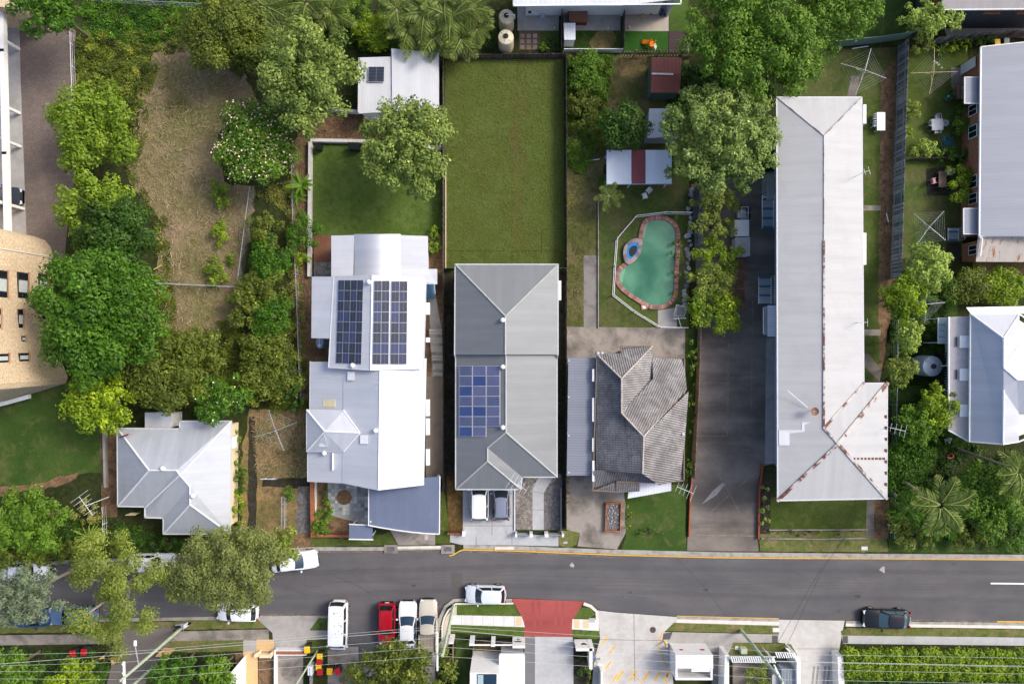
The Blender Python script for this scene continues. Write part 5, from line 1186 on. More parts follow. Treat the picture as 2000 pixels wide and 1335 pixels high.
tree('leafy_tree', 'pale green tree at the end of the long paling fence', 1806, 524, 42, 48, 3.6, 2.0, 'pale', .22, 14, .33)
tree('leafy_tree', 'yellow-green tree beside the wire clothesline', 1762, 582, 42, 44, 3.4, 2.0, 'hedge', .22, 12, .34)
tree('leafy_tree', 'round pale tree right of the long apartments', 1773, 655, 27, 31, 2.6, 1.5, 'pale', .2, 10, .38, ragged=.2)
tree('leafy_tree', 'small olive tree left of the grey water tank', 1756, 722, 31, 29, 2.6, 1.5, 'yellow', .2, 10, .36)
tree('leafy_tree', 'soft bamboo-like tree below the grey water tank', 1826, 796, 36, 50, 3.0, 1.7, 'hedge', .2, 14, .32)
tree('leafy_tree', 'loose green tree beside the aerial of the rusty wing', 1790, 828, 42, 44, 3.0, 1.6, 'bright', .22, 12, .32, ragged=.7)
tree('leafy_tree', 'broad bright green tree in the lower right garden', 1935, 970, 84, 70, 3.6, 2.2, 'bright', .24, 24, .28)
tree('leafy_tree', 'bright green tree mass at the lower left above the street', 60, 1018, 82, 62, 5.0, 2.6, 'bright', .22, 24, .28, tint_sd=.14)
tree('leafy_tree', 'shaded green tree at the left edge of the street', 30, 1078, 80, 34, 4.0, 2.0, 'scrub', .22, 14, .34)
tree('leafy_tree', 'round lime-leaved tree at the bottom left corner', 20, 1308, 62, 44, 4.0, 2.2, 'bright', .25, 14, .34)
tree('leafy_tree', 'yellow-green tree beside the letterbox wall at the bottom left', 148, 1318, 58, 36, 3.6, 2.0, 'hedge', .25, 12, .36)
tree('leafy_tree', 'glossy green tree between the lane and the tan path', 345, 1308, 62, 34, 3.6, 2.0, 'green', .25, 13, .34)
tree('leafy_tree', 'bright green tree against the tan path at the bottom edge', 428, 1312, 34, 36, 3.2, 1.8, 'bright', .25, 9, .4)
# hedgerow along the chain fence: each bush a plant
for k, (x, y, rx, ry, ml, lab) in enumerate((
    (522, 445, 30, 34, 'scrub', 'topmost bush of the dark hedgerow along the wire fence'), (530, 505, 34, 40, 'green', 'tall green bush in the hedgerow below its topmost bush'),
    (515, 560, 40, 36, 'scrub', 'wide bush halfway down the hedgerow along the wire fence'), (532, 620, 36, 40, 'green', 'fresh green bush in the lower hedgerow along the wire fence'),
    (480, 600, 30, 44, 'scrub', 'brushy bush where the wire fence turns its corner'), (520, 680, 48, 34, 'scrub', 'dark bush at the foot of the hedgerow'), (555, 735, 34, 40, 'scrub', 'bush beside the front skillion of the white house'), (500, 745, 40, 36, 'scrub', 'twiggy bush behind the round frangipani'), (578, 772, 20, 26, 'dark', 'dark narrow bush by the corner of the white house'))):
    shrub(lab, x, y, rx, ry, ml, 3.2, .22, 'hedge_bush', 'hedgerow along the wire fence', fr=.4)
for x, y, rx, ry, ml, h, lab in (
    (595, 452, 28, 36, 'green', 2.4, 'glossy citrus bush leaning on the white retaining wall'), (592, 498, 14, 20, 'hedge', 1.6, 'small bush under the citrus beside the white retaining wall'),
    (432, 378, 20, 24, 'lime', 1.4, 'sparse lime-green sapling on the dry lot near the blossom tree'), (432, 456, 20, 20, 'hedge', 1.3, 'round lime bush in the middle of the dry lot'), (425, 530, 22, 24, 'lime', 1.2, 'straggly bush near the corner of the wire fence'), (452, 506, 9, 9, 'lime', .8, 'tiny sapling beside the straggly bush on the dry lot'),
    (850, 454, 11, 11, 'lime', 1.2, 'small clipped bush on the fence beside the verandah, upper of two'), (850, 480, 15, 13, 'lime', 1.2, 'small clipped bush on the fence beside the verandah, lower of two'),
    (738, 66, 46, 30, 'hedge', 2.4, 'clipped bright hedge bush behind the white garage'), (782, 72, 22, 26, 'green', 2.2, 'green bush squeezed between hedge and palms'), (684, 20, 44, 26, 'bright', 2.6, 'dark glossy bush left of the top lawn strip'),
    (640, 1000, 14, 18, 'bright', 1.0, 'leafy green plant inside the red-brown courtyard wall'), (637, 965, 7, 16, 'green', .7, 'low border plants along the slate courtyard'), (628, 1022, 18, 18, 'bright', 1.2, 'big-leaved plant in the corner of the courtyard wall'),
    (1345, 158, 26, 28, 'dark', 2.2, 'dark rounded shrub beside the red shed'), (1385, 160, 34, 28, 'dark', 2.4, 'shaded shrub between the gum and the vast green tree'), (1440, 178, 40, 22, 'dark', 2.2, 'deep green shrub above the gum tree'),
    (1150, 142, 30, 36, 'bright', 1.8, 'tall grassy shrub along the side of the long plain lawn'), (1142, 215, 26, 44, 'scrub', 1.6, 'feathery grass clump along the side of the long plain lawn'), (1122, 172, 12, 50, 'scrub', 1.5, 'strip of weeds against the plain lawn fence'),
    (1797, 88, 22, 18, 'yellow', 1.6, 'clipped olive shrub at the end of the long paling fence'), (1868, 88, 28, 12, 'hedge', 1.4, 'lime-edged shrub in the hedge by the yellow bin'), (1905, 82, 18, 10, 'green', 1.3, 'small green shrub nearest the yellow bin'), (1930, 80, 12, 9, 'green', 1.2, 'last little shrub before the yellow bin'),
    (1882, 206, 15, 14, 'green', 1.2, 'round shrub under the upper porch hood of the brick house'), (1874, 247, 16, 16, 'bright', 1.2, 'bright round shrub below the brick house downpipe'), (1806, 294, 26, 18, 'pale', 1.3, 'silvery shrub by the dividing fence'), (1848, 300, 24, 14, 'green', 1.2, 'leafy shrub between silvery shrub and brick house'), (1886, 306, 18, 12, 'green', 1.2, 'shrub against the brick house wall by the dividing fence'),
    (1780, 215, 14, 18, 'yellow', 1.2, 'golden shrub on the paling fence'), (1774, 262, 8, 14, 'hedge', 1.0, 'little yellow-flowered shrub on the paling fence'),
    (1873, 363, 25, 40, 'hedge', 2.0, 'big clipped bright green bush beside the pink chair'),
    (1880, 555, 46, 30, 'scrub', 2.4, 'purple-flecked shrub above the verandah house'), (1955, 560, 44, 34, 'hedge', 2.4, 'lime shrub with purple flecks at the right edge'), (1840, 565, 26, 30, 'green', 2.2, 'dark green shrub between pale tree and purple-flecked shrub'),
    (1780, 880, 44, 36, 'green', 2.0, 'rambling shrub below the aerial of the rusty wing'), (1770, 930, 40, 40, 'green', 2.0, 'tangled shrub above the leaning palm'), (1850, 855, 30, 18, 'green', 1.5, 'low shrub under the verandah corner'), (1760, 1015, 26, 40, 'yellow', 1.8, 'yellowing shrub at the corner of the right garden'), (1800, 1050, 34, 20, 'yellow', 1.4, 'yellow shrub on the verge below the leaning palm'), (1890, 1045, 44, 22, 'scrub', 1.6, 'dark shrub on the verge of the lower right garden'), (1960, 1050, 44, 22, 'green', 1.6, 'green shrub at the right end of the verge'), (1740, 770, 12, 22, 'dark', 1.4, 'dark shrub squeezed beside the rusty wing'),
    (1352, 700, 11, 34, 'bright', 1.3, 'bright hedge plant along the tiled house, upper'), (1350, 790, 11, 60, 'green', 1.2, 'long hedge plant along the tiled house, lower'), (1345, 912, 10, 16, 'green', 1.2, 'small hedge plant at the front end of the tiled house'),
    (1494, 985, 11, 45, 'pale', 1.0, 'grey-leaved border beside the apartment front lawn'), (1228, 1010, 6, 30, 'yellow', .9, 'golden border shrub beside the timber planter'), (1270, 1036, 40, 6, 'green', .7, 'low border along the front of the tiled house lawn'), (1580, 1040, 70, 5, 'scrub', .6, 'thin weeds along the apartment front wall'),
    (465, 880, 10, 40, 'bright', 1.2, 'green border shrubs right of the silver cottage, upper'), (474, 935, 14, 30, 'green', 1.4, 'border shrubs right of the silver cottage, middle'), (470, 1000, 16, 36, 'hedge', 1.5, 'flowering border right of the silver cottage, lower'), (567, 963, 12, 11, 'bright', .9, 'bright green tuft at the head of the small ramp'),
    (175, 1000, 34, 20, 'wisp', 1.6, 'dry grassy shrub left of the silver cottage'), (120, 1080, 60, 22, 'scrub', 1.6, 'shrubs shading the kerb at the lower left'), (215, 1075, 44, 16, 'scrub', 1.4, 'low shrubs behind the straggly gum'), (330, 1062, 40, 14, 'dark', 1.3, 'dark shrubs under the front of the silver cottage'),
    (1380, 1315, 4, 4, 'green', .5, 'tiny plant by the white gatehouse'), (1512, 1302, 12, 16, 'bright', .9, 'white-flowering plant behind the slatted screen'), (1480, 1312, 28, 26, 'yellow', 1.6, 'yellow-green shrub in the courtyard of the slatted screen'), (1150, 1320, 7, 30, 'lime', 1.2, 'lime creeper on the white boundary wall'), (1137, 1285, 12, 30, 'dark', .9, 'dark shrubs inside the white boundary wall'),
    (870, 1290, 14, 40, 'dark', 1.5, 'dark strip of shrubs behind the power pole'), (690, 1320, 22, 18, 'wisp', 1.3, 'wispy pale shrub beside the bins'), (1320, 500, 10, 90, 'scrub', .8, 'low creepers among the rockery stones'), (1062, 92, 10, 8, 'bright', .6, 'small plant in the townhouse paved corner'), (1075, 85, 14, 8, 'dark', .6, 'low plants along the townhouse lawn'), (945, 1258, 24, 6, 'scrub', .7, 'thin plants inside the picket panels'), (1858, 190, 10, 12, 'dark', .8, 'little shrub by the blue lid')):
    shrub(lab, x, y, rx, ry, ml, h, .18, fr=.45)
# bushes between pool and driveway
for x, y, rx, ry, ml, lab in ((1395, 395, 44, 28, 'yellow', 'yellowish bush at the top of the driveway hedge'), (1392, 442, 42, 26, 'yellow', 'sandy bush beside the white driveway vans'), (1400, 500, 46, 30, 'hedge', 'full bush halfway down the driveway hedge'), (1390, 550, 44, 32, 'yellow', 'thick bush in the lower driveway hedge'), (1395, 610, 42, 40, 'hedge', 'lowest bush of the driveway hedge'), (1360, 585, 16, 20, 'lime', 'small lime bush low on the driveway hedge')):
    shrub(lab, x, y, rx, ry, ml, 2.8, .2, 'hedge_bush', 'hedge between pool and driveway', fr=.34, nl=12)
# clipped hedge at the bottom right
hz_ = [('leftmost', 1672), ('second from the left', 1722), ('third from the left', 1772), ('fourth from the left', 1822), ('fifth from the left', 1872), ('sixth from the left', 1922), ('rightmost', 1972)]
for lab, x in hz_:
    rr_ = random.Random(x); lb_ = [(dx + rr_.uniform(-3, 3), dy + rr_.uniform(-3, 3), .45 + rr_.uniform(-.12, .12), 15 * rr_.uniform(.85, 1.15)) for dx in (-20, -8, 5, 18) for dy in (-19, -7, 6, 18)]
    shrub('clipped hedge plant along the lower right footpath, ' + lab, x, 1288 + (x - 1670) * .012, 30, 25, 'hedge', 1.7, .2, 'hedge_plant', 'clipped hedge along the footpath', lobes=lb_, nl=12, ragged=.1, dens=8)
# undergrowth and straw
scatter('undergrowth', 'tangled undergrowth between the brick driveway and the dry lot', [(145, 60), (300, 60), (345, 20), (420, 10), (400, 70), (300, 100), (275, 190), (260, 260), (150, 200)], 'scrub', 26000, .2, .9, 5, clumps=120, cr=.8)
scatter('undergrowth', 'dark green weeds at the top left', [(160, -20), (440, -20), (420, 40), (300, 90), (160, 90)], 'green', 14000, .2, .8, 6, clumps=70, cr=.8)
scatter('undergrowth', 'dark undergrowth below the dry lot', [(310, 640), (480, 620), (600, 700), (600, 800), (480, 810), (300, 800), (270, 700)], 'scrub', 26000, .2, 1.0, 7, clumps=110)
scatter('undergrowth', 'dark undergrowth along the verge left of the silver cottage', [(0, 1040), (230, 1000), (320, 1050), (600, 1050), (560, 1076), (200, 1092), (0, 1100)], 'dark', 14000, .2, .7, 8, clumps=90)
scatter('undergrowth', 'garden growth between the rusty wing and the verandah house', [(1738, 560), (1850, 580), (1850, 860), (1990, 880), (2000, 1060), (1740, 1050), (1740, 760)], 'dark', 34000, .2, .8, 9, clumps=190)
scatter('undergrowth', 'shaded undergrowth between the red shed and the gum tree', [(1310, 110), (1400, 150), (1520, 170), (1520, 200), (1300, 230)], 'dark', 9000, .2, .8, 10, clumps=50)
scatter('undergrowth', 'weeds under the top palms', [(540, 20), (860, 0), (1000, 20), (960, 100), (700, 100), (540, 100)], 'dark', 16000, .2, .8, 11, clumps=90)
scatter('undergrowth', 'long weeds beside the hedgerow and wire fence', [(480, 370), (580, 350), (600, 700), (560, 700), (560, 420)], 'wisp', 7000, .16, .4, 12, clumps=90, cr=.5)
scatter('undergrowth', 'weeds along the side of the long plain lawn', [(1104, 104), (1190, 104), (1180, 300), (1104, 320)], 'scrub', 12000, .18, .6, 13, clumps=70, cr=.6)
scatter('undergrowth', 'plants along the bottom left strip', [(0, 1270), (230, 1270), (200, 1340), (0, 1340)], 'dark', 8000, .2, .6, 14, clumps=50)
scatter('undergrowth', 'dark plants behind the clipped hedge', [(1650, 1300), (2010, 1306), (2010, 1340), (1650, 1340)], 'dark', 9000, .2, .5, 15, clumps=60)
scatter('weeds', 'green weeds creeping in along the edges of the dry lot', [(300, 90), (400, 55), (480, 140), (470, 160), (400, 90), (320, 110), (290, 190), (290, 260), (265, 330), (290, 380), (330, 430), (335, 520), (345, 600), (350, 660), (310, 680), (300, 540), (300, 430), (240, 330), (262, 260), (262, 190)], 'scrub', 14000, .15, .3, 31, clumps=170, cr=.7)
scatter('weeds', 'patches of green grass across the dry lot', [(330, 100), (470, 160), (490, 220), (420, 300), (440, 370), (490, 380), (460, 560), (455, 630), (340, 660), (330, 560), (330, 430), (270, 330), (285, 200)], 'scrub', 8000, .12, .1, 32, clumps=80, cr=1.3)
scatter('weeds', 'scattered clumps of green weed on the dry side yard', [(495, 810), (600, 805), (602, 925), (500, 925)], 'scrub', 2200, .12, .1, 33, clumps=26, cr=.7)
scatter('weeds', 'green weeds on the patchy strip beside the plain lawn', [(1108, 300), (1140, 300), (1165, 420), (1140, 500), (1138, 640), (1108, 640)], 'scrub', 3500, .12, .1, 34, clumps=60, cr=.8)
scatter('weeds', 'lush weedy growth down the strip right of the long plain lawn', [(1106, 106), (1200, 106), (1190, 200), (1172, 300), (1140, 340), (1106, 330)], 'bright', 15000, .17, .7, 35, clumps=80, cr=.7)
blades('straw', 'dry straw lying over the vacant lot', [(300, 95), (400, 60), (512, 200), (450, 230), (425, 310), (445, 360), (500, 368), (470, 560), (466, 640), (330, 676), (316, 640), (310, 530), (310, 420), (246, 322), (272, 190)], 'straw', 7000, .5, 21)
blades('straw', 'straw on the side yard with the clothesline', [(490, 805), (600, 800), (604, 930), (502, 930)], 'straw', 1500, .35, 22)
blades('grass', 'grass tufts over the long plain lawn', [(870, 118), (1101, 117), (1101, 528), (870, 528)], 'turf', 16000, .11, 23, .04)
blades('leaf_litter', 'fallen leaves along the mulch path and fence strip', [(560, 300), (600, 235), (740, 222), (740, 275), (612, 276), (607, 460), (605, 700), (580, 700)], 'litter', 6000, .16, 24, .09)
# ---------------------------------------------------------------- palms, bananas, agave
def frond_mesh(name, length, n, leaflet, droop, mat, seed, tip=.55):
    rng = np.random.default_rng(seed); C_, T_ = [], []; V = []; tint = []
    f = np.linspace(.12, 1, n); x = length * f; z = length * (.38 * f - droop * f * f)
    P0 = np.stack([x, 0 * x, z], 1); quads = []
    for i in range(n):
        l = leaflet * math.sin(math.pi * min(1, .18 + f[i] * .8)) ** .6
        for sgn in (-1, 1):
            d = np.array([tip + rng.normal() * .08, sgn * (1 - .3 * f[i]), -.35 + rng.normal() * .12]); d /= np.linalg.norm(d)
            w = np.array([1, 0, .1]) * leaflet * .065
            a = P0[i]; e_ = a + d * l; mid = a + d * l * .55 + np.array([0, 0, .06 * l])
            quads += [(a - w, mid - w * 1.2, e_, mid + w * 1.2), ]
            tint.append(.45 + rng.normal() * .18 + (.35 if f[i] > .85 else 0))
    m = MB()
    for q in quads: m.face(q)
    for i in range(n - 1): m.tube(P0[i], P0[i + 1], .03 * (1 - f[i] * .7), 4, cap=False)
    me = bpy.data.meshes.new(name); me.from_pydata([tuple(v) for v in m.v], [], m.f)
    a = me.attributes.new('tint', 'FLOAT', 'POINT'); tv = np.full(len(m.v), .8); tv[:len(tint) * 4] = np.repeat(np.clip(tint, 0, 1), 4); a.data.foreach_set('value', tv.astype(np.float32))
    me.materials.append(mat); return me
FR = [frond_mesh('frond', 1.0, 26, .36, .45 + .12 * i, L['palm'], 40 + i) for i in range(3)]
FRW = [frond_mesh('frond', 1.0, 30, .42, .5 + .1 * i, L['green'], 50 + i) for i in range(2)]
def palm(label, px, py, ztop, ln, n, seed, base=None, kind=FR, bark=None, tilt=(-.1, .55), group=None):
    """px,py: the crown's heart in the photo; base: pixel of the trunk's foot when it leans"""
    rg = random.Random(seed); c = P(px, py, ztop); b = P(*base) if base else (c[0], c[1], YZ)
    t = thing('palm_tree', label, 'palm', (b[0], b[1], YZ), group, local=True); top = Vector((c[0] - b[0], c[1] - b[1], ztop - YZ))
    m = MB(); m.tube((0, 0, -.1), top * .55 + Vector((0, 0, .15)), .16, 8, .12, False); m.tube(top * .55 + Vector((0, 0, .15)), top, .12, 8, .14); m.build('trunk', bark or BARKP, t)
    for k in range(n):
        o = link('frond', kind[k % len(kind)], t); o.location = top; s = ln * rg.uniform(.8, 1.15); o.scale = (s, s, s)
        o.rotation_euler = (rg.uniform(-.25, .25), -rg.uniform(*tilt), k * 2.39996 + rg.uniform(-.3, .3))
    return t
pg = 'palms along the top fence'
for k, (x, y, z, ln, lab) in enumerate(((520, 14, 4.5, 2.6, 'leftmost broad-fronded palm at the top edge'), (560, 30, 4.2, 2.4, 'palm arching over the olive tree from the top edge'), (600, 8, 4.8, 2.6, 'tall palm at the top edge above the olive tree'), (645, 22, 4.0, 2.2, 'palm with curling tips right of the tall top palm'),
    (775, 20, 4.2, 2.2, 'first palm of the thicket left of the cream tanks'), (800, 60, 3.6, 2.2, 'low palm of the thicket behind the white garage'), (830, 25, 4.4, 2.4, 'yellow-tipped palm at the top of the thicket'), (850, 75, 3.8, 2.2, 'palm of the thicket hanging over the garage corner'), (880, 35, 4.4, 2.4, 'palm in the heart of the thicket'), (900, 78, 3.6, 2.1, 'palm of the thicket over the back fence of the plain lawn'), (918, 18, 4.5, 2.0, 'palm of the thicket near the upper cream tank'), (932, 58, 3.6, 1.7, 'palm of the thicket nearest the lower cream tank'), (870, 5, 4.6, 2.4, 'topmost palm of the thicket'))):
    palm(lab, x, y, z, ln, 11, 60 + k, group=pg)
palm('leaning coconut palm with a long bare trunk in the lower right garden', 1835, 985, 6.8, 2.6, 11, 90, (1744, 926, YZ))
palm('leaning palm at the right edge with its trunk across the garden', 1988, 918, 6.5, 2.4, 11, 91, (1866, 874, YZ))
palm('thin-trunked palm in the corner of the right garden', 1772, 992, 4.0, 1.7, 9, 92, (1735, 952, YZ), FRW)
palm('dark feathery palm on the right verge', 1835, 1020, 3.0, 1.9, 10, 93, kind=FRW)
palm('small spiky palm at the corner of the white cabana', 1190, 382, 2.2, 1.4, 12, 94)
def rosette(name, label, px, py, z, ln, wd, n, mat, seed, cat, tilt, stem=None, part='leaf'):
    rg = random.Random(seed); c = P(px, py, z); t = thing(name, label, cat, (c[0], c[1], YZ), local=True)
    m = MB(); xs = [0, .25, .55, .85, 1.0]; ws = [.3, .9, 1.0, .6, .05]
    rows = [[(ln * x, -wd * w_, ln * (.32 * x - .45 * x * x) + .03), (ln * x, 0, ln * (.32 * x - .45 * x * x)), (ln * x, wd * w_, ln * (.32 * x - .45 * x * x) + .03)] for x, w_ in zip(xs, ws)]
    m.grid(rows); src = None
    for k in range(n):
        if src is None: o = m.build(part, mat, t); src = o.data; a = src.attributes.new('tint', 'FLOAT', 'POINT'); a.data.foreach_set('value', [.4 + .3 * (i % 3 == 1) for i in range(len(src.vertices))])
        else: o = link(part, src, t)
        o.location = (0, 0, z - YZ); s = rg.uniform(.75, 1.2); o.scale = (s, s, s); o.rotation_euler = (rg.uniform(-.3, .3), -rg.uniform(*tilt), k * 2.39996)
    m = MB(); m.tube((0, 0, -.05), (0, 0, z - YZ), .09, 7, .06); m.build('stem', BARK, t); return t
rosette('banana_plant', 'banana plant with broad torn leaves by the white retaining wall', 590, 362, 1.6, 1.5, .2, 9, L['bright'], 3, 'banana plant', (.0, .6))
rosette('banana_plant', 'smaller banana plant just below the broad-leaved one', 582, 382, 1.2, 1.1, .16, 7, L['bright'], 4, 'banana plant', (.0, .6))
rosette('agave', 'spiky blue-green agave above the straggly gum', 176, 1046, .5, 1.4, .05, 26, L['pale'], 5, 'agave', (.0, .9))
rosette('agave', 'small pale spiky plant at the top right clothesline', 1836, 100, .4, .7, .04, 20, L['pale'], 6, 'agave', (.0, .9))
rosette('cordyline', 'reddish strappy plant beside the lower right shrubs', 1872, 1030, .5, .9, .04, 18, L['yellow'], 7, 'plant', (.0, .9))
# ------------------------------------------------------------------ vehicles
def paint(name, c, rough=.25, metal=.0, spec=.5):
    t = NT(name, rough, spec, metal); t.b.inputs['Coat Weight'].default_value = .5; t.b.inputs['Coat Roughness'].default_value = .06
    return t.col(t.vary(c, t.pos(), 1.5, .03))
CP = dict(white=paint('white_car_paint', rgb(226, 230, 236)), pearl=paint('pearl_car_paint', rgb(206, 214, 224)), grey=paint('blue_grey_car_paint', rgb(136, 142, 160), .3, .3), black=paint('black_car_paint', rgb(16, 19, 24), .14), red=paint('red_car_paint', rgb(158, 18, 34), .2),
          beige=paint('beige_car_paint', rgb(190, 184, 172), .4), blue=paint('blue_car_paint', rgb(98, 124, 160), .3, .2), navy=paint('navy_car_paint', rgb(36, 62, 104), .25), dark=paint('dark_car_paint', rgb(44, 48, 54), .2))
C_GLASS = plain('car_glass', rgb(20, 28, 32), .05, .8, var=0); C_GLASSB = plain('blue_car_glass', rgb(30, 52, 70), .05, .8, var=0)
C_TYRE = plain('tyre_rubber', rgb(26, 26, 27), .85, .2, var=0); C_RIM = plain('alloy_rim', rgb(170, 174, 178), .35, .5, .5, var=0)
C_TRIM = plain('black_trim', rgb(24, 25, 27), .5, .4, var=0); C_LAMP = plain('headlamp', rgb(214, 220, 226), .12, .7, var=0); C_TAIL = plain('tail_lamp', rgb(150, 16, 20), .2, .6, var=0)
C_PLATE = plain('number_plate', rgb(226, 224, 214), .5, .4, var=0)
SPEC = dict(   # length, width, height, belt, nose x.., windscreen base, roof front, roof rear, rear base
    hatch=(4.0, 1.72, 1.48, .95, .23, .06, -.36, -.46), suv=(4.5, 1.84, 1.68, 1.05, .24, .08, -.38, -.47), sedan=(4.65, 1.8, 1.44, .93, .2, .02, -.24, -.36),
    van=(4.75, 1.72, 1.95, 1.05, .43, .31, -.47, -.492), ute=(4.9, 1.8, 1.72, 1.05, .2, .06, -.1, -.12), fast=(4.6, 1.85, 1.38, .9, .18, .0, -.27, -.40))
def car(name, label, cat, kind, pcol, px, py, head, glass=None, sc=1.0, z=.0, group=None, rails=False):
    """head: direction the nose points, radians in the world"""
    Lh, W, Ht, belt, ws, rf, rr, rb = SPEC[kind]; Lh *= sc; c = P(px, py, .8 + z)
    t = thing(name, label, cat, (c[0], c[1], z), group, local=True, rz=head); pm = CP[pcol]; gl = glass or C_GLASS; hw = W / 2
    n = 26; rows = []
    for i in range(n + 1):
        f = i / n; x = (f - .5) * Lh; s = abs(f - .5) * 2
        w_ = hw * (1 - .30 * max(0, (s - .80) / .20) ** 2.2 - .03 * max(0, s - .3))
        xf = f - .5
        if kind == 'van': zt = belt if xf < ws - .01 else belt - (xf - ws) * 2.0
        elif xf > ws: zt = belt - (belt - .68) * ((xf - ws) / (.5 - ws)) ** 1.6
        elif xf < rb: zt = belt - .02 - (.16 if kind in ('sedan', 'fast') else .3) * ((rb - xf) / (.5 + rb + 1e-6)) ** 1.4
        else: zt = belt
        if kind == 'ute' and xf < rb: zt = belt - .02
        e = max(0, (s - .94) / .06); zt -= .22 * e * e; zl = .26 + .1 * e
        half = [(w_ * .86, zl), (w_ * .97, zl + .1), (w_, .52), (w_ * .985, zt - .16), (w_ * .93, zt - .045), (w_ * .80, zt), (w_ * .4, zt + .022), (0, zt + .03)]
        rows.append([(x, -y, z_) for y, z_ in half] + [(x, y, z_) for y, z_ in half[-2::-1]])
    m = MB(); m.grid(rows); m.face(rows[0][::-1]); m.face(rows[-1]); body = m.build('body', pm, t, smooth=True)
    # cabin: body-coloured shell with glass laid on it
    def ring(h, grow=0.0):
        xf_ = (ws + (rf - ws) * h) * Lh; xr_ = (rb + (rr - rb) * h) * Lh; wb, wt = hw * .90, hw * (.70 if kind != 'van' else .82); wv = wb + (wt - wb) * h ** .9
        zz = belt - .03 + (Ht - belt - .02) * h
        return xf_ + grow, xr_ - grow, wv + grow, zz
    def ptf(u, h, g=0.0): xf_, xr_, wv, zz = ring(h, g); return (xf_ + (.13 if kind != 'van' else .05) * (1 - u * u), u * wv, zz)
    def ptr(u, h, g=0.0): xf_, xr_, wv, zz = ring(h, g); return (xr_ - .07 * (1 - u * u), u * wv, zz)
    def pts(v, h, sg, g=0.0):
        xf_, xr_, wv, zz = ring(h, g); return (xr_ + (xf_ - xr_) * v, sg * wv * (1 + .03 * math.sin(math.pi * v)), zz)
    U = [-1 + 2 * k / 8 for k in range(9)]; V = [k / 8 for k in range(9)]; Hs = [0, .3, .6, .85, 1.0]
    m = MB()
    m.grid([[ptf(u, h) for u in U] for h in Hs]); m.grid([[ptr(u, h) for u in U[::-1]] for h in Hs])
    for sg in (-1, 1): m.grid([[pts(v, h, sg) for v in (V if sg < 0 else V[::-1])] for h in Hs])
    top = []
    for v in V:
        row = []
        for u in U:
            a = ptr(u, 1.0); b = ptf(u, 1.0); row.append((a[0] + (b[0] - a[0]) * v, u * ring(1.0)[2] * (1 + .03 * math.sin(math.pi * v)), ring(1.0)[3] + .06 * (1 - u ** 4) * (math.sin(math.pi * (.06 + v * .88)) ** .5)))
        top.append(row)
    m.grid(top); m.build('cabin', pm, t, smooth=True)
    HG = [.10, .4, .7, .95]
    def glass_patch(nm, f, us): mm = MB(); mm.grid([[f(u, h) for u in us] for h in HG]); return mm.build(nm, gl, t, smooth=True)
    ug = [-.88 + 1.76 * k / 6 for k in range(7)]
    glass_patch('windscreen', lambda u, h: ptf(u, h, .012), ug); glass_patch('rear_window', lambda u, h: ptr(u, h if kind == 'van' else h * .92 + .02, .012), ug[::-1])
    segs = [(.06, .44), (.48, .94)] if kind != 'ute' else [(.08, .94)]
    if kind == 'van': segs = [(.08, .36), (.4, .68), (.72, .95)]
    for sg in (-1, 1):
        for a, b in segs:
            mm = MB(); mm.grid([[pts(a + (b - a) * k / 4, h, sg, .012) for k in (range(5) if sg < 0 else range(4, -1, -1))] for h in [.12, .5, .88]]); mm.build('side_window', gl, t, smooth=True)
        mx = ring(.15)[0] - .12; m = MB(); m.box((mx, sg * (hw + .08), belt + .08), (.12, .2, .13)); m.build('mirror', pm, t)
        m = MB(); m.box((Lh * .5 - .17, sg * hw * .66, .66), (.26, hw * .34, .1), sg * -.32); m.build('headlight', C_LAMP, t)
        m = MB(); m.box((-Lh * .5 + .09, sg * hw * .76, .78), (.13, hw * .26, .14), sg * .35); m.build('tail_light', C_TAIL, t)
        for wx in (.315, -.30):
            m = MB(); m.tube((wx * Lh, sg * (hw - .2), .32), (wx * Lh, sg * (hw + .012), .32), .32, 18); w_ = m.build('wheel', C_TYRE, t)
            m = MB(); m.tube((wx * Lh, sg * (hw - .01), .32), (wx * Lh, sg * (hw + .022), .32), .2, 10); m.build('rim', C_RIM, w_)
    m = MB(); m.box((-Lh * .5 - .005, 0, .6), (.03, .4, .12)); m.build('number_plate', C_PLATE, t)
    m = MB(); m.box((Lh * .5 - .03, 0, .5), (.06, hw * 1.1, .14)); m.build('grille', C_TRIM, t)
    if rails:
        for sg in (-1, 1):
            m = MB(); m.tube((ring(1)[1] + .2, sg * hw * .64, Ht + .03), (ring(1)[0] - .2, sg * hw * .64, Ht + .03), .022, 5); m.build('roof_rail', C_TRIM, t)
    if kind == 'ute':
        x0, x1 = -Lh * .5 + .05, rb * Lh - .1; m = MB(); m.box(((x0 + x1) / 2, 0, belt + .06), (x1 - x0, W * .92, .1)); tr = m.build('tray', plain('tray_timber', rgb(146, 134, 118), .8, .2, var=.15), t)
        for sg in (-1, 1): m = MB(); m.box(((x0 + x1) / 2, sg * hw * .9, belt + .2), (x1 - x0, .06, .26)); m.build('side_board', CP['beige'], t)
        for k in range(5): m = MB(); m.box(((x0 + x1) / 2, -hw * .7 + k * hw * .35, belt + .12), (x1 - x0 - .1, .05, .03)); m.build('rib', C_RIM, tr)
        m = MB(); m.box((x1 + .02, 0, belt + .35), (.06, W * .9, .5)); m.build('headboard', C_RIM, t)
    return t
UP, DN, LT, RT = math.pi / 2, -math.pi / 2, math.pi, 0.0
car('suv', 'white SUV nosed under the eave of the grey house', 'car', 'suv', 'white', 936, 972, UP, group='cars in the front driveway', z=YZ)
car('hatchback', 'blue-grey hatchback parked beside the white SUV in the driveway', 'car', 'hatch', 'grey', 979, 976, UP + .01, group='cars in the front driveway', z=YZ, rails=True)
car('hatchback', 'silvery white hatchback parked at the kerb by the red driveway', 'car', 'hatch', 'pearl', 948, 1161, LT - .02)
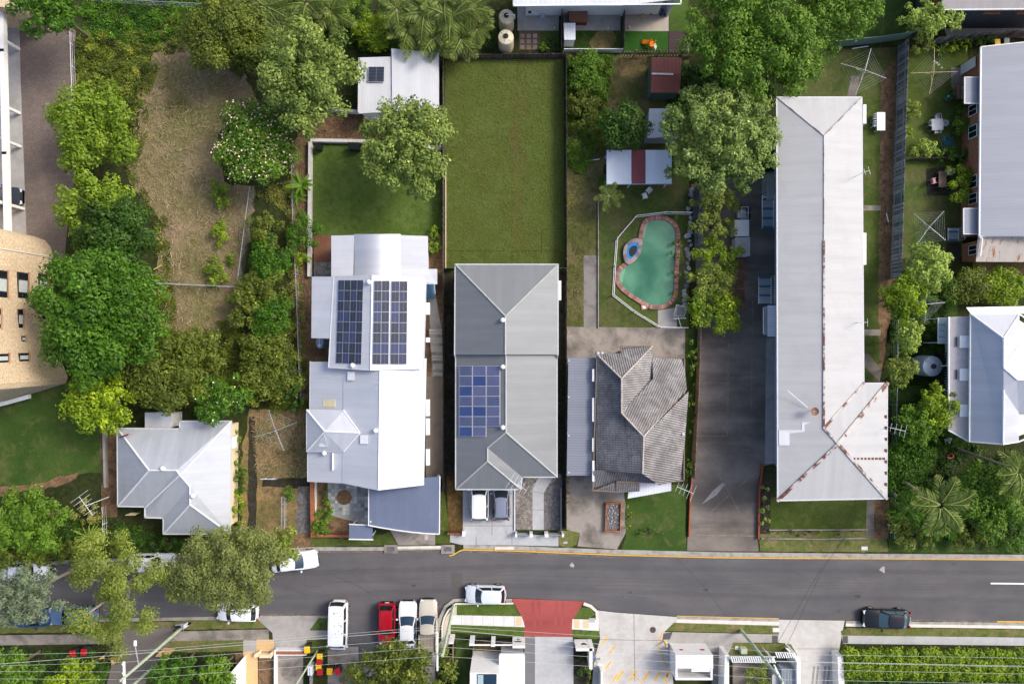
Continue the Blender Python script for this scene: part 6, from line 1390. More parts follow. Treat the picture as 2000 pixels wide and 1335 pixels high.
car('coupe', 'black car half up the kerb on the right of the street', 'car', 'fast', 'black', 1733, 1209, LT - .03, plain('sky_glass', rgb(70, 92, 104), .05, .9, var=0))
car('van', 'white van with leaf litter on its roof, parked across the footpath', 'van', 'van', 'white', 661, 1221, DN - .02)
car('hatchback', 'red hatchback parked nose-in beside the white sedan', 'car', 'hatch', 'red', 755, 1218, DN)
car('sedan', 'white sedan parked between the red hatchback and the beige utility', 'car', 'sedan', 'white', 796, 1221, UP, C_GLASSB)
car('utility_truck', 'beige utility truck with an empty tray on the curved kerb', 'pickup truck', 'ute', 'beige', 836, 1220, UP, C_GLASSB)
car('sedan', 'white car half under the olive-leaved tree, nose to the open road', 'car', 'sedan', 'white', 574, 1096, RT + .12, C_GLASSB)
car('hatchback', 'white car on the grass verge under the olive-leaved tree', 'car', 'hatch', 'white', 463, 1195, LT - .02)
car('sedan', 'pale blue car half covered by the straggly gum', 'car', 'sedan', 'blue', 142, 1203, LT - .03)
car('hatchback', 'navy car under the hazy grey-green gum', 'car', 'hatch', 'navy', 60, 1206, RT)
car('sedan', 'white car beneath the straggly gum on the far kerb', 'car', 'sedan', 'white', 297, 1099, RT + .03)
car('sedan', 'white car hidden under the hazy gum at the left edge', 'car', 'sedan', 'white', 48, 1116, RT)
car('sedan', 'dark car nosing out of the open car park', 'car', 'sedan', 'dark', -6, 383, RT, z=YZ + .02)
# leaf litter on the van roof
m = MB(); rg = random.Random(4)
for k in range(16):
    c = P(649 + rg.random() * 20, 1192 + rg.random() * 55, 2.02); m.box((c[0], c[1], 2.025), (.09, .05, .01), rg.random() * 3)
tag(m.build('fallen_leaves', plain('dead_leaf', rgb(70, 60, 48), .9, .1, var=0)), 'dead leaves scattered on the white van roof', kind='stuff')
# scooter on the verge
c = P(356, 1220, .5); sc_ = thing('motor_scooter', 'small grey motor scooter parked on the grass verge by the power pole', 'scooter', (c[0], c[1], YZ), local=True, rz=.15)
for x in (-.55, .55):
    m = MB(); m.tube((x, -.05, .24), (x, .05, .24), .24, 14); m.build('wheel', C_TYRE, sc_)
m = MB(); m.box((-.3, 0, .5), (.75, .3, .32), taper=.75); m.box((.1, 0, .3), (.5, .26, .08)); m.box((.42, 0, .6), (.1, .36, .6), 0, 0, -.25); m.build('body', CP['pearl'], sc_)
m = MB(); m.box((-.3, 0, .72), (.6, .24, .1), taper=.85); m.build('seat', C_TRIM, sc_)
m = MB(); m.tube((.36, -.34, .98), (.36, .34, .98), .025); m.tube((.5, 0, .4), (.36, 0, .98), .03); m.build('handlebar', C_RIM, sc_)
# ------------------------------------------------------------------ wheelie bins
def bin_(label, px, py, lid, rz=0.0, group='wheelie bins by the parked van', body=None, name='wheelie_bin'):
    c = P(px, py, 1.0); t = thing(name, label, 'bin', (c[0], c[1], YZ), group, local=True, rz=rz)
    m = MB(); m.box((0, 0, .5), (.46, .5, .9), taper=1.14); m.build('body', body or plain('bin_green', rgb(44, 66, 52), .5, .4, var=0), t)
    m = MB(); m.box((0, 0, .98), (.56, .62, .07), taper=.9); m.box((0, -.3, .95), (.5, .06, .06)); m.build('lid', lid, t)
    m = MB(); m.tube((-.27, .22, .12), (.27, .22, .12), .11, 10); m.build('wheels', C_TYRE, t); m = MB(); m.tube((-.2, .33, .92), (.2, .33, .92), .02, 5); m.build('handle', C_TRIM, t)
    return t
YL, RL = plain('yellow_lid', rgb(238, 190, 20), .45, .4, var=.04), plain('red_lid', rgb(196, 28, 40), .45, .4, var=.05)
gl_ = 'red-lidded bins on the verge'
bin_('red-lidded bin on the left verge, left of the pair', 142, 1275, RL, .1, gl_); bin_('red-lidded bin on the left verge, right of the pair', 164, 1272, RL, -.05, gl_)
bin_('yellow-lidded bin alone on the grass strip', 600, 1267, YL, .1); bin_('topmost yellow-lidded bin of the row by the pole stay', 624.5, 1281, YL); bin_('upper red-lidded bin of the row by the pole stay', 624, 1291, RL)
bin_('lower yellow-lidded bin of the row by the pole stay', 622.5, 1300.5, YL); bin_('lower red-lidded bin of the row by the pole stay', 625, 1310, RL); bin_('yellow-lidded bin standing apart by the wispy shrub', 644, 1309.5, YL); bin_('red-lidded bin turned askew by the wispy shrub', 659, 1309.5, RL, .4)
bin_('yellow-lidded bin behind the orange brick house', 1947, 83, YL, .05, 'bins behind the brick house'); bin_('grey-lidded bin behind the orange brick house', 1965, 81, plain('grey_lid', rgb(96, 112, 112), .5, .4, var=0), 0, 'bins behind the brick house')
bin_('black compost bin in the corner of the white retaining wall', 621, 286, C_TRIM, 0, None, C_TRIM, 'compost_bin'); bin_('black bin on the retaining wall, left of two', 686, 286, C_TRIM, 0, 'black bins', C_TRIM); bin_('black bin on the retaining wall, right of two', 696, 286.5, C_TRIM, 0, 'black bins', C_TRIM)
# ------------------------------------------------------------------ water tanks
def tank(label, px, py, z, r, mat, dark, pipe=None, n=22):
    c = P(px, py, z); t = thing('water_tank', label, 'water tank', (c[0], c[1], YZ), local=True); h = z - YZ
    prof = [(r * .98, 0)]
    for k in range(1, 8): prof += [(r * (1.02 if k % 2 else .98), h * .9 * k / 8)]
    prof += [(r, h * .9), (r * .94, h * .95), (r * .5, h), (.3, h * 1.01)]
    m = MB(); m.lathe(prof, (0, 0, 0), n); m.build('shell', mat, t, smooth=True)
    m = MB(); m.lathe([(.24, h * 1.0), (.24, h * 1.05), (.2, h * 1.06)], (0, 0, 0), 14); m.build('inlet', dark, t)
    m = MB()
    for k in range(6): a = k * math.pi / 3 + .3; m.tube((.28 * math.cos(a), .28 * math.sin(a), h * 1.012), (r * .93 * math.cos(a), r * .93 * math.sin(a), h * .962), .03, 5)
    m.build('ribs', mat, t)
    if pipe:
        m = MB(); rod3(m, [Vector(P(*q)) - Vector((c[0], c[1], YZ)) for q in pipe], .06); m.build('pipe', M_WHITE, t)
    return t
CREAM = plain('cream_tank', rgb(206, 194, 168), .5, .35, var=.05); GREYT = plain('grey_tank', rgb(148, 160, 176), .5, .35, var=.04)
tank('upper of the two cream water tanks by the palm thicket', 989, 31, 2.4, .72, CREAM, C_TRIM, [(989, 29, 2.5), (1005, 29, 2.5), (1005, 36, 2.0)])
tank('lower of the two cream water tanks by the palm thicket', 988, 71, 2.4, .74, CREAM, C_TRIM)
tank('big blue-grey water tank beside the verandah house', 1823, 715, 2.3, .98, GREYT, C_TRIM, [(1838, 714, 2.5), (1850, 714, 2.6), (1853, 680, 3.4)])
c = P(625, 668, 1.6); t = thing('slim_tank', 'slim white water tank in the narrow yard of the white house', 'water tank', (c[0], c[1], YZ), local=True)
m = MB(); m.prism([(.36 * math.cos(a), .6 * math.sin(a)) for a in [k * math.pi / 8 for k in range(16)]], 0, 1.6); m.build('shell', GREYT, t); m = MB(); m.tube((0, .5, 1.62), (0, -.2, 1.62), .05); m.lathe([(.13, 1.6), (.13, 1.66)], (0, -.3, 0), 12); m.build('pipe', M_WHITE, t)
# ------------------------------------------------------------------ rotary clotheslines
def hoist(label, px, py, ends, z=2.0, mat=None, wires=5, base=None):
    c = Vector(P(px, py, z)); t = thing('clothesline', label, 'clothesline', (c.x, c.y, YZ)); E = [Vector(P(x, y, z + .12)) for x, y in ends]; mt = mat or M_STEEL
    m = MB(); m.tube((c.x, c.y, YZ), c, .035, 7); m.tube((c.x, c.y, z - .5), (c.x, c.y, z), .05, 7); m.build('pole', mt, t)
    for e in E:
        m = MB(); m.tube(c, e, .024, 5); m.tube(c - Vector((0, 0, .45)), c + (e - c) * .45, .016, 4); m.build('arm', mt, t)
    m = MB(); n = len(E); order = sorted(E, key=lambda e: math.atan2(e.y - c.y, e.x - c.x))
    for k in range(wires):
        f = .4 + .58 * k / (wires - 1)
        for i in range(n): a, b = c + (order[i] - c) * f, c + (order[(i + 1) % n] - c) * f; m.tube(a, b, .005, 3, cap=False)
    m.build('lines', plain('clothes_wire', rgb(176, 186, 176), .5, .4, var=0), t); return t
hoist('rotary clothesline on the back lawn above the long pale roof', 1690, 137, ((1701, 95), (1642, 124), (1731, 153), (1671, 185)))
hoist('rotary clothesline with pegs in the brick house yard', 1824, 141, ((1825, 97), (1779, 143), (1870, 140), (1815, 184)), mat=plain('tan_steel', rgb(186, 170, 140), .5, .4))
hoist('square rotary clothesline beside the long paling fence', 1816, 443, ((1785, 417), (1844, 412), (1791, 477), (1847, 469)), wires=6)
hoist('green-wired rotary clothesline under the yellow-green tree', 1808, 594, ((1809, 575), (1846, 590), (1806, 631), (1778, 597)), wires=7)
hoist('rotary clothesline on the dry side yard', 538, 841, ((525, 800), (580, 824), (498, 853), (555, 880)))
m = MB()
for k, (x, y) in enumerate(((1825, 119), (1828, 122), (1831, 123), (1834, 126), (1840, 132))): c = P(x, y, 2.0); m.box((c[0], c[1], 1.9), (.14, .04, .2), .5 * k)
tag(m.build('washing', M_WHITE), 'white pegged washing on the tan clothesline', 'washing')
# ------------------------------------------------------------------ outdoor furniture
def table(label, px, py, w_, d, h, mat, rz=0.0, leg=None):
    c = P(px, py, h); t = thing('garden_table', label, 'table', (c[0], c[1], YZ), local=True, rz=rz); m = MB(); m.box((0, 0, h - YZ - .02), (w_, d, .05)); m.build('table_top', mat, t)
    for sx in (-1, 1):
        for sy in (-1, 1): m = MB(); m.box((sx * (w_ / 2 - .08), sy * (d / 2 - .08), (h - YZ) / 2 - .02), (.05, .05, h - YZ - .05)); m.build('leg', leg or mat, t)
    return t
def chair(label, px, py, mat, rz=0.0, group=None, name='garden_chair', seat=None):
    c = P(px, py, .45); t = thing(name, label, 'chair', (c[0], c[1], YZ), group, local=True, rz=rz)
    m = MB(); m.box((0, 0, .42), (.46, .46, .05)); m.build('seat', seat or mat, t)
    m = MB(); m.grid([[(-.24 - .12 * (z_ - .42), -.23 + .46 * k / 5, z_ + .05 * math.sin(math.pi * k / 5)) for k in range(6)] for z_ in (.42, .6, .8)]); m.build('backrest', mat, t)
    for sx in (-1, 1):
        for sy in (-1, 1): m = MB(); m.tube((sx * .2, sy * .2, .42), (sx * .24, sy * .24, 0), .022, 5); m.build('leg', mat, t)
    for sy in (-1, 1): m = MB(); m.tube((-.25, sy * .25, .64), (.18, sy * .25, .64), .025, 5); m.build('armrest', mat, t)
    return t
wt = 'white chairs at the long white table'
table('long white table on the lawn beside the long apartments', 1721, 237, .8, 1.75, .8, M_WHITE); chair('white chair at the long white table, nearer the top', 1709, 229, M_WHITE, 0, wt); chair('white chair at the long white table, nearer the bottom', 1708.5, 243, M_WHITE, 0, wt)
GRY = plain('grey_furniture', rgb(140, 148, 158), .5, .4, var=.05)
table('square grey table in the brick house yard', 1831, 243, 1.1, 1.1, .75, GRY, .05, M_STEEL)
gc = 'grey chairs round the square table'
chair('grey chair left of the square table', 1817, 242, M_STEEL, 0, gc, seat=GRY); chair('grey chair right of the square table', 1841, 242, M_STEEL, math.pi, gc, seat=GRY); chair('grey chair above the square table', 1830, 230, M_STEEL, -UP, gc, seat=GRY); chair('grey chair below the square table', 1829, 257, M_STEEL, UP, gc, seat=GRY)
table('brown slatted table on the dark patio', 1841, 350, .75, 1.55, .75, plain('brown_table', rgb(116, 98, 84), .7, .3, var=.1)); chair('pink plastic chair on the dark patio', 1822, 354, plain('pink_plastic', rgb(206, 140, 152), .4, .4, var=0), .2); chair('white plastic chair behind the brown slatted table', 1853, 337, M_WHITE, math.pi + .3)
chair('white plastic chair on the grass by the cabana', 1259, 383, M_WHITE, .3); chair('white plastic chair tipped against the cabana post', 1267, 372, M_WHITE, 2.4)
table('white board table in the rambling garden', 1790, 917, .9, .85, .7, M_WHITE); table('pale low table beside the verandah house corner', 1853, 860, .7, .5, .6, M_WHITE, .2)
# blue hose, lid, toys
m = MB(); rg = random.Random(2); pts_ = [Vector(P(1851 + 13 * math.cos(a * 1.7) * (.4 + .6 * abs(math.sin(a * .53))), 276 + 12 * math.sin(a * 2.3) * (.4 + .6 * abs(math.cos(a * .7))), .2)) for a in np.linspace(0, 14, 130)]
m.path(pts_, .022, 4); tag(m.build('garden_hose', plain('blue_hose', rgb(40, 128, 160), .4, .4, var=0)), 'tangled blue garden hose on the lawn', 'hose')
m = MB(); c = P(1854, 190, .5); m.lathe([(.2, YZ), (.22, .42), (.24, .44), (.24, .5), (.05, .53)], (c[0], c[1], 0), 16); tag(m.build('blue_drum', plain('pale_blue_plastic', rgb(110, 178, 204), .4, .4, var=0)), 'pale blue lidded drum by the timber steps', 'drum')
m = MB(); c = P(1876, 890, .3)
for k in range(14): a, b = 2 * math.pi * k / 14, 2 * math.pi * (k + 1) / 14; m.tube((c[0] - 1 + .3 * math.cos(a), c[1] + .2 * math.sin(a), .3), (c[0] - 1 + .3 * math.cos(b), c[1] + .2 * math.sin(b), .3), .05, 5)
tag(m.build('red_ring', plain('red_plastic', rgb(170, 40, 44), .4, .4, var=0)), 'red ring toy in the rambling garden', 'toy')
ts = thing('timber_steps', 'weathered timber side steps under the upper porch hood', 'steps', P(1865, 180, YZ))
for k in range(5): m = MB(); a = P(1863 + k * 4.4, 180, .3 + .2 * k); m.box((a[0], a[1], .3 + .2 * k), (.24, 1.3, .06)); m.build('tread', M_BROWNT if k % 2 else M_TIMBER, ts)
sp_ = thing('spa_cover', 'brown covered spa on the middle townhouse patio', 'spa', P(1129, 24, YZ)); a = P(1129, 27, .9)
m = MB(); m.box((a[0], a[1], .48), (1.78, 1.55, .76), taper=.98); m.build('tub', plain('brown_tub', rgb(106, 58, 44), .6, .3, var=.1), sp_); m = MB(); m.box((a[0], a[1], .9), (1.84, 1.6, .1), taper=.94); m.build('lid', plain('brown_vinyl', rgb(134, 92, 76), .5, .4, var=.05), sp_)
sl_ = thing('toy_slide', 'orange toy slide on the artificial lawn', 'toy', (*P(1270, 87, .5)[:2], YZ), local=True, rz=-.35); OR = plain('orange_plastic', rgb(238, 122, 20), .4, .4, var=0)
m = MB(); m.box((-.45, .12, .35), (.8, .42, .06), 0, 0, -.5); m.build('chute', OR, sl_); m = MB(); m.box((.15, 0, .62), (.5, .55, .08)); m.build('platform', OR, sl_)
for sx in (0, 1):
    for sy in (-1, 1): m = MB(); m.box((-.05 + .4 * sx, sy * .26, .5), (.08, .07, 1.0)); m.build('post', plain('lime_plastic', rgb(170, 200, 40), .4, .4, var=0) if sx else OR, sl_)
for k in range(3): m = MB(); m.box((.45 + .1 * k, 0, .5 - .17 * k), (.06, .4, .05)); m.build('rung', M_WHITE, sl_)
ar = thing('toy_arch', 'curved toy arch of coloured blocks on the right townhouse patio', 'toy', P(1256, 30, YZ))
for k in range(7):
    a = .3 + k * .5; c = P(1262 + 10 * math.cos(a) * -1 * .9, 34 - 12 * math.sin(a * .75), .2); m = MB(); m.box((c[0], c[1], .22), (.28, .16, .2), -a * .8 + 1.6); m.build('block', plain('toy_%d' % (k % 4), (rgb(236, 170, 40), rgb(110, 190, 200), rgb(176, 40, 60), rgb(96, 190, 160))[k % 4], .4, .4, var=0), ar)
tk = thing('tricycle', 'blue ride-on tricycle at the edge of the right townhouse patio', 'tricycle', (*P(1294, 24, .3)[:2], YZ), local=True); NB = plain('blue_plastic', rgb(40, 70, 160), .4, .4, var=0)
m = MB(); m.box((0, 0, .3), (.3, .55, .16), taper=.8); m.build('body', NB, tk)
for x, y in ((-.2, -.2), (.2, -.2), (0, .3)): m = MB(); m.tube((x - .04, y, .14), (x + .04, y, .14), .14, 10); m.build('wheel', C_TYRE, tk)
m = MB(); m.tube((-.22, .25, .55), (.22, .25, .55), .025); m.build('handlebar', plain('lime_plastic', rgb(170, 200, 40), .4, .4, var=0), tk)
cl = thing('clothes_rack', 'laundry rack hung with dark and white clothes on the left townhouse patio', 'clothes rack', (*P(1050, 18, 1)[:2], YZ), local=True)
m = MB(); m.tube((-1.6, .2, 1.0), (1.0, .2, 1.0), .02); m.tube((-1.6, -.2, 1.0), (1.0, -.2, 1.0), .02)
for x in (-1.5, .9): m.tube((x, -.3, 0), (x, .3, 1.0), .02); m.tube((x, .3, 0), (x, -.3, 1.0), .02)
m.build('frame', M_STEEL, cl)
for k, cc in enumerate((rgb(190, 190, 200), rgb(60, 66, 96), rgb(40, 50, 96), rgb(210, 212, 220), rgb(70, 80, 120))): m = MB(); m.box((-1.2 + k * .45, (-1) ** k * .2, .75), (.3, .06, .5)); m.build('garment', plain('cloth_%d' % k, cc, .9, .1), cl)
m = MB(); c = P(1059, 26, .4); m.box((c[0], c[1], .4), (.5, .8, .5), .2, taper=.7); tag(m.build('stroller', plain('stroller_cloth', rgb(170, 178, 206), .8, .2, var=.3, vscale=9)), 'pale pram beside the laundry rack', 'pram')
for lab, x, y in (('left', 1083, 55), ('middle', 1188, 55), ('right', 1229, 54)):
    m = MB(); c = P(x, y, .2); m.lathe([(.09, YZ), (.09, .3), (.05, .34)], (c[0], c[1], 0), 10); tag(m.build('garden_light', M_WHITE), 'small white garden light on the %s townhouse patio' % lab, 'light', 'patio garden lights')
# ------------------------------------------------------------------ fences and walls
def seglist(pts, step):
    """evenly spaced (point, direction) along a ground pixel path"""
    w = [Vector(P(x, y, 0)[:2]) for x, y in pts]; out = []
    for a, b in zip(w[:-1], w[1:]):
        d = b - a; L_ = d.length; n = max(1, round(L_ / step)); d.normalize()
        for k in range(n): out.append((a + d * (L_ * (k + .5) / n), math.atan2(d.y, d.x), L_ / n))
    return out
def pale_fence(name, label, pts, h, step=.125, mat=None, rails=True, post_step=2.4, gap=.88, hvar=.02, seed=1, mats=None):
    """timber fence: every paling is a part"""
    c = P(*pts[len(pts) // 2], YZ); t = thing(name, label, 'fence', (c[0], c[1], YZ)); rg = random.Random(seed); mats = mats or [mat or M_TIMBER]
    src = {}
    for (p, a, L_) in seglist(pts, step):
        mt = mats[rg.randrange(len(mats))]; k = (mt.name, round(L_, 3))
        if k not in src:
            m = MB(); m.box((0, 0, .5), (L_ * gap, .022, 1.0)); o = m.build('paling', mt, None); src[k] = o.data; bpy.data.objects.remove(o)
        o = bpy.data.objects.new('paling', src[k]); COL.objects.link(o); o.parent = t; hh = h * (1 + rg.uniform(-hvar, hvar))
        o.location = (p.x - c[0], p.y - c[1], 0); o.rotation_euler = (rg.uniform(-.015, .015), 0, a); o.scale = (1, 1, hh)
    if rails:
        m = MB(); w = [Vector(P(x, y, YZ)) for x, y in pts]
        for z_ in (.35, h - .35): strip3(m, [q + Vector((0, .05, z_)) for q in w], .05, .09)
        m.build('rail', mats[0], t)
    if post_step:
        for (p, a, L_) in seglist(pts, post_step): m = MB(); m.box((p.x, p.y + .06, YZ + h / 2 - .03), (.1, .1, h - .05), a); m.build('post', mats[0], t)
    return t
def wire_fence(name, label, pts, h, step=2.6, mesh=True, mat=None, r=.025):
    c = P(*pts[len(pts) // 2], YZ); t = thing(name, label, 'fence', (c[0], c[1], YZ)); w = [Vector(P(x, y, YZ)) for x, y in pts]; mt = mat or M_STEEL
    m = MB(); rod3(m, [q + Vector((0, 0, h)) for q in w], r); m.build('top_rail', mt, t)
    for (p, a, L_) in seglist(pts, step): m = MB(); m.tube((p.x, p.y, YZ), (p.x, p.y, YZ + h), r * 1.1, 5); m.build('post', mt, t)
    if mesh:
        m = MB()
        for a, b in zip(w[:-1], w[1:]):
            d = b - a; n = int(d.length / .16)
            for k in range(n):
                f, g = k / n, min(1, (k + h / .16 * .5) / n) ; q0 = a + d * f; q1 = a + d * g
                m.tube(q0, q1 + Vector((0, 0, h * (g - f) * n / (h / .16 * .5))), .006, 3, cap=False); m.tube(q0 + Vector((0, 0, h)), q1 + Vector((0, 0, h * (1 - (g - f) * n / (h / .16 * .5)))), .006, 3, cap=False)
        m.build('wire_mesh', mt, t)
    else:
        m = MB()
        for k in (.35, .7): rod3(m, [q + Vector((0, 0, h * k)) for q in w], .008, 3)
        m.build('wire', mt, t)
    return t
def wall_run(name, label, pts, h, thick, mat, cat='wall', unit=None, part='panel', z0=YZ, cap=None):
    """masonry or sleeper wall along a ground path, built of separate panels"""
    c = P(*pts[len(pts) // 2], YZ); t = thing(name, label, cat, (c[0], c[1], YZ))
    for (p, a, L_) in seglist(pts, unit or 1e6):
        m = MB(); m.box((p.x, p.y, z0 + h / 2), (L_ - (.015 if unit else 0) + (0 if unit else thick * .0), thick, h), a); m.build(part, mat, t)
    if cap:
        m = MB(); strip3(m, [Vector(P(x, y, z0)) + Vector((0, 0, h + .02)) for x, y in pts], thick + .06, .05); m.build('capping', cap, t)
    return t
WT = [plain('grey_paling_%d' % i, c, .9, .1, var=.2, vscale=4) for i, c in enumerate((rgb(138, 140, 142), rgb(112, 114, 118), rgb(156, 158, 158), rgb(94, 96, 102)))]
DT = [plain('dark_paling_%d' % i, c, .9, .1, var=.2, vscale=4) for i, c in enumerate((rgb(84, 80, 76), rgb(66, 62, 58), rgb(100, 92, 84)))]
BT = [plain('tan_paling_%d' % i, c, .9, .1, var=.2, vscale=4) for i, c in enumerate((rgb(150, 132, 108), rgb(126, 110, 92), rgb(166, 148, 124)))]
pale_fence('paling_fence', 'long weathered grey paling fence right of the long apartments', [(1752, 92), (1747, 240), (1743, 380), (1738, 545)], 1.9, .125, mats=WT, post_step=2.6)
pale_fence('paling_fence', 'grey paling fence behind the yellow-lidded bin', [(1812, 88), (1900, 78), (2060, 70)], 1.6, .14, mats=WT)
pale_fence('paling_fence', 'short grey paling fence between gum tree and driveway hedge', [(1366, 362), (1362, 480)], 1.7, .14, mats=WT)
pale_fence('paling_fence', 'brown paling fence along the dark driveway by the tiled house', [(1362, 640), (1358, 760), (1350, 930)], 1.3, .16, mats=BT)
pale_fence('paling_fence', 'dark paling fence across the back of the long plain lawn', [(868, 116), (1103, 114)], 1.0, .15, mats=DT)
pale_fence('paling_fence', 'dark fence on the left side of the long plain lawn', [(868, 117), (868, 525)], 1.5, .15, mats=DT)
pale_fence('paling_fence', 'dark fence along the left side of the grey house', [(868, 527), (868, 955)], 1.5, .15, mats=DT)
pale_fence('paling_fence', 'dark fence on the right side of the long plain lawn', [(1104, 115), (1105, 525)], 1.5, .15, mats=DT)
pale_fence('paling_fence', 'dark fence along the right side of the grey house', [(1105, 527), (1104, 1030)], 1.5, .15, mats=DT)
pale_fence('lattice_fence', 'tan open-slatted fence behind the red shed', [(1215, 113), (1350, 112)], 1.6, .3, mats=BT, gap=.35)
pale_fence('paling_fence', 'dark fence between the left and middle townhouse patios', [(1096, 30), (1095, 103)], 1.5, .15, mats=DT)
pale_fence('paling_fence', 'dark fence between the middle and right townhouse patios', [(1215, 30), (1215, 103)], 1.5, .15, mats=DT)
pale_fence('paling_fence', 'low dark fence dividing the two right-hand back yards', [(1766, 315), (1892, 312)], 1.0, .15, mats=DT)
pale_fence('paling_fence', 'timber-topped fence left of the picket panels', [(886, 1255), (886, 1360)], 1.2, .15, mats=BT)
pale_fence('paling_fence', 'pale timber fence between the two small front lawns', [(925, 1258), (923, 1312)], 1.2, .15, mats=WT)
pale_fence('side_gate', 'dark slatted gate left of the grey house', [(869, 527), (889, 527)], 1.5, .15, mats=DT, post_step=0); pale_fence('side_gate', 'dark slatted gate right of the grey house', [(1090, 527), (1104, 527)], 1.5, .15, mats=DT, post_step=0)
wire_fence('chain_wire_fence', 'galvanised chain-wire fence enclosing a corner of the dry lot', [(499, 370), (474, 562), (304, 554)], 1.5)
wire_fence('wire_fence', 'thin wire fence running down beside the hedgerow', [(576, 300), (578, 420), (585, 560), (590, 700), (594, 780)], 1.1, mesh=False)
wire_fence('wire_fence', 'thin white rail fence on the edge of the brick driveway', [(148, 70), (152, 200), (154, 330)], .9, mesh=False, mat=M_WHITE)
wire_fence('wire_fence', 'thin wire fence between the rusty wing and the right-hand gardens', [(1742, 625), (1740, 760), (1735, 1045)], 1.1, mesh=False)
wire_fence('wire_fence', 'fine wire fence along the top of the scrub', [(180, 5), (280, 12), (440, 20)], 1.1, mesh=False)
wire_fence('wire_fence', 'thin rail along the front of the silver cottage', [(210, 985), (213, 1052)], .9, mesh=False, mat=M_WHITE)
wire_fence('ramp_rail', 'galvanised handrail of the small ramp in the dry side yard', [(556, 966), (555, 1028)], .9, 1.5, False); wire_fence('ramp_rail', 'second handrail of the small ramp in the dry side yard', [(561, 968), (560, 1028)], .7, 1.5, False)
wire_fence('white_rail', 'white handrail above the sunken terrace step', [(514, 932), (545, 932)], .8, 1.0, False, M_WHITE)
wall_run('retaining_wall', 'white concrete sleeper wall along the left of the back lawn', [(609, 280), (608, 400), (607, 541)], .55, .3, plain('white_sleeper', rgb(206, 202, 196), .85, .2, var=.08), unit=2.0, part='sleeper')
wall_run('retaining_wall', 'white concrete sleeper wall along the top of the back lawn', [(610, 277), (720, 279), (862, 292)], .55, .3, MATS['white_sleeper'], unit=2.0, part='sleeper')
wall_run('garden_wall', 'pale garden wall under the olive tree by the white garage', [(600, 213), (640, 217), (700, 222)], .7, .25, M_WALLW, unit=2.0)
wall_run('garden_edging', 'grey sleeper edging between lawn and silver cottage', [(208, 842), (211, 950)], .4, .25, G_CONCM, unit=2.4, part='sleeper')
wall_run('metal_fence', 'green sheet-metal fence across the top right lawn', [(1618, 94), (1700, 86), (1768, 76)], 1.5, .05, plain('green_sheet', rgb(110, 134, 122), .5, .4, var=.05), 'fence', 2.4)
wall_run('metal_fence', 'dark sheet-metal fence under the light green feathery tree', [(1776, 70), (1800, 68)], 1.2, .05, M_DARKW, 'fence', .8)
wall_run('brick_edging', 'orange brick edging on the left of the dark driveway', [(1350, 930), (1346, 985), (1344, 1046)], .3, .12, plain('orange_edging', rgb(164, 92, 58), .8, .2, var=.2), unit=.9, part='brick_course')
wall_run('brick_edging', 'red brick edging on the right of the dark driveway', [(1487, 905), (1480, 960), (1479, 1050)], .35, .16, plain('red_edging', rgb(138, 74, 58), .8, .2, var=.2), unit=.9, part='brick_course')
wall_run('front_edging', 'low brown edging along the apartment front garden', [(1484, 1049), (1600, 1050), (1692, 1048)], .3, .12, G_CONCD, unit=1.6)
wall_run('front_edging', 'low dark edging above the apartment front garden strip', [(1500, 1033), (1692, 1032)], .25, .1, G_CONCD, unit=1.8)
wall_run('white_rail', 'white rail along the middle townhouse back fence', [(1100, 104), (1214, 104)], .9, .06, M_WALLW, 'fence', 2.0)
wall_run('lawn_edging', 'cream sleeper edging down the left of the long plain lawn', [(871, 330), (871, 526)], .18, .1, plain('cream_sleeper', rgb(196, 176, 150), .85, .2, var=.1), 'edging', 2.0, 'sleeper')
wall_run('path_edging', 'white edging strip along the weathered path', [(1168, 390), (1168, 640)], .2, .08, G_KERB, 'edging', 1.8)
wall_run('gravel_edging', 'white double edging between driveway and gravel', [(1005.5, 955), (1005.5, 1034)], .2, .1, M_WHITE, 'edging', 1.6); wall_run('gravel_edging', 'thin edging right of the dark gravel', [(1095, 950), (1095, 1034)], .5, .08, M_GREYW, 'edging', 1.6)
# front walls of the grey house
for nm, x0, x1 in (('left', 1006, 1010), ('middle', 1034, 1040), ('right', 1063, 1070), ('end', 1096, 1100)):
    m = MB(); a = P(x0, 1036, 0); b = P(x1, 1042, 0); m.prism([(a[0], a[1]), (b[0], a[1]), (b[0], b[1]), (a[0], b[1])], YZ, 1.1); tag(m.build('gate_pier', M_WALLW), 'white rendered %s gate pier before the grey house' % nm, 'pier', 'front gate piers')
for lab, x0, x1 in (('left', 1011, 1033), ('right', 1071, 1095)):
    t = thing('slat_screen', 'grey slatted %s front screen between the gate piers' % lab, 'screen', P((x0 + x1) / 2, 1040, YZ))
    for k in range(5): a = P(x0, 1039, 0); b = P(x1, 1039, 0); m = MB(); m.box(((a[0] + b[0]) / 2, a[1], .25 + k * .18), (b[0] - a[0], .04, .1)); m.build('slat', GRY, t)
t = thing('timber_retainer', 'brown timber retaining edge below the brown garden bed', 'retaining wall', P(890, 1038, YZ))
for k in range(7): a = P(877 + k * 4.2, 1038, 0); m = MB(); m.box((a[0], a[1], .4), (.18, .12, .6)); m.build('post', M_BROWNT, t)
m = MB(); a = P(876, 1036, 0); b = P(904, 1036, 0); m.box(((a[0] + b[0]) / 2, a[1] + .1, .55), (b[0] - a[0], .08, .3)); m.build('sleeper', plain('dark_sleeper', rgb(86, 62, 46), .85, .2, var=.15), t)
m = MB(); a = P(906.5, 1037, 0); m.box((a[0], a[1], .5), (.25, .5, .8)); tag(m.build('gate_pier', M_WALLW), 'short white pier beside the brown garden bed', 'pier')
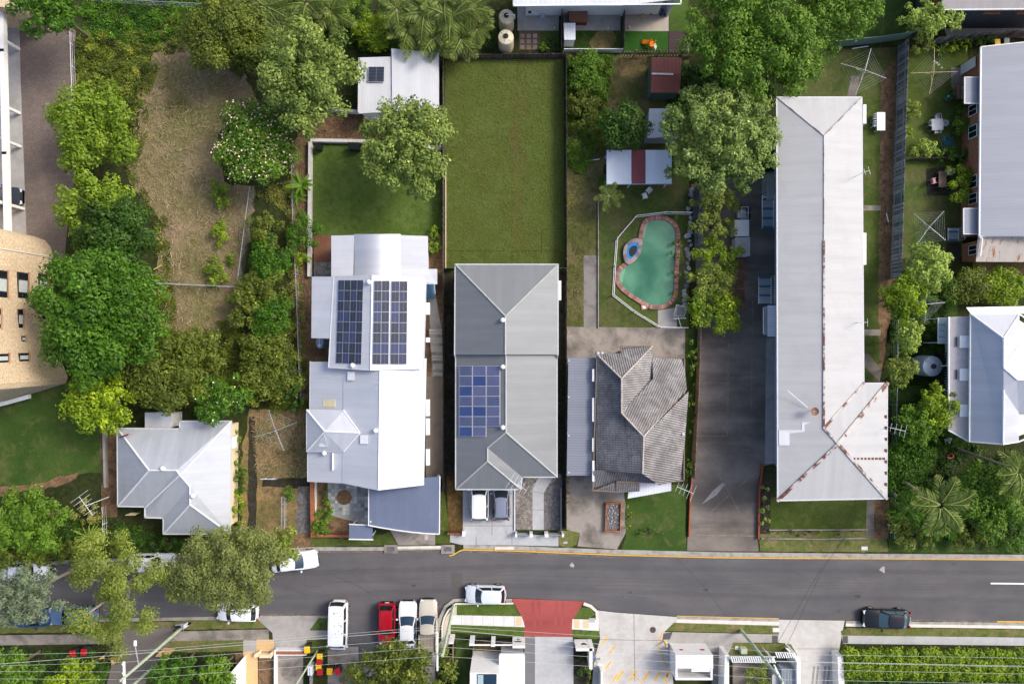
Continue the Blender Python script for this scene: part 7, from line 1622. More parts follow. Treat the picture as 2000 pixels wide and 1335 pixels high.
# ------------------------------------------------------------------ the pool
def Z(X, Y): return (1180 + X / 5.135, 400 + Y / 5.135)
wat = [Z(*q) for q in ((415, 205), (440, 172), (520, 152), (600, 157), (668, 190), (708, 250), (718, 330), (713, 480), (702, 650), (695, 850), (680, 920), (640, 968), (570, 1003), (500, 1008), (430, 983), (330, 925), (240, 865), (172, 800), (147, 742), (152, 690), (188, 640), (240, 608), (300, 568), (348, 508), (378, 430), (383, 350), (392, 270))]
def smooth_px(pts, n=4):
    out = []
    for i in range(len(pts)):
        p0, p1, p2, p3 = [pts[(i + k - 1) % len(pts)] for k in range(4)]
        for k in range(n):
            t_ = k / n; out.append(tuple(.5 * (2 * p1[j] + (p2[j] - p0[j]) * t_ + (2 * p0[j] - 5 * p1[j] + 4 * p2[j] - p3[j]) * t_ ** 2 + (3 * p1[j] - p0[j] - 3 * p2[j] + p3[j]) * t_ ** 3) for j in (0, 1)))
    return out
ws_ = smooth_px(wat); pw = [P(x, y, YZ)[:2] for x, y in ws_]
t_ = NT('pool_water', .04, .5); p_ = t_.pos(); cl_ = t_.mix(t_.ramp(t_.noise(p_, .22, 4, .55, .4), .36, .64), rgb(42, 100, 78), rgb(92, 146, 116)); t_.bump(t_.noise(p_, 1.6, 2), .03, .03); t_.col(cl_)  # murky water and its reflections are both put into the patchy base colour
pool = thing('swimming_pool', 'kidney-shaped green swimming pool with brick coping', 'swimming pool', P(1265, 515, YZ))
m = MB(); m.face([(x, y, .15) for x, y in (pw if sum(pw[i - 1][0] * pw[i][1] - pw[i][0] * pw[i - 1][1] for i in range(len(pw))) > 0 else pw[::-1])]); m.build('water', t_.m, pool)
PS = plain('submerged_step', rgb(116, 160, 134), .1, .5, var=.06)
for q in (((400, 215), (440, 178), (392, 340), (384, 340)), ((155, 690), (215, 628), (180, 790), (150, 745))):
    m = MB(); w4 = [(*P(*Z(*v), .15)[:2], .154) for v in q]; m.face(w4 if newell([Vector(v) for v in w4]).z > 0 else w4[::-1]); m.build('step', PS, pool)
outp = inset(pw, -.4); inn = inset(pw, -.0); PB = [plain('coping_brick_%d' % i, c, .8, .2, var=.1, vscale=6) for i, c in enumerate((rgb(160, 118, 108), rgb(146, 106, 98), rgb(174, 134, 122), rgb(132, 98, 92)))]
m = MB(); nn = len(inn)
for i in range(nn): j_ = (i + 1) % nn; m.face([(*inn[i], .19), (*inn[j_], .19), (*outp[j_], .19), (*outp[i], .19)])
m.build('coping_mortar', plain('coping_mortar', rgb(120, 104, 96), .9, .1), pool)
per = [Vector(q) for q in inset(pw, -.21)]; d_ = 0; rg = random.Random(5); spa_c = Vector(P(1235, 491, 0)[:2])
for a, b in zip(per, per[1:] + per[:1]):
    L_ = (b - a).length; k = max(1, round(L_ / .14)); ang = math.atan2((b - a).y, (b - a).x)
    for i in range(k):
        q = a + (b - a) * ((i + .5) / k)
        if (q - spa_c).length < .95: continue
        m = MB(); m.box((q.x, q.y, .215), (L_ / k * .9, .40, .09), ang); m.build('brick', PB[rg.randrange(4)], pool)
spa = thing('plunge_spa', 'small stone-edged blue spa set into the pool corner', 'spa', P(1235, 490, YZ))
so_ = smooth_px([Z(*q) for q in ((335, 335), (383, 355), (378, 440), (335, 535), (258, 595), (212, 575), (192, 500), (200, 425), (240, 368), (290, 340))]); si_ = smooth_px([Z(*q) for q in ((318, 374), (360, 385), (358, 430), (320, 505), (275, 555), (250, 540), (238, 480), (248, 425), (280, 385))])
m = MB(); A_ = [P(x, y, .42)[:2] for x, y in so_]; B_ = [P(x, y, .42)[:2] for x, y in si_]
m.prism(A_, YZ, .38, top=True); m.build('base', plain('spa_stone', rgb(120, 112, 114), .85, .2, var=.2, vscale=5), spa)
ST = [plain('spa_stone_%d' % i, c, .85, .2, var=.15, vscale=8) for i, c in enumerate((rgb(140, 130, 132), rgb(118, 112, 120), rgb(156, 140, 136)))]
cc = sum((Vector(a) for a in A_), Vector((0, 0))) / len(A_)
for i in range(0, len(A_), 2):
    a, b = Vector(A_[i]), Vector(A_[(i + 2) % len(A_)]); f = .62
    q = [a, b, cc + (b - cc) * f, cc + (a - cc) * f]; m = MB(); m.prism([tuple(v) for v in q], .36, .42 + .02 * (i % 3)); m.build('stone', ST[rg.randrange(3)], spa)
m = MB(); m.prism([tuple(cc + (Vector(a) - cc) * .66) for a in A_], .3, .395); m.build('shell', plain('spa_blue', rgb(30, 120, 190), .3, .5, var=.05), spa)
m = MB(); m.prism([tuple(cc + Vector((.05, -.08)) + (Vector(a) - cc) * .42) for a in A_], .3, .405); m.build('water', plain('spa_water', rgb(18, 34, 32), .05, .6, var=0), spa)
# pool fence
pf = thing('pool_fence', 'white tubular pool fence angling round the green pool', 'fence', P(1230, 520, YZ)); pth_ = [(1345, 419), (1296, 418), (1240, 425), (1203, 468), (1199, 521), (1196, 577), (1237, 609), (1286, 639), (1338, 640)]
w = [Vector(P(x, y, YZ)) for x, y in pth_]; m = MB()
for z_ in (.12, 1.15): strip3(m, [q + Vector((0, 0, z_)) for q in w], .045, .045)
m.build('rail', M_WHITE, pf)
for q in w: m = MB(); m.box((q.x, q.y, YZ + .62), (.07, .07, 1.24)); m.build('post', M_WHITE, pf)
m = MB()
for (p, a, L_) in seglist(pth_, .16): m.tube((p.x, p.y, YZ + .12), (p.x, p.y, YZ + 1.15), .011, 4, cap=False)
o = m.build('balusters', M_WHITE, pf); o['kind'] = 'stuff'
gt = thing('pool_gate', 'white barred gate leaning open at the pool corner', 'gate', P(1328, 618, YZ)); q = [Vector(P(*v)) for v in ((1321, 595, 1.1), (1342, 600, 1.3), (1336, 618, .8), (1316, 616, .6))]
m = MB(); rod3(m, q + q[:1], .025); m.build('frame', M_WHITE, gt); m = MB()
for k in range(1, 11): rod3(m, [q[0].lerp(q[3], k / 11), q[1].lerp(q[2], k / 11)], .012, 4)
m.build('bars', M_WHITE, gt); m = MB(); rod3(m, W3([(1324, 618, .6), (1331, 640, .2)]), .04); rod3(m, W3([(1316, 622, .7), (1340, 621, .7)]), .04); m.build('brace', M_WHITE, gt)
m = MB(); a = P(1258, 599, .2); m.box((a[0], a[1], .17), (.55, .5, .1), .2); sk = m.build('skimmer_box', PB[2]); tag(sk, 'skimmer box with round white lid beside the pool', 'skimmer'); m = MB(); m.lathe([(.18, .225), (.18, .25), (.02, .255)], (a[0], a[1], 0), 16); o = m.build('lid', M_WHITE); o.parent = sk
# rockery
RK = [plain('rock_%d' % i, c, .9, .2, var=.25, vscale=3) for i, c in enumerate((rgb(150, 150, 154), rgb(128, 126, 130), rgb(170, 170, 172)))]
rg = random.Random(11); ORD = 'first second third fourth fifth sixth seventh eighth ninth tenth eleventh twelfth thirteenth fourteenth fifteenth sixteenth seventeenth eighteenth nineteenth twentieth twenty-first twenty-second twenty-third twenty-fourth twenty-fifth twenty-sixth twenty-seventh'.split()
for k in range(27):
    y = 372 + k * 8.9; x = 1351 - (y - 372) * .055 + rg.uniform(-5, 5); c = P(x, y, .2); r_ = rg.uniform(.22, .42)
    bm = bmesh.new(); bmesh.ops.create_icosphere(bm, subdivisions=1, radius=1)
    for v in bm.verts: v.co *= rg.uniform(.72, 1.2)
    me = bpy.data.meshes.new('rock'); bm.to_mesh(me); bm.free(); me.materials.append(RK[rg.randrange(3)]); o = link('rock', me); o.location = (c[0], c[1], YZ + r_ * .25); o.scale = (r_, r_ * rg.uniform(.7, 1.1), r_ * .7); o.rotation_euler = (0, 0, rg.random() * 6)
    tag(o, '%s grey rockery stone from the top of the rock line beside the pool' % ORD[k], 'rock', 'rockery stones beside the pool')
# white cabinets on the dark driveway
for lab, x0, y0, x1, y1 in (('white metal cabinet by the driveway hedge, upper of two', 1434, 429, 1463, 461), ('pale grey cabinet by the driveway hedge, lower of two', 1436, 463, 1465, 500)):
    t = thing('storage_cabinet', lab, 'cabinet', P((x0 + x1) / 2, (y0 + y1) / 2, YZ)); q = [P(x, y, 1.3)[:2] for x, y in rect(x0, y0, x1, y1)]
    m = MB(); m.prism(inset(q, .05), YZ, 1.24); m.build('body', M_WALLW, t); m = MB(); m.prism(q, 1.24, 1.31); m.build('lid', M_WHITE if 'upper' in lab else G_CONCG, t)
    m = MB(); a = P((x0 + x1) / 2, y1, 1.0); m.box((a[0], a[1] + .02, .8), (.25, .06, .06)); m.build('handle', C_TRIM, t)
t = thing('trailer_frame', 'white tubular trailer frame above the white cabinets', 'trailer', P(1455, 416, YZ)); m = MB(); strip3(m, W3([(1449, 404, .8), (1462, 404, .8), (1461, 426, .8), (1447, 427, .8), (1449, 404, .8)]), .06, .06); strip3(m, W3([(1449, 414, .8), (1461, 415, .8)]), .06, .06); m.build('frame', M_WHITE, t)
m = MB(); m.prism([P(x, y, .7)[:2] for x, y in ((1440, 412), (1455, 408), (1458, 424), (1440, 426))], .5, .72); m.build('bed', M_STEEL, t)
for y in (410, 422): m = MB(); a = P(1462, y, .3); m.tube((a[0] - .05, a[1], .35), (a[0] + .1, a[1], .35), .25, 12); m.build('wheel', C_TYRE, t)
# planter with stones before the tiled house
t = thing('timber_planter', 'orange timber planter filled with pale stones on the concrete drive', 'planter', P(1197, 1010, YZ)); q = [P(x, y, .4)[:2] for x, y in ((1184, 982), (1213, 982), (1211, 1036), (1182, 1037))]
m = MB(); strip3(m, [Vector((*v, .32)) for v in q + q[:1]], .07, .4); m.build('frame', plain('orange_timber', rgb(176, 106, 60), .8, .2, var=.12), t); m = MB(); m.prism(inset(q, .05), YZ, .3); m.build('fill', G_GRAVEL2, t)
for k in range(60): m = MB(); x, y = 1186 + rg.random() * 23, 985 + rg.random() * 48; a = P(x, y, .35); s_ = rg.uniform(.06, .13); m.box((a[0], a[1], .33), (s_ * 1.4, s_, s_), rg.random() * 3, rg.random(), 0, .7); m.build('stone', RK[rg.randrange(3)], t)
t = thing('timber_stack', 'stacked orange timber offcuts at the front corner of the grey carport', 'timber', P(1110, 955, YZ))
for k in range(8): m = MB(); a = P(1107 + rg.uniform(0, 5), 935 + k * 6.5, .2 + .05 * (k % 3)); m.box(a, (rg.uniform(.2, .55), .12, .1), rg.uniform(-.5, .5)); m.build('offcut', BT[k % 3], t)
# ------------------------------------------------------------------ walls, gatehouse and houses along the bottom edge
def glyphs(parent, x0, x1, y, z0, hgt, n, seed):
    """dark raised lettering on a wall facing the camera side (+y)"""
    rg = random.Random(seed); cw = (x1 - x0) / n
    for k in range(n):
        m = MB(); cx = x0 + (k + .5) * cw; w_ = cw * .72
        m.box((cx - w_ * .38, y, z0), (w_ * .24, .03, hgt))
        if rg.random() < .7: m.box((cx + w_ * .34, y, z0), (w_ * .24, .03, hgt))
        for f in rg.sample((-.42, 0, .42), 2): m.box((cx, y + .002, z0 + hgt * f), (w_ * .9, .03, hgt * .17))
        m.build('letter', C_TRIM, parent)
def face_wall(name, label, x0, x1, y, h, thick=.3, cat='wall', mat=None):
    """wall whose foot runs along y (pixels) and faces up the picture"""
    a = P(x0, y, 0); b = P(x1, y, 0); t = thing(name, label, cat, ((a[0] + b[0]) / 2, a[1], YZ)); m = MB(); m.box(((a[0] + b[0]) / 2, a[1] - thick / 2, YZ + h / 2), (b[0] - a[0], thick, h)); m.build('pier', mat or M_WALLW, t); return t, a[0], b[0], a[1]
wl = 'white street-front piers'
t, x0, x1, y_ = face_wall('street_pier', 'white street-front pier beside the timber-topped fence', 880, 889, 1236, 1.9, .15); t, x0, x1, y_ = face_wall('street_pier', 'white street-front pier at the left of the picket panels', 919, 928, 1238.5, 1.9, .2); t, x0, x1, y_ = face_wall('street_pier', 'white street-front pier between the two picket panels', 960, 968, 1240, 1.9, .2)
t, x0, x1, y_ = face_wall('name_wall', 'white wall with two lines of dark lettering left of the red driveway', 1001, 1025, 1241.5, 1.95, .25)
glyphs(t, x0 + .18, x0 + .87, y_ + .012, 1.2, .26, 8, 1); glyphs(t, x0 + .44, x0 + .68, y_ + .012, .72, .22, 4, 2)
t, x0, x1, y_ = face_wall('name_wall', 'white wall with a dark emblem right of the red driveway', 1121, 1155, 1246.5, 2.0, .25)
m = MB(); m.box((x0 + .85, y_ + .012, 1.2), (.52, .03, .2)); m.box((x0 + .85, y_ + .012, 1.05), (.26, .03, .18)); m.build('emblem', C_TRIM, t); glyphs(t, x0 + .62, x0 + 1.08, y_ + .03, 1.2, .14, 5, 3)
m = MB(); a = P(1156, 1248, 2); b = P(1156, 1292, 2); m.box((a[0] - .1, (P(0, 1246, 0)[1] + P(0, 1286, 0)[1]) / 2, 1.1), (.3, 2.0, 2.0)); m.build('return_wall', M_WALLW, t)
t, x0, x1, y_ = face_wall('name_wall', 'narrow white boundary wall with a small dark number beside the hatched driveway', 1163, 1172, 1279, 1.6, .2); glyphs(t, x0 + .1, x0 + .38, y_ + .012, .75, .16, 4, 4)
m = MB(); a = P(1171, 1295, 0); m.box((a[0], a[1] - 1.6, .9), (.2, 3.2, 1.6)); m.build('return_wall', M_WALLW, t)
m = MB(); m.prism([P(x, y, 1.5)[:2] for x, y in rect(1156, 1268, 1163, 1292)], YZ, 1.5); tag(m.build('meter_box', plain('slate_metal', rgb(92, 98, 112), .5, .4)), 'slate grey meter box between the white boundary walls', 'meter box')
for lab, xa, xb in (('left', 928, 960), ('right', 968, 1001)):
    t = thing('picket_panel', 'dark steel picket panel, %s of the two between white piers' % lab, 'fence', P((xa + xb) / 2, 1240, YZ)); m = MB(); a = P(xa, 1240, 0); b = P(xb, 1240, 0); m.box(((a[0] + b[0]) / 2, a[1] - .1, 1.85), (b[0] - a[0], .12, .1)); m.build('top_rail', M_WALLW, t); m = MB(); m.box(((a[0] + b[0]) / 2, a[1] - .1, .35), (b[0] - a[0], .05, .06)); m.build('bottom_rail', C_TRIM, t)
    for k in range(15): m = MB(); m.box((a[0] + (b[0] - a[0]) * (k + .5) / 15, a[1] - .1, 1.1), (.035, .03, 1.5)); m.build('picket', C_TRIM, t)
t, rf = house('white_garage', 'flat white garage roof at the bottom edge beside the grey driveway', 'garage', [[(976, 1277, 2.9), (1024, 1277, 2.9), (1024, 1420, 3.1), (974, 1420, 3.1)]], roof_mat('white_flat_roof', rgb(222, 226, 232), .8, .5, .4, .12), [(976, 1277, 2.9), (1024, 1277, 2.9), (1024, 1420, 2.9), (974, 1420, 2.9)], 2.8, plain('grey_render', rgb(150, 150, 154), .8, .2), gut_mat=M_WHITE, over=.1)
t = thing('glazed_townhouse', 'white townhouse front with a dark skylight at the bottom edge', 'house', P(945, 1330, YZ)); q = [P(x, y, 4.5)[:2] for x, y in ((918, 1312), (975, 1314), (975, 1420), (916, 1420))]
m = MB(); m.prism(q, YZ, 4.5); m.build('wall', M_WALLW, t); m = MB(); m.prism([P(x, y, 4.6)[:2] for x, y in rect(932, 1316, 970, 1352)], 4.5, 4.56); m.build('skylight_frame', M_DARKW, t)
for x0, x1, g in ((933, 944, GA), (945, 969, C_GLASSB)): m = MB(); m.prism([P(x, y, 4.6)[:2] for x, y in rect(x0, 1317, x1, 1351)], 4.55, 4.6); m.build('pane', g, t)
# gatehouse: white box open at the lower end
gh = thing('gatehouse', 'white box-shaped gatehouse with small red marks on its street wall', 'gatehouse', P(1345, 1280, YZ)); zt = 2.5; A1 = [P(x, y, 0)[:2] for x, y in ((1307, 1254), (1377, 1256), (1377, 1302), (1306, 1302))]
(ax, ay), (bx_, by), (cx_, cy_), (dx, dy) = A1
m = MB(); m.box(((ax + bx_) / 2, ay - .1, zt / 2 + .05), (bx_ - ax, .2, zt)); nw = m.build('street_wall', M_WALLW, gh)
m = MB(); m.box((ax + .1, (ay + dy) / 2, zt / 2 + .05), (.2, ay - dy - .01, zt - .004)); m.build('side_wall', M_WALLW, gh); m = MB(); m.box((bx_ - .1, (ay + dy) / 2, zt / 2 + .05), (.2, ay - dy - .01, zt - .004)); m.build('side_wall', M_WALLW, gh); m = MB(); m.box(((ax + bx_) / 2, dy + .1, zt / 2 + .05), (bx_ - ax - .4, .2, zt - .008)); m.build('rear_wall', M_WALLW, gh)
m = MB(); m.box(((ax + bx_) / 2, ay - .62, zt + .1), (bx_ - ax + .02, 1.26, .12)); m.build('roof', M_WHITE, gh); m = MB(); m.box(((ax + bx_) / 2 + .7, ay - 1.4, zt - .05), (bx_ - ax - 1.6, .5, .1)); m.build('awning', M_WALLW, gh); m = MB(); m.box(((ax + bx_) / 2, (ay + dy) / 2, 1.0), (bx_ - ax - .4, ay - dy - .4, .1)); m.build('inner_floor', M_WALLW, gh)
RM = plain('red_mark', rgb(168, 54, 84), .6, .3, var=.2, vscale=12)
for xx, ww in ((.55, .3), (2.55, .42)): m = MB(); m.box((ax + xx + .25, ay + .012, 1.55), (ww, .03, .26)); m.build('red_mark', RM, nw)
# slatted screen house
t = thing('slatted_screen', 'white slatted pergola screen above the dark courtyard', 'pergola', P(1470, 1285, YZ)); wb = [P(1424, 1276, 2)[:2]]
for k in range(20): m = MB(); a = Vector(P(1428 + k * 4.3, 1281, 2.3)); b = Vector(P(1431.5 + k * 4.3, 1292, 2.3)); strip3(m, [a, b], .1, .1); m.build('slat', M_WHITE, t)
for k in range(9): m = MB(); a = Vector(P(1515 + k * 4.4, 1273, 2.3)); b = Vector(P(1519 + k * 4.4, 1283, 2.3)); strip3(m, [a, b], .1, .1); m.build('slat', M_WHITE, t)
m = MB(); strip3(m, W3([(1426, 1281, 2.22), (1514, 1281.5, 2.22)]), .08, .1); strip3(m, W3([(1432, 1292, 2.22), (1515, 1292, 2.22)]), .08, .1); strip3(m, W3([(1514, 1273, 2.22), (1552, 1274, 2.22)]), .08, .1); m.build('beam', M_WHITE, t)
for x, y in ((1430, 1290), (1512, 1290), (1552, 1276)): m = MB(); a = P(x, y, 2.2); m.box((a[0], a[1], 1.15), (.12, .12, 2.1)); m.build('post', M_WHITE, t)
sh = thing('courtyard_house', 'white-walled courtyard house with dark roof at the bottom edge', 'house', P(1490, 1320, YZ))
for nm, q, h, mt in (('wall', ((1416, 1278), (1424, 1278), (1424, 1420), (1412, 1420)), 2.0, M_WALLW), ('wall', ((1552, 1284), (1564, 1288), (1563, 1420), (1557, 1420), (1556, 1292)), 2.4, M_WALLW), ('dark_roof', ((1432, 1296), (1512, 1296), (1512, 1420), (1432, 1420)), .4, G_DRIVE), ('ledge', ((1508, 1318), (1524, 1306), (1526, 1420), (1508, 1420)), 1.6, G_CONCG), ('deck_base', ((1526, 1306), (1556, 1306), (1556, 1420), (1526, 1420)), 2.0, plain('deck_grey', rgb(150, 158, 168), .6, .3))):
    m = MB(); m.prism([P(x, y, h)[:2] for x, y in q], YZ, h); m.build(nm, mt, sh)
for k in range(10): m = MB(); a = P(1528 + k * 2.9, 1340, 2.0); m.box((a[0], a[1], 2.03), (.06, 3.2, .05)); m.build('deck_slat', M_STEEL, sh)
wl_ = wall_run('boundary_wall', 'white boundary wall at the left end of the clipped hedge', [(1628, 1268), (1634, 1420)], 1.3, .55, M_WALLW)
# low walls and boards, bottom left
t = thing('front_wall', 'low brick front wall with white edges beside the tan path', 'wall', P(566, 1273, YZ)); m = MB(); m.prism([P(x, y, .7)[:2] for x, y in rect(536, 1270, 597, 1277)], YZ, .7); m.build('bricks', M_BROWNT, t)
for y in (1269, 1277.5): m = MB(); m.prism([P(x, q, .75)[:2] for x, q in rect(536, y, 598, y + 1.6)], YZ, .76); m.build('white_edge', M_WHITE, t)
m = MB(); m.prism([P(x, q, .8)[:2] for x, q in rect(535, 1269, 538, 1400)], YZ, .8); m.build('side_wall', M_WHITE, t)
t = thing('letterbox_wall', 'small cream letterbox wall on the tan apron', 'wall', P(514, 1278, YZ))
for q in (((497, 1276), (505, 1272), (507, 1281), (496, 1284)), ((506, 1278), (526, 1278), (527, 1284), (506, 1284)), ((526, 1276), (534, 1270), (534, 1278), (528, 1286))): m = MB(); m.prism([P(x, y, .7)[:2] for x, y in q], YZ, .7); m.build('block', M_CREAM, t)
m = MB(); m.prism([P(x, y, 2.5)[:2] for x, y in ((436, 1330), (461, 1300), (461, 1420), (432, 1420))], YZ, 2.5); tag(m.build('garden_wall', M_WALLW), 'tall white wall beside the bright green tree at the bottom edge', 'wall')
OB = plain('tan_board', rgb(206, 164, 112), .7, .3, var=.06)
t = thing('bin_screen', 'tan board screen holding a black bin by the lane', 'screen', P(212, 1286, YZ)); m = MB(); m.prism([P(x, y, 1.0)[:2] for x, y in ((192, 1286), (207, 1275), (210, 1277), (216, 1285))], .9, 1.0); m.build('shelf', OB, t); m = MB(); m.prism([P(x, y, 1.0)[:2] for x, y in ((216, 1284), (232, 1276), (232, 1287), (218, 1299))], YZ, 1.0); m.build('side_board', OB, t); m = MB(); m.box((*P(211, 1280, 1.0)[:2], .6), (.5, .4, 1.0)); m.build('bin', C_TRIM, t)
m = MB(); m.prism([P(x, y, .9)[:2] for x, y in ((303, 1281), (313, 1271), (335, 1273), (326, 1283))], YZ, .9); tag(m.build('letterbox_block', OB), 'tan letterbox block beside the lane', 'letterbox')
m = MB(); m.box((*P(605, 1310, 1.2)[:2], .6), (.4, .85, 1.1)); tag(m.build('meter_box', M_WHITE), 'white meter box by the stay pole', 'meter box')
pale_fence('paling_fence', 'narrow grey paling fence between white meter box and bins', [(612, 1292), (611, 1390)], 1.1, .2, mats=WT)
# ------------------------------------------------------------------ power poles and wires
POLE = plain('pale_green_pole', rgb(176, 190, 164), .8, .2, var=.12, vscale=2)
def pole(label, px, py, h, arms=(), lamp=None, mat=None, r=.16, lean=(0, 0)):
    a = Vector(P(px, py, YZ)); t = thing('power_pole', label, 'power pole', tuple(a)); top = a + Vector((lean[0], lean[1], h)); m = MB(); m.tube(a, top, r, 10, r * .72); m.build('shaft', mat or POLE, t)
    for z_, L_, dx_, rz in arms:
        c = a + (top - a) * (z_ / h) + Vector((dx_, 0, 0)); m = MB(); m.box(c, (.14, L_, .14), rz); ar_ = m.build('cross_arm', M_WHITE, t)
        m = MB()
        for k in (-.45, -.15, .15, .45): q = c + Vector((-math.sin(rz), math.cos(rz), 0)) * L_ * k; m.lathe([(.05, .07), (.08, .12), (.05, .18), (.07, .24), (.03, .3)], q, 8)
        m.build('insulator', M_VENT, ar_)
    if lamp:
        z_, dx_, dy_ = lamp; c = a + (top - a) * (z_ / h); e = c + Vector((dx_, dy_, .3)); m = MB(); m.tube(c, e, .04, 6); m.build('lamp_arm', M_STEEL, t); m = MB(); m.box(e + Vector((0, dy_ * .05, 0)), (.22, .5, .14), taper=.7); m.build('lamp_head', M_VENT, t)
    return t
pole('tall pale green power pole leaning across the lane at the lower left', 354, 1226, 10.3, [(9.6, 2.5, -.1, .03)], (7.6, -.15, 1.9))
pole('short stay pole beside the lower-left power pole', 298, 1302, 6.5)
pole('pale green power pole on the curved corner by the parked utility', 886, 1181, 10.6, [(9.9, 3.2, -.5, .0)])
pole('pale green power pole over the slatted screen', 1447, 1229, 10.4, [(9.5, 2.4, .1, .45)])
pole('slim pale green stay pole by the white meter box', 620, 1270, 7.6, r=.1)
WIRE = plain('overhead_wire', rgb(190, 192, 188), .5, .4, var=0); WIRD = plain('dark_wire', rgb(58, 56, 54), .6, .3, var=0)
def wire(label, pts, mat=None, r=.011):
    q = []
    for i in range(len(pts) - 1):
        a, b = pts[i], pts[i + 1]
        for k in range(8): f = k / 8; q.append(Vector(P(a[0] + (b[0] - a[0]) * f, a[1] + (b[1] - a[1]) * f, a[2] + (b[2] - a[2]) * f - .5 * math.sin(math.pi * f))))
    q.append(Vector(P(*pts[-1]))); m = MB(); m.path(q, r, 4); return tag(m.build('overhead_wire', mat or WIRE), label, 'wire', 'overhead wires along the street')
wire('topmost overhead wire along the bottom of the picture', [(-60, 1279, 9.0), (245, 1272, 9.6), (858, 1222, 8.2), (1180, 1242, 8.4), (1560, 1277, 9.2), (2060, 1285, 9)], r=.012)
wire('double overhead cable passing over the red driveway', [(-60, 1300, 9.3), (245, 1277, 9.7), (858, 1227, 9.9), (1517, 1290, 9.6), (2060, 1301, 9.3)], r=.018)
wire('second white overhead wire from the top', [(-60, 1301, 9.3), (245, 1292, 9.7), (858, 1244, 9.9), (1520, 1291, 9.6), (2060, 1303, 9.3)])
wire('third white overhead wire from the top', [(-60, 1310, 9.3), (245, 1311, 9.7), (858, 1262, 9.9), (1524, 1306, 9.6), (2060, 1316, 9.3)])
wire('lowest white overhead wire', [(-60, 1324, 9.3), (245, 1326, 9.7), (858, 1280, 9.9), (1530, 1326, 9.6), (2060, 1336, 9.3)])
wire('dark service cable crossing the road, left of the pair', [(1498, 1290, 9.0), (1600, 1116, 7.0), (1648, 1050, 6.0)], WIRD, .014); wire('dark service cable crossing the road, right of the pair', [(1520, 1296, 9.0), (1604, 1116, 7.0), (1652, 1046, 6.0)], WIRD, .014)
# ------------------------------------------------------------------ street ironwork and small fittings
def disc(name, label, px, py, r, z, mat, cat): m = MB(); c = P(px, py, z); m.lathe([(r, z - .02), (r, z), (r * .9, z + .004), (r * .88, z)], (c[0], c[1], 0), 22); return tag(m.build(name, mat), label, cat)
disc('manhole_cover', 'dark round manhole cover in the wide pale driveway', 1275, 1229, .3, YZ + .03, plain('rusty_iron', rgb(86, 72, 66), .7, .3, var=.15), 'manhole cover'); disc('manhole_cover', 'faint round manhole cover in the grey driveway', 1111, 1290, .28, YZ + .03, G_CONCM, 'manhole cover')
for lab, x, y in (('concrete-framed kerb drain beside the blue carport', 764, 1071), ('concrete-framed kerb drain at the start of the yellow line', 875, 1071)):
    t = thing('kerb_drain', lab, 'drain', P(x, y, YZ)); m = MB(); a = P(x, y, 0); m.box((a[0], a[1], .11), (1.3, .85, .1)); m.build('surround', G_CONCD, t); m = MB(); m.box((a[0], a[1] + .02, .165), (.75, .45, .02)); m.build('pit', C_TRIM, t)
    for k in range(7): m = MB(); m.box((a[0] - .32 + k * .107, a[1] + .02, .18), (.03, .45, .02)); m.build('bar', M_STEEL, t)
m = MB(); a = P(985, 1069, 0); m.box((a[0], a[1], .15), (1.85, .25, .06)); tag(m.build('kerb_plate', G_KERBW), 'pale new kerb lintel before the grey house', 'kerb plate')
m = MB(); a = P(1449, 1265, 0); m.box((a[0], a[1], .4), (.6, .5, .6), taper=.96); tag(m.build('utility_box', plain('pale_green_box', rgb(176, 190, 160), .6, .3)), 'pale green utility box on the verge', 'utility box')
m = MB(); a = P(1438, 1263, 0); m.box((a[0], a[1], .15), (.34, .34, .1)); tag(m.build('pit_lid', G_CONCW), 'small pale pit lid beside the green utility box', 'pit lid')
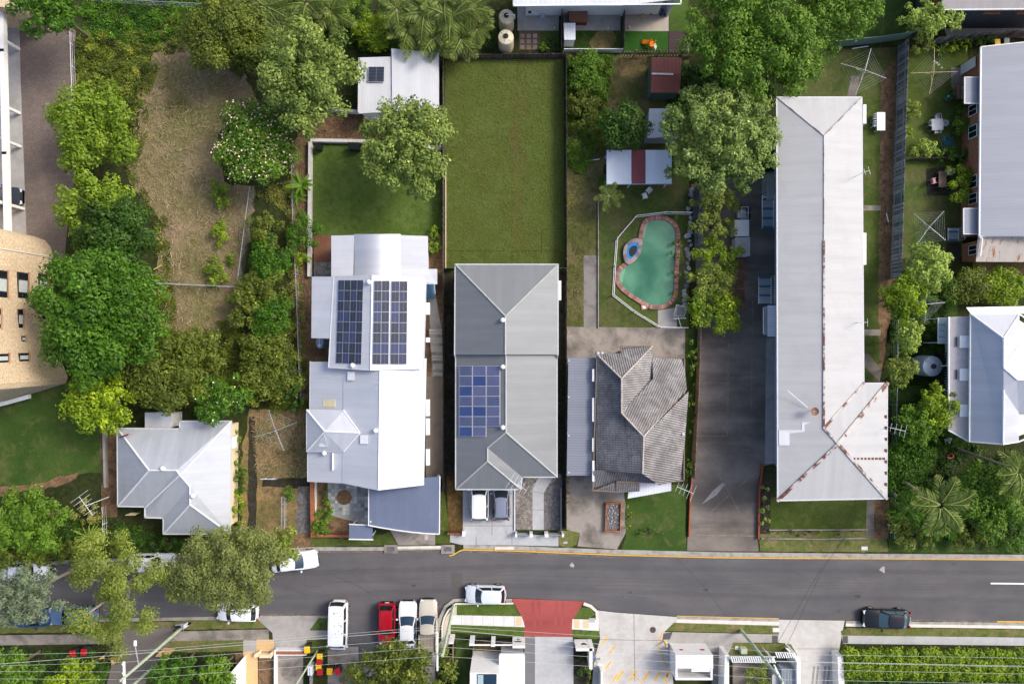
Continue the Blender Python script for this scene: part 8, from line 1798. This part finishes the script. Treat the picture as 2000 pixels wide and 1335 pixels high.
for lab, x, y, w_, d in (('white pit lid on the verge before the slatted screen', 1514, 1228, .6, .4), ('white pit lid on the verge before the long apartments', 1687, 1069, .6, .35), ('grey pit lid on the turf corner right of the red driveway', 1156, 1209, .6, .4), ('grey pit lid in the grey house driveway', 991, 1038, .25, .35), ('pale pit lid before the blue carport', 833, 1048, .35, .5), ('pale pit lid in the verge right of the crossover', 1104, 1058, .4, .2)):
    m = MB(); a = P(x, y, 0); m.box((a[0], a[1], YZ + .03), (w_, d, .06)); tag(m.build('pit_lid', G_CONCW if 'white' in lab else G_CONCG), lab, 'pit lid')
t = thing('globe_lamp', 'white globe lamp on a post before the slatted screen', 'lamp', P(1490, 1262, YZ)); a = P(1487, 1261, 0); m = MB(); m.tube((a[0], a[1], YZ), (a[0], a[1], 2.6), .04, 6); m.build('post', M_WHITE, t); m = MB(); m.lathe([(.06, 2.55), (.16, 2.65), (.2, 2.8), (.16, 2.95), (.04, 3.02)], (a[0], a[1], 0), 14); m.build('globe', M_VENT, t, smooth=True)
t = thing('parking_bollard', 'yellow bollard lying at the edge of the hatched driveway', 'bollard', P(1298, 1254, YZ)); m = MB(); a = P(1297, 1252, .3); m.tube((a[0], a[1], YZ), (a[0] + .1, a[1] - .1, 1.1), .09, 10); m.build('post', G_LINE, t)
t = thing('gate_sign', 'blue and red poster on the street wall of the slatted screen', 'poster', P(1472, 1277, YZ))
for k, cc in enumerate((rgb(80, 120, 180), rgb(190, 110, 100), rgb(206, 210, 210))): m = MB(); a = P(1466 + k * 7, 1274, 0); m.box((a[0], a[1], .9), (.32, .05, .5)); m.build('sheet', plain('poster_%d' % k, cc, .7, .2, var=.3, vscale=14), t)
for k, lab in ((0, 'long pale plank in the weeds of the dry lot, upper of two'), (1, 'long pale plank in the weeds of the dry lot, lower of two')):
    m = MB(); a = P((312, 308)[k], (470, 522)[k], .2); m.box((a[0], a[1], .22), (.85, .09, .05), (-.85, .5)[k]); tag(m.build('plank', OB), lab, 'plank')
for lab, x, y, w_, rz in (('pale plank against the green sheet-metal fence', 1680, 93, 1.6, .15), ('pale plank in the dirt beside the long paling fence', 1733, 425, .9, 1.8), ('white stake on the path by the feathery grass', 1157, 313, 1.4, .15)):
    m = MB(); a = P(x, y, .2); m.box((a[0], a[1], .22), (w_, .08, .05), rz); tag(m.build('plank', M_WHITE), lab, 'plank')
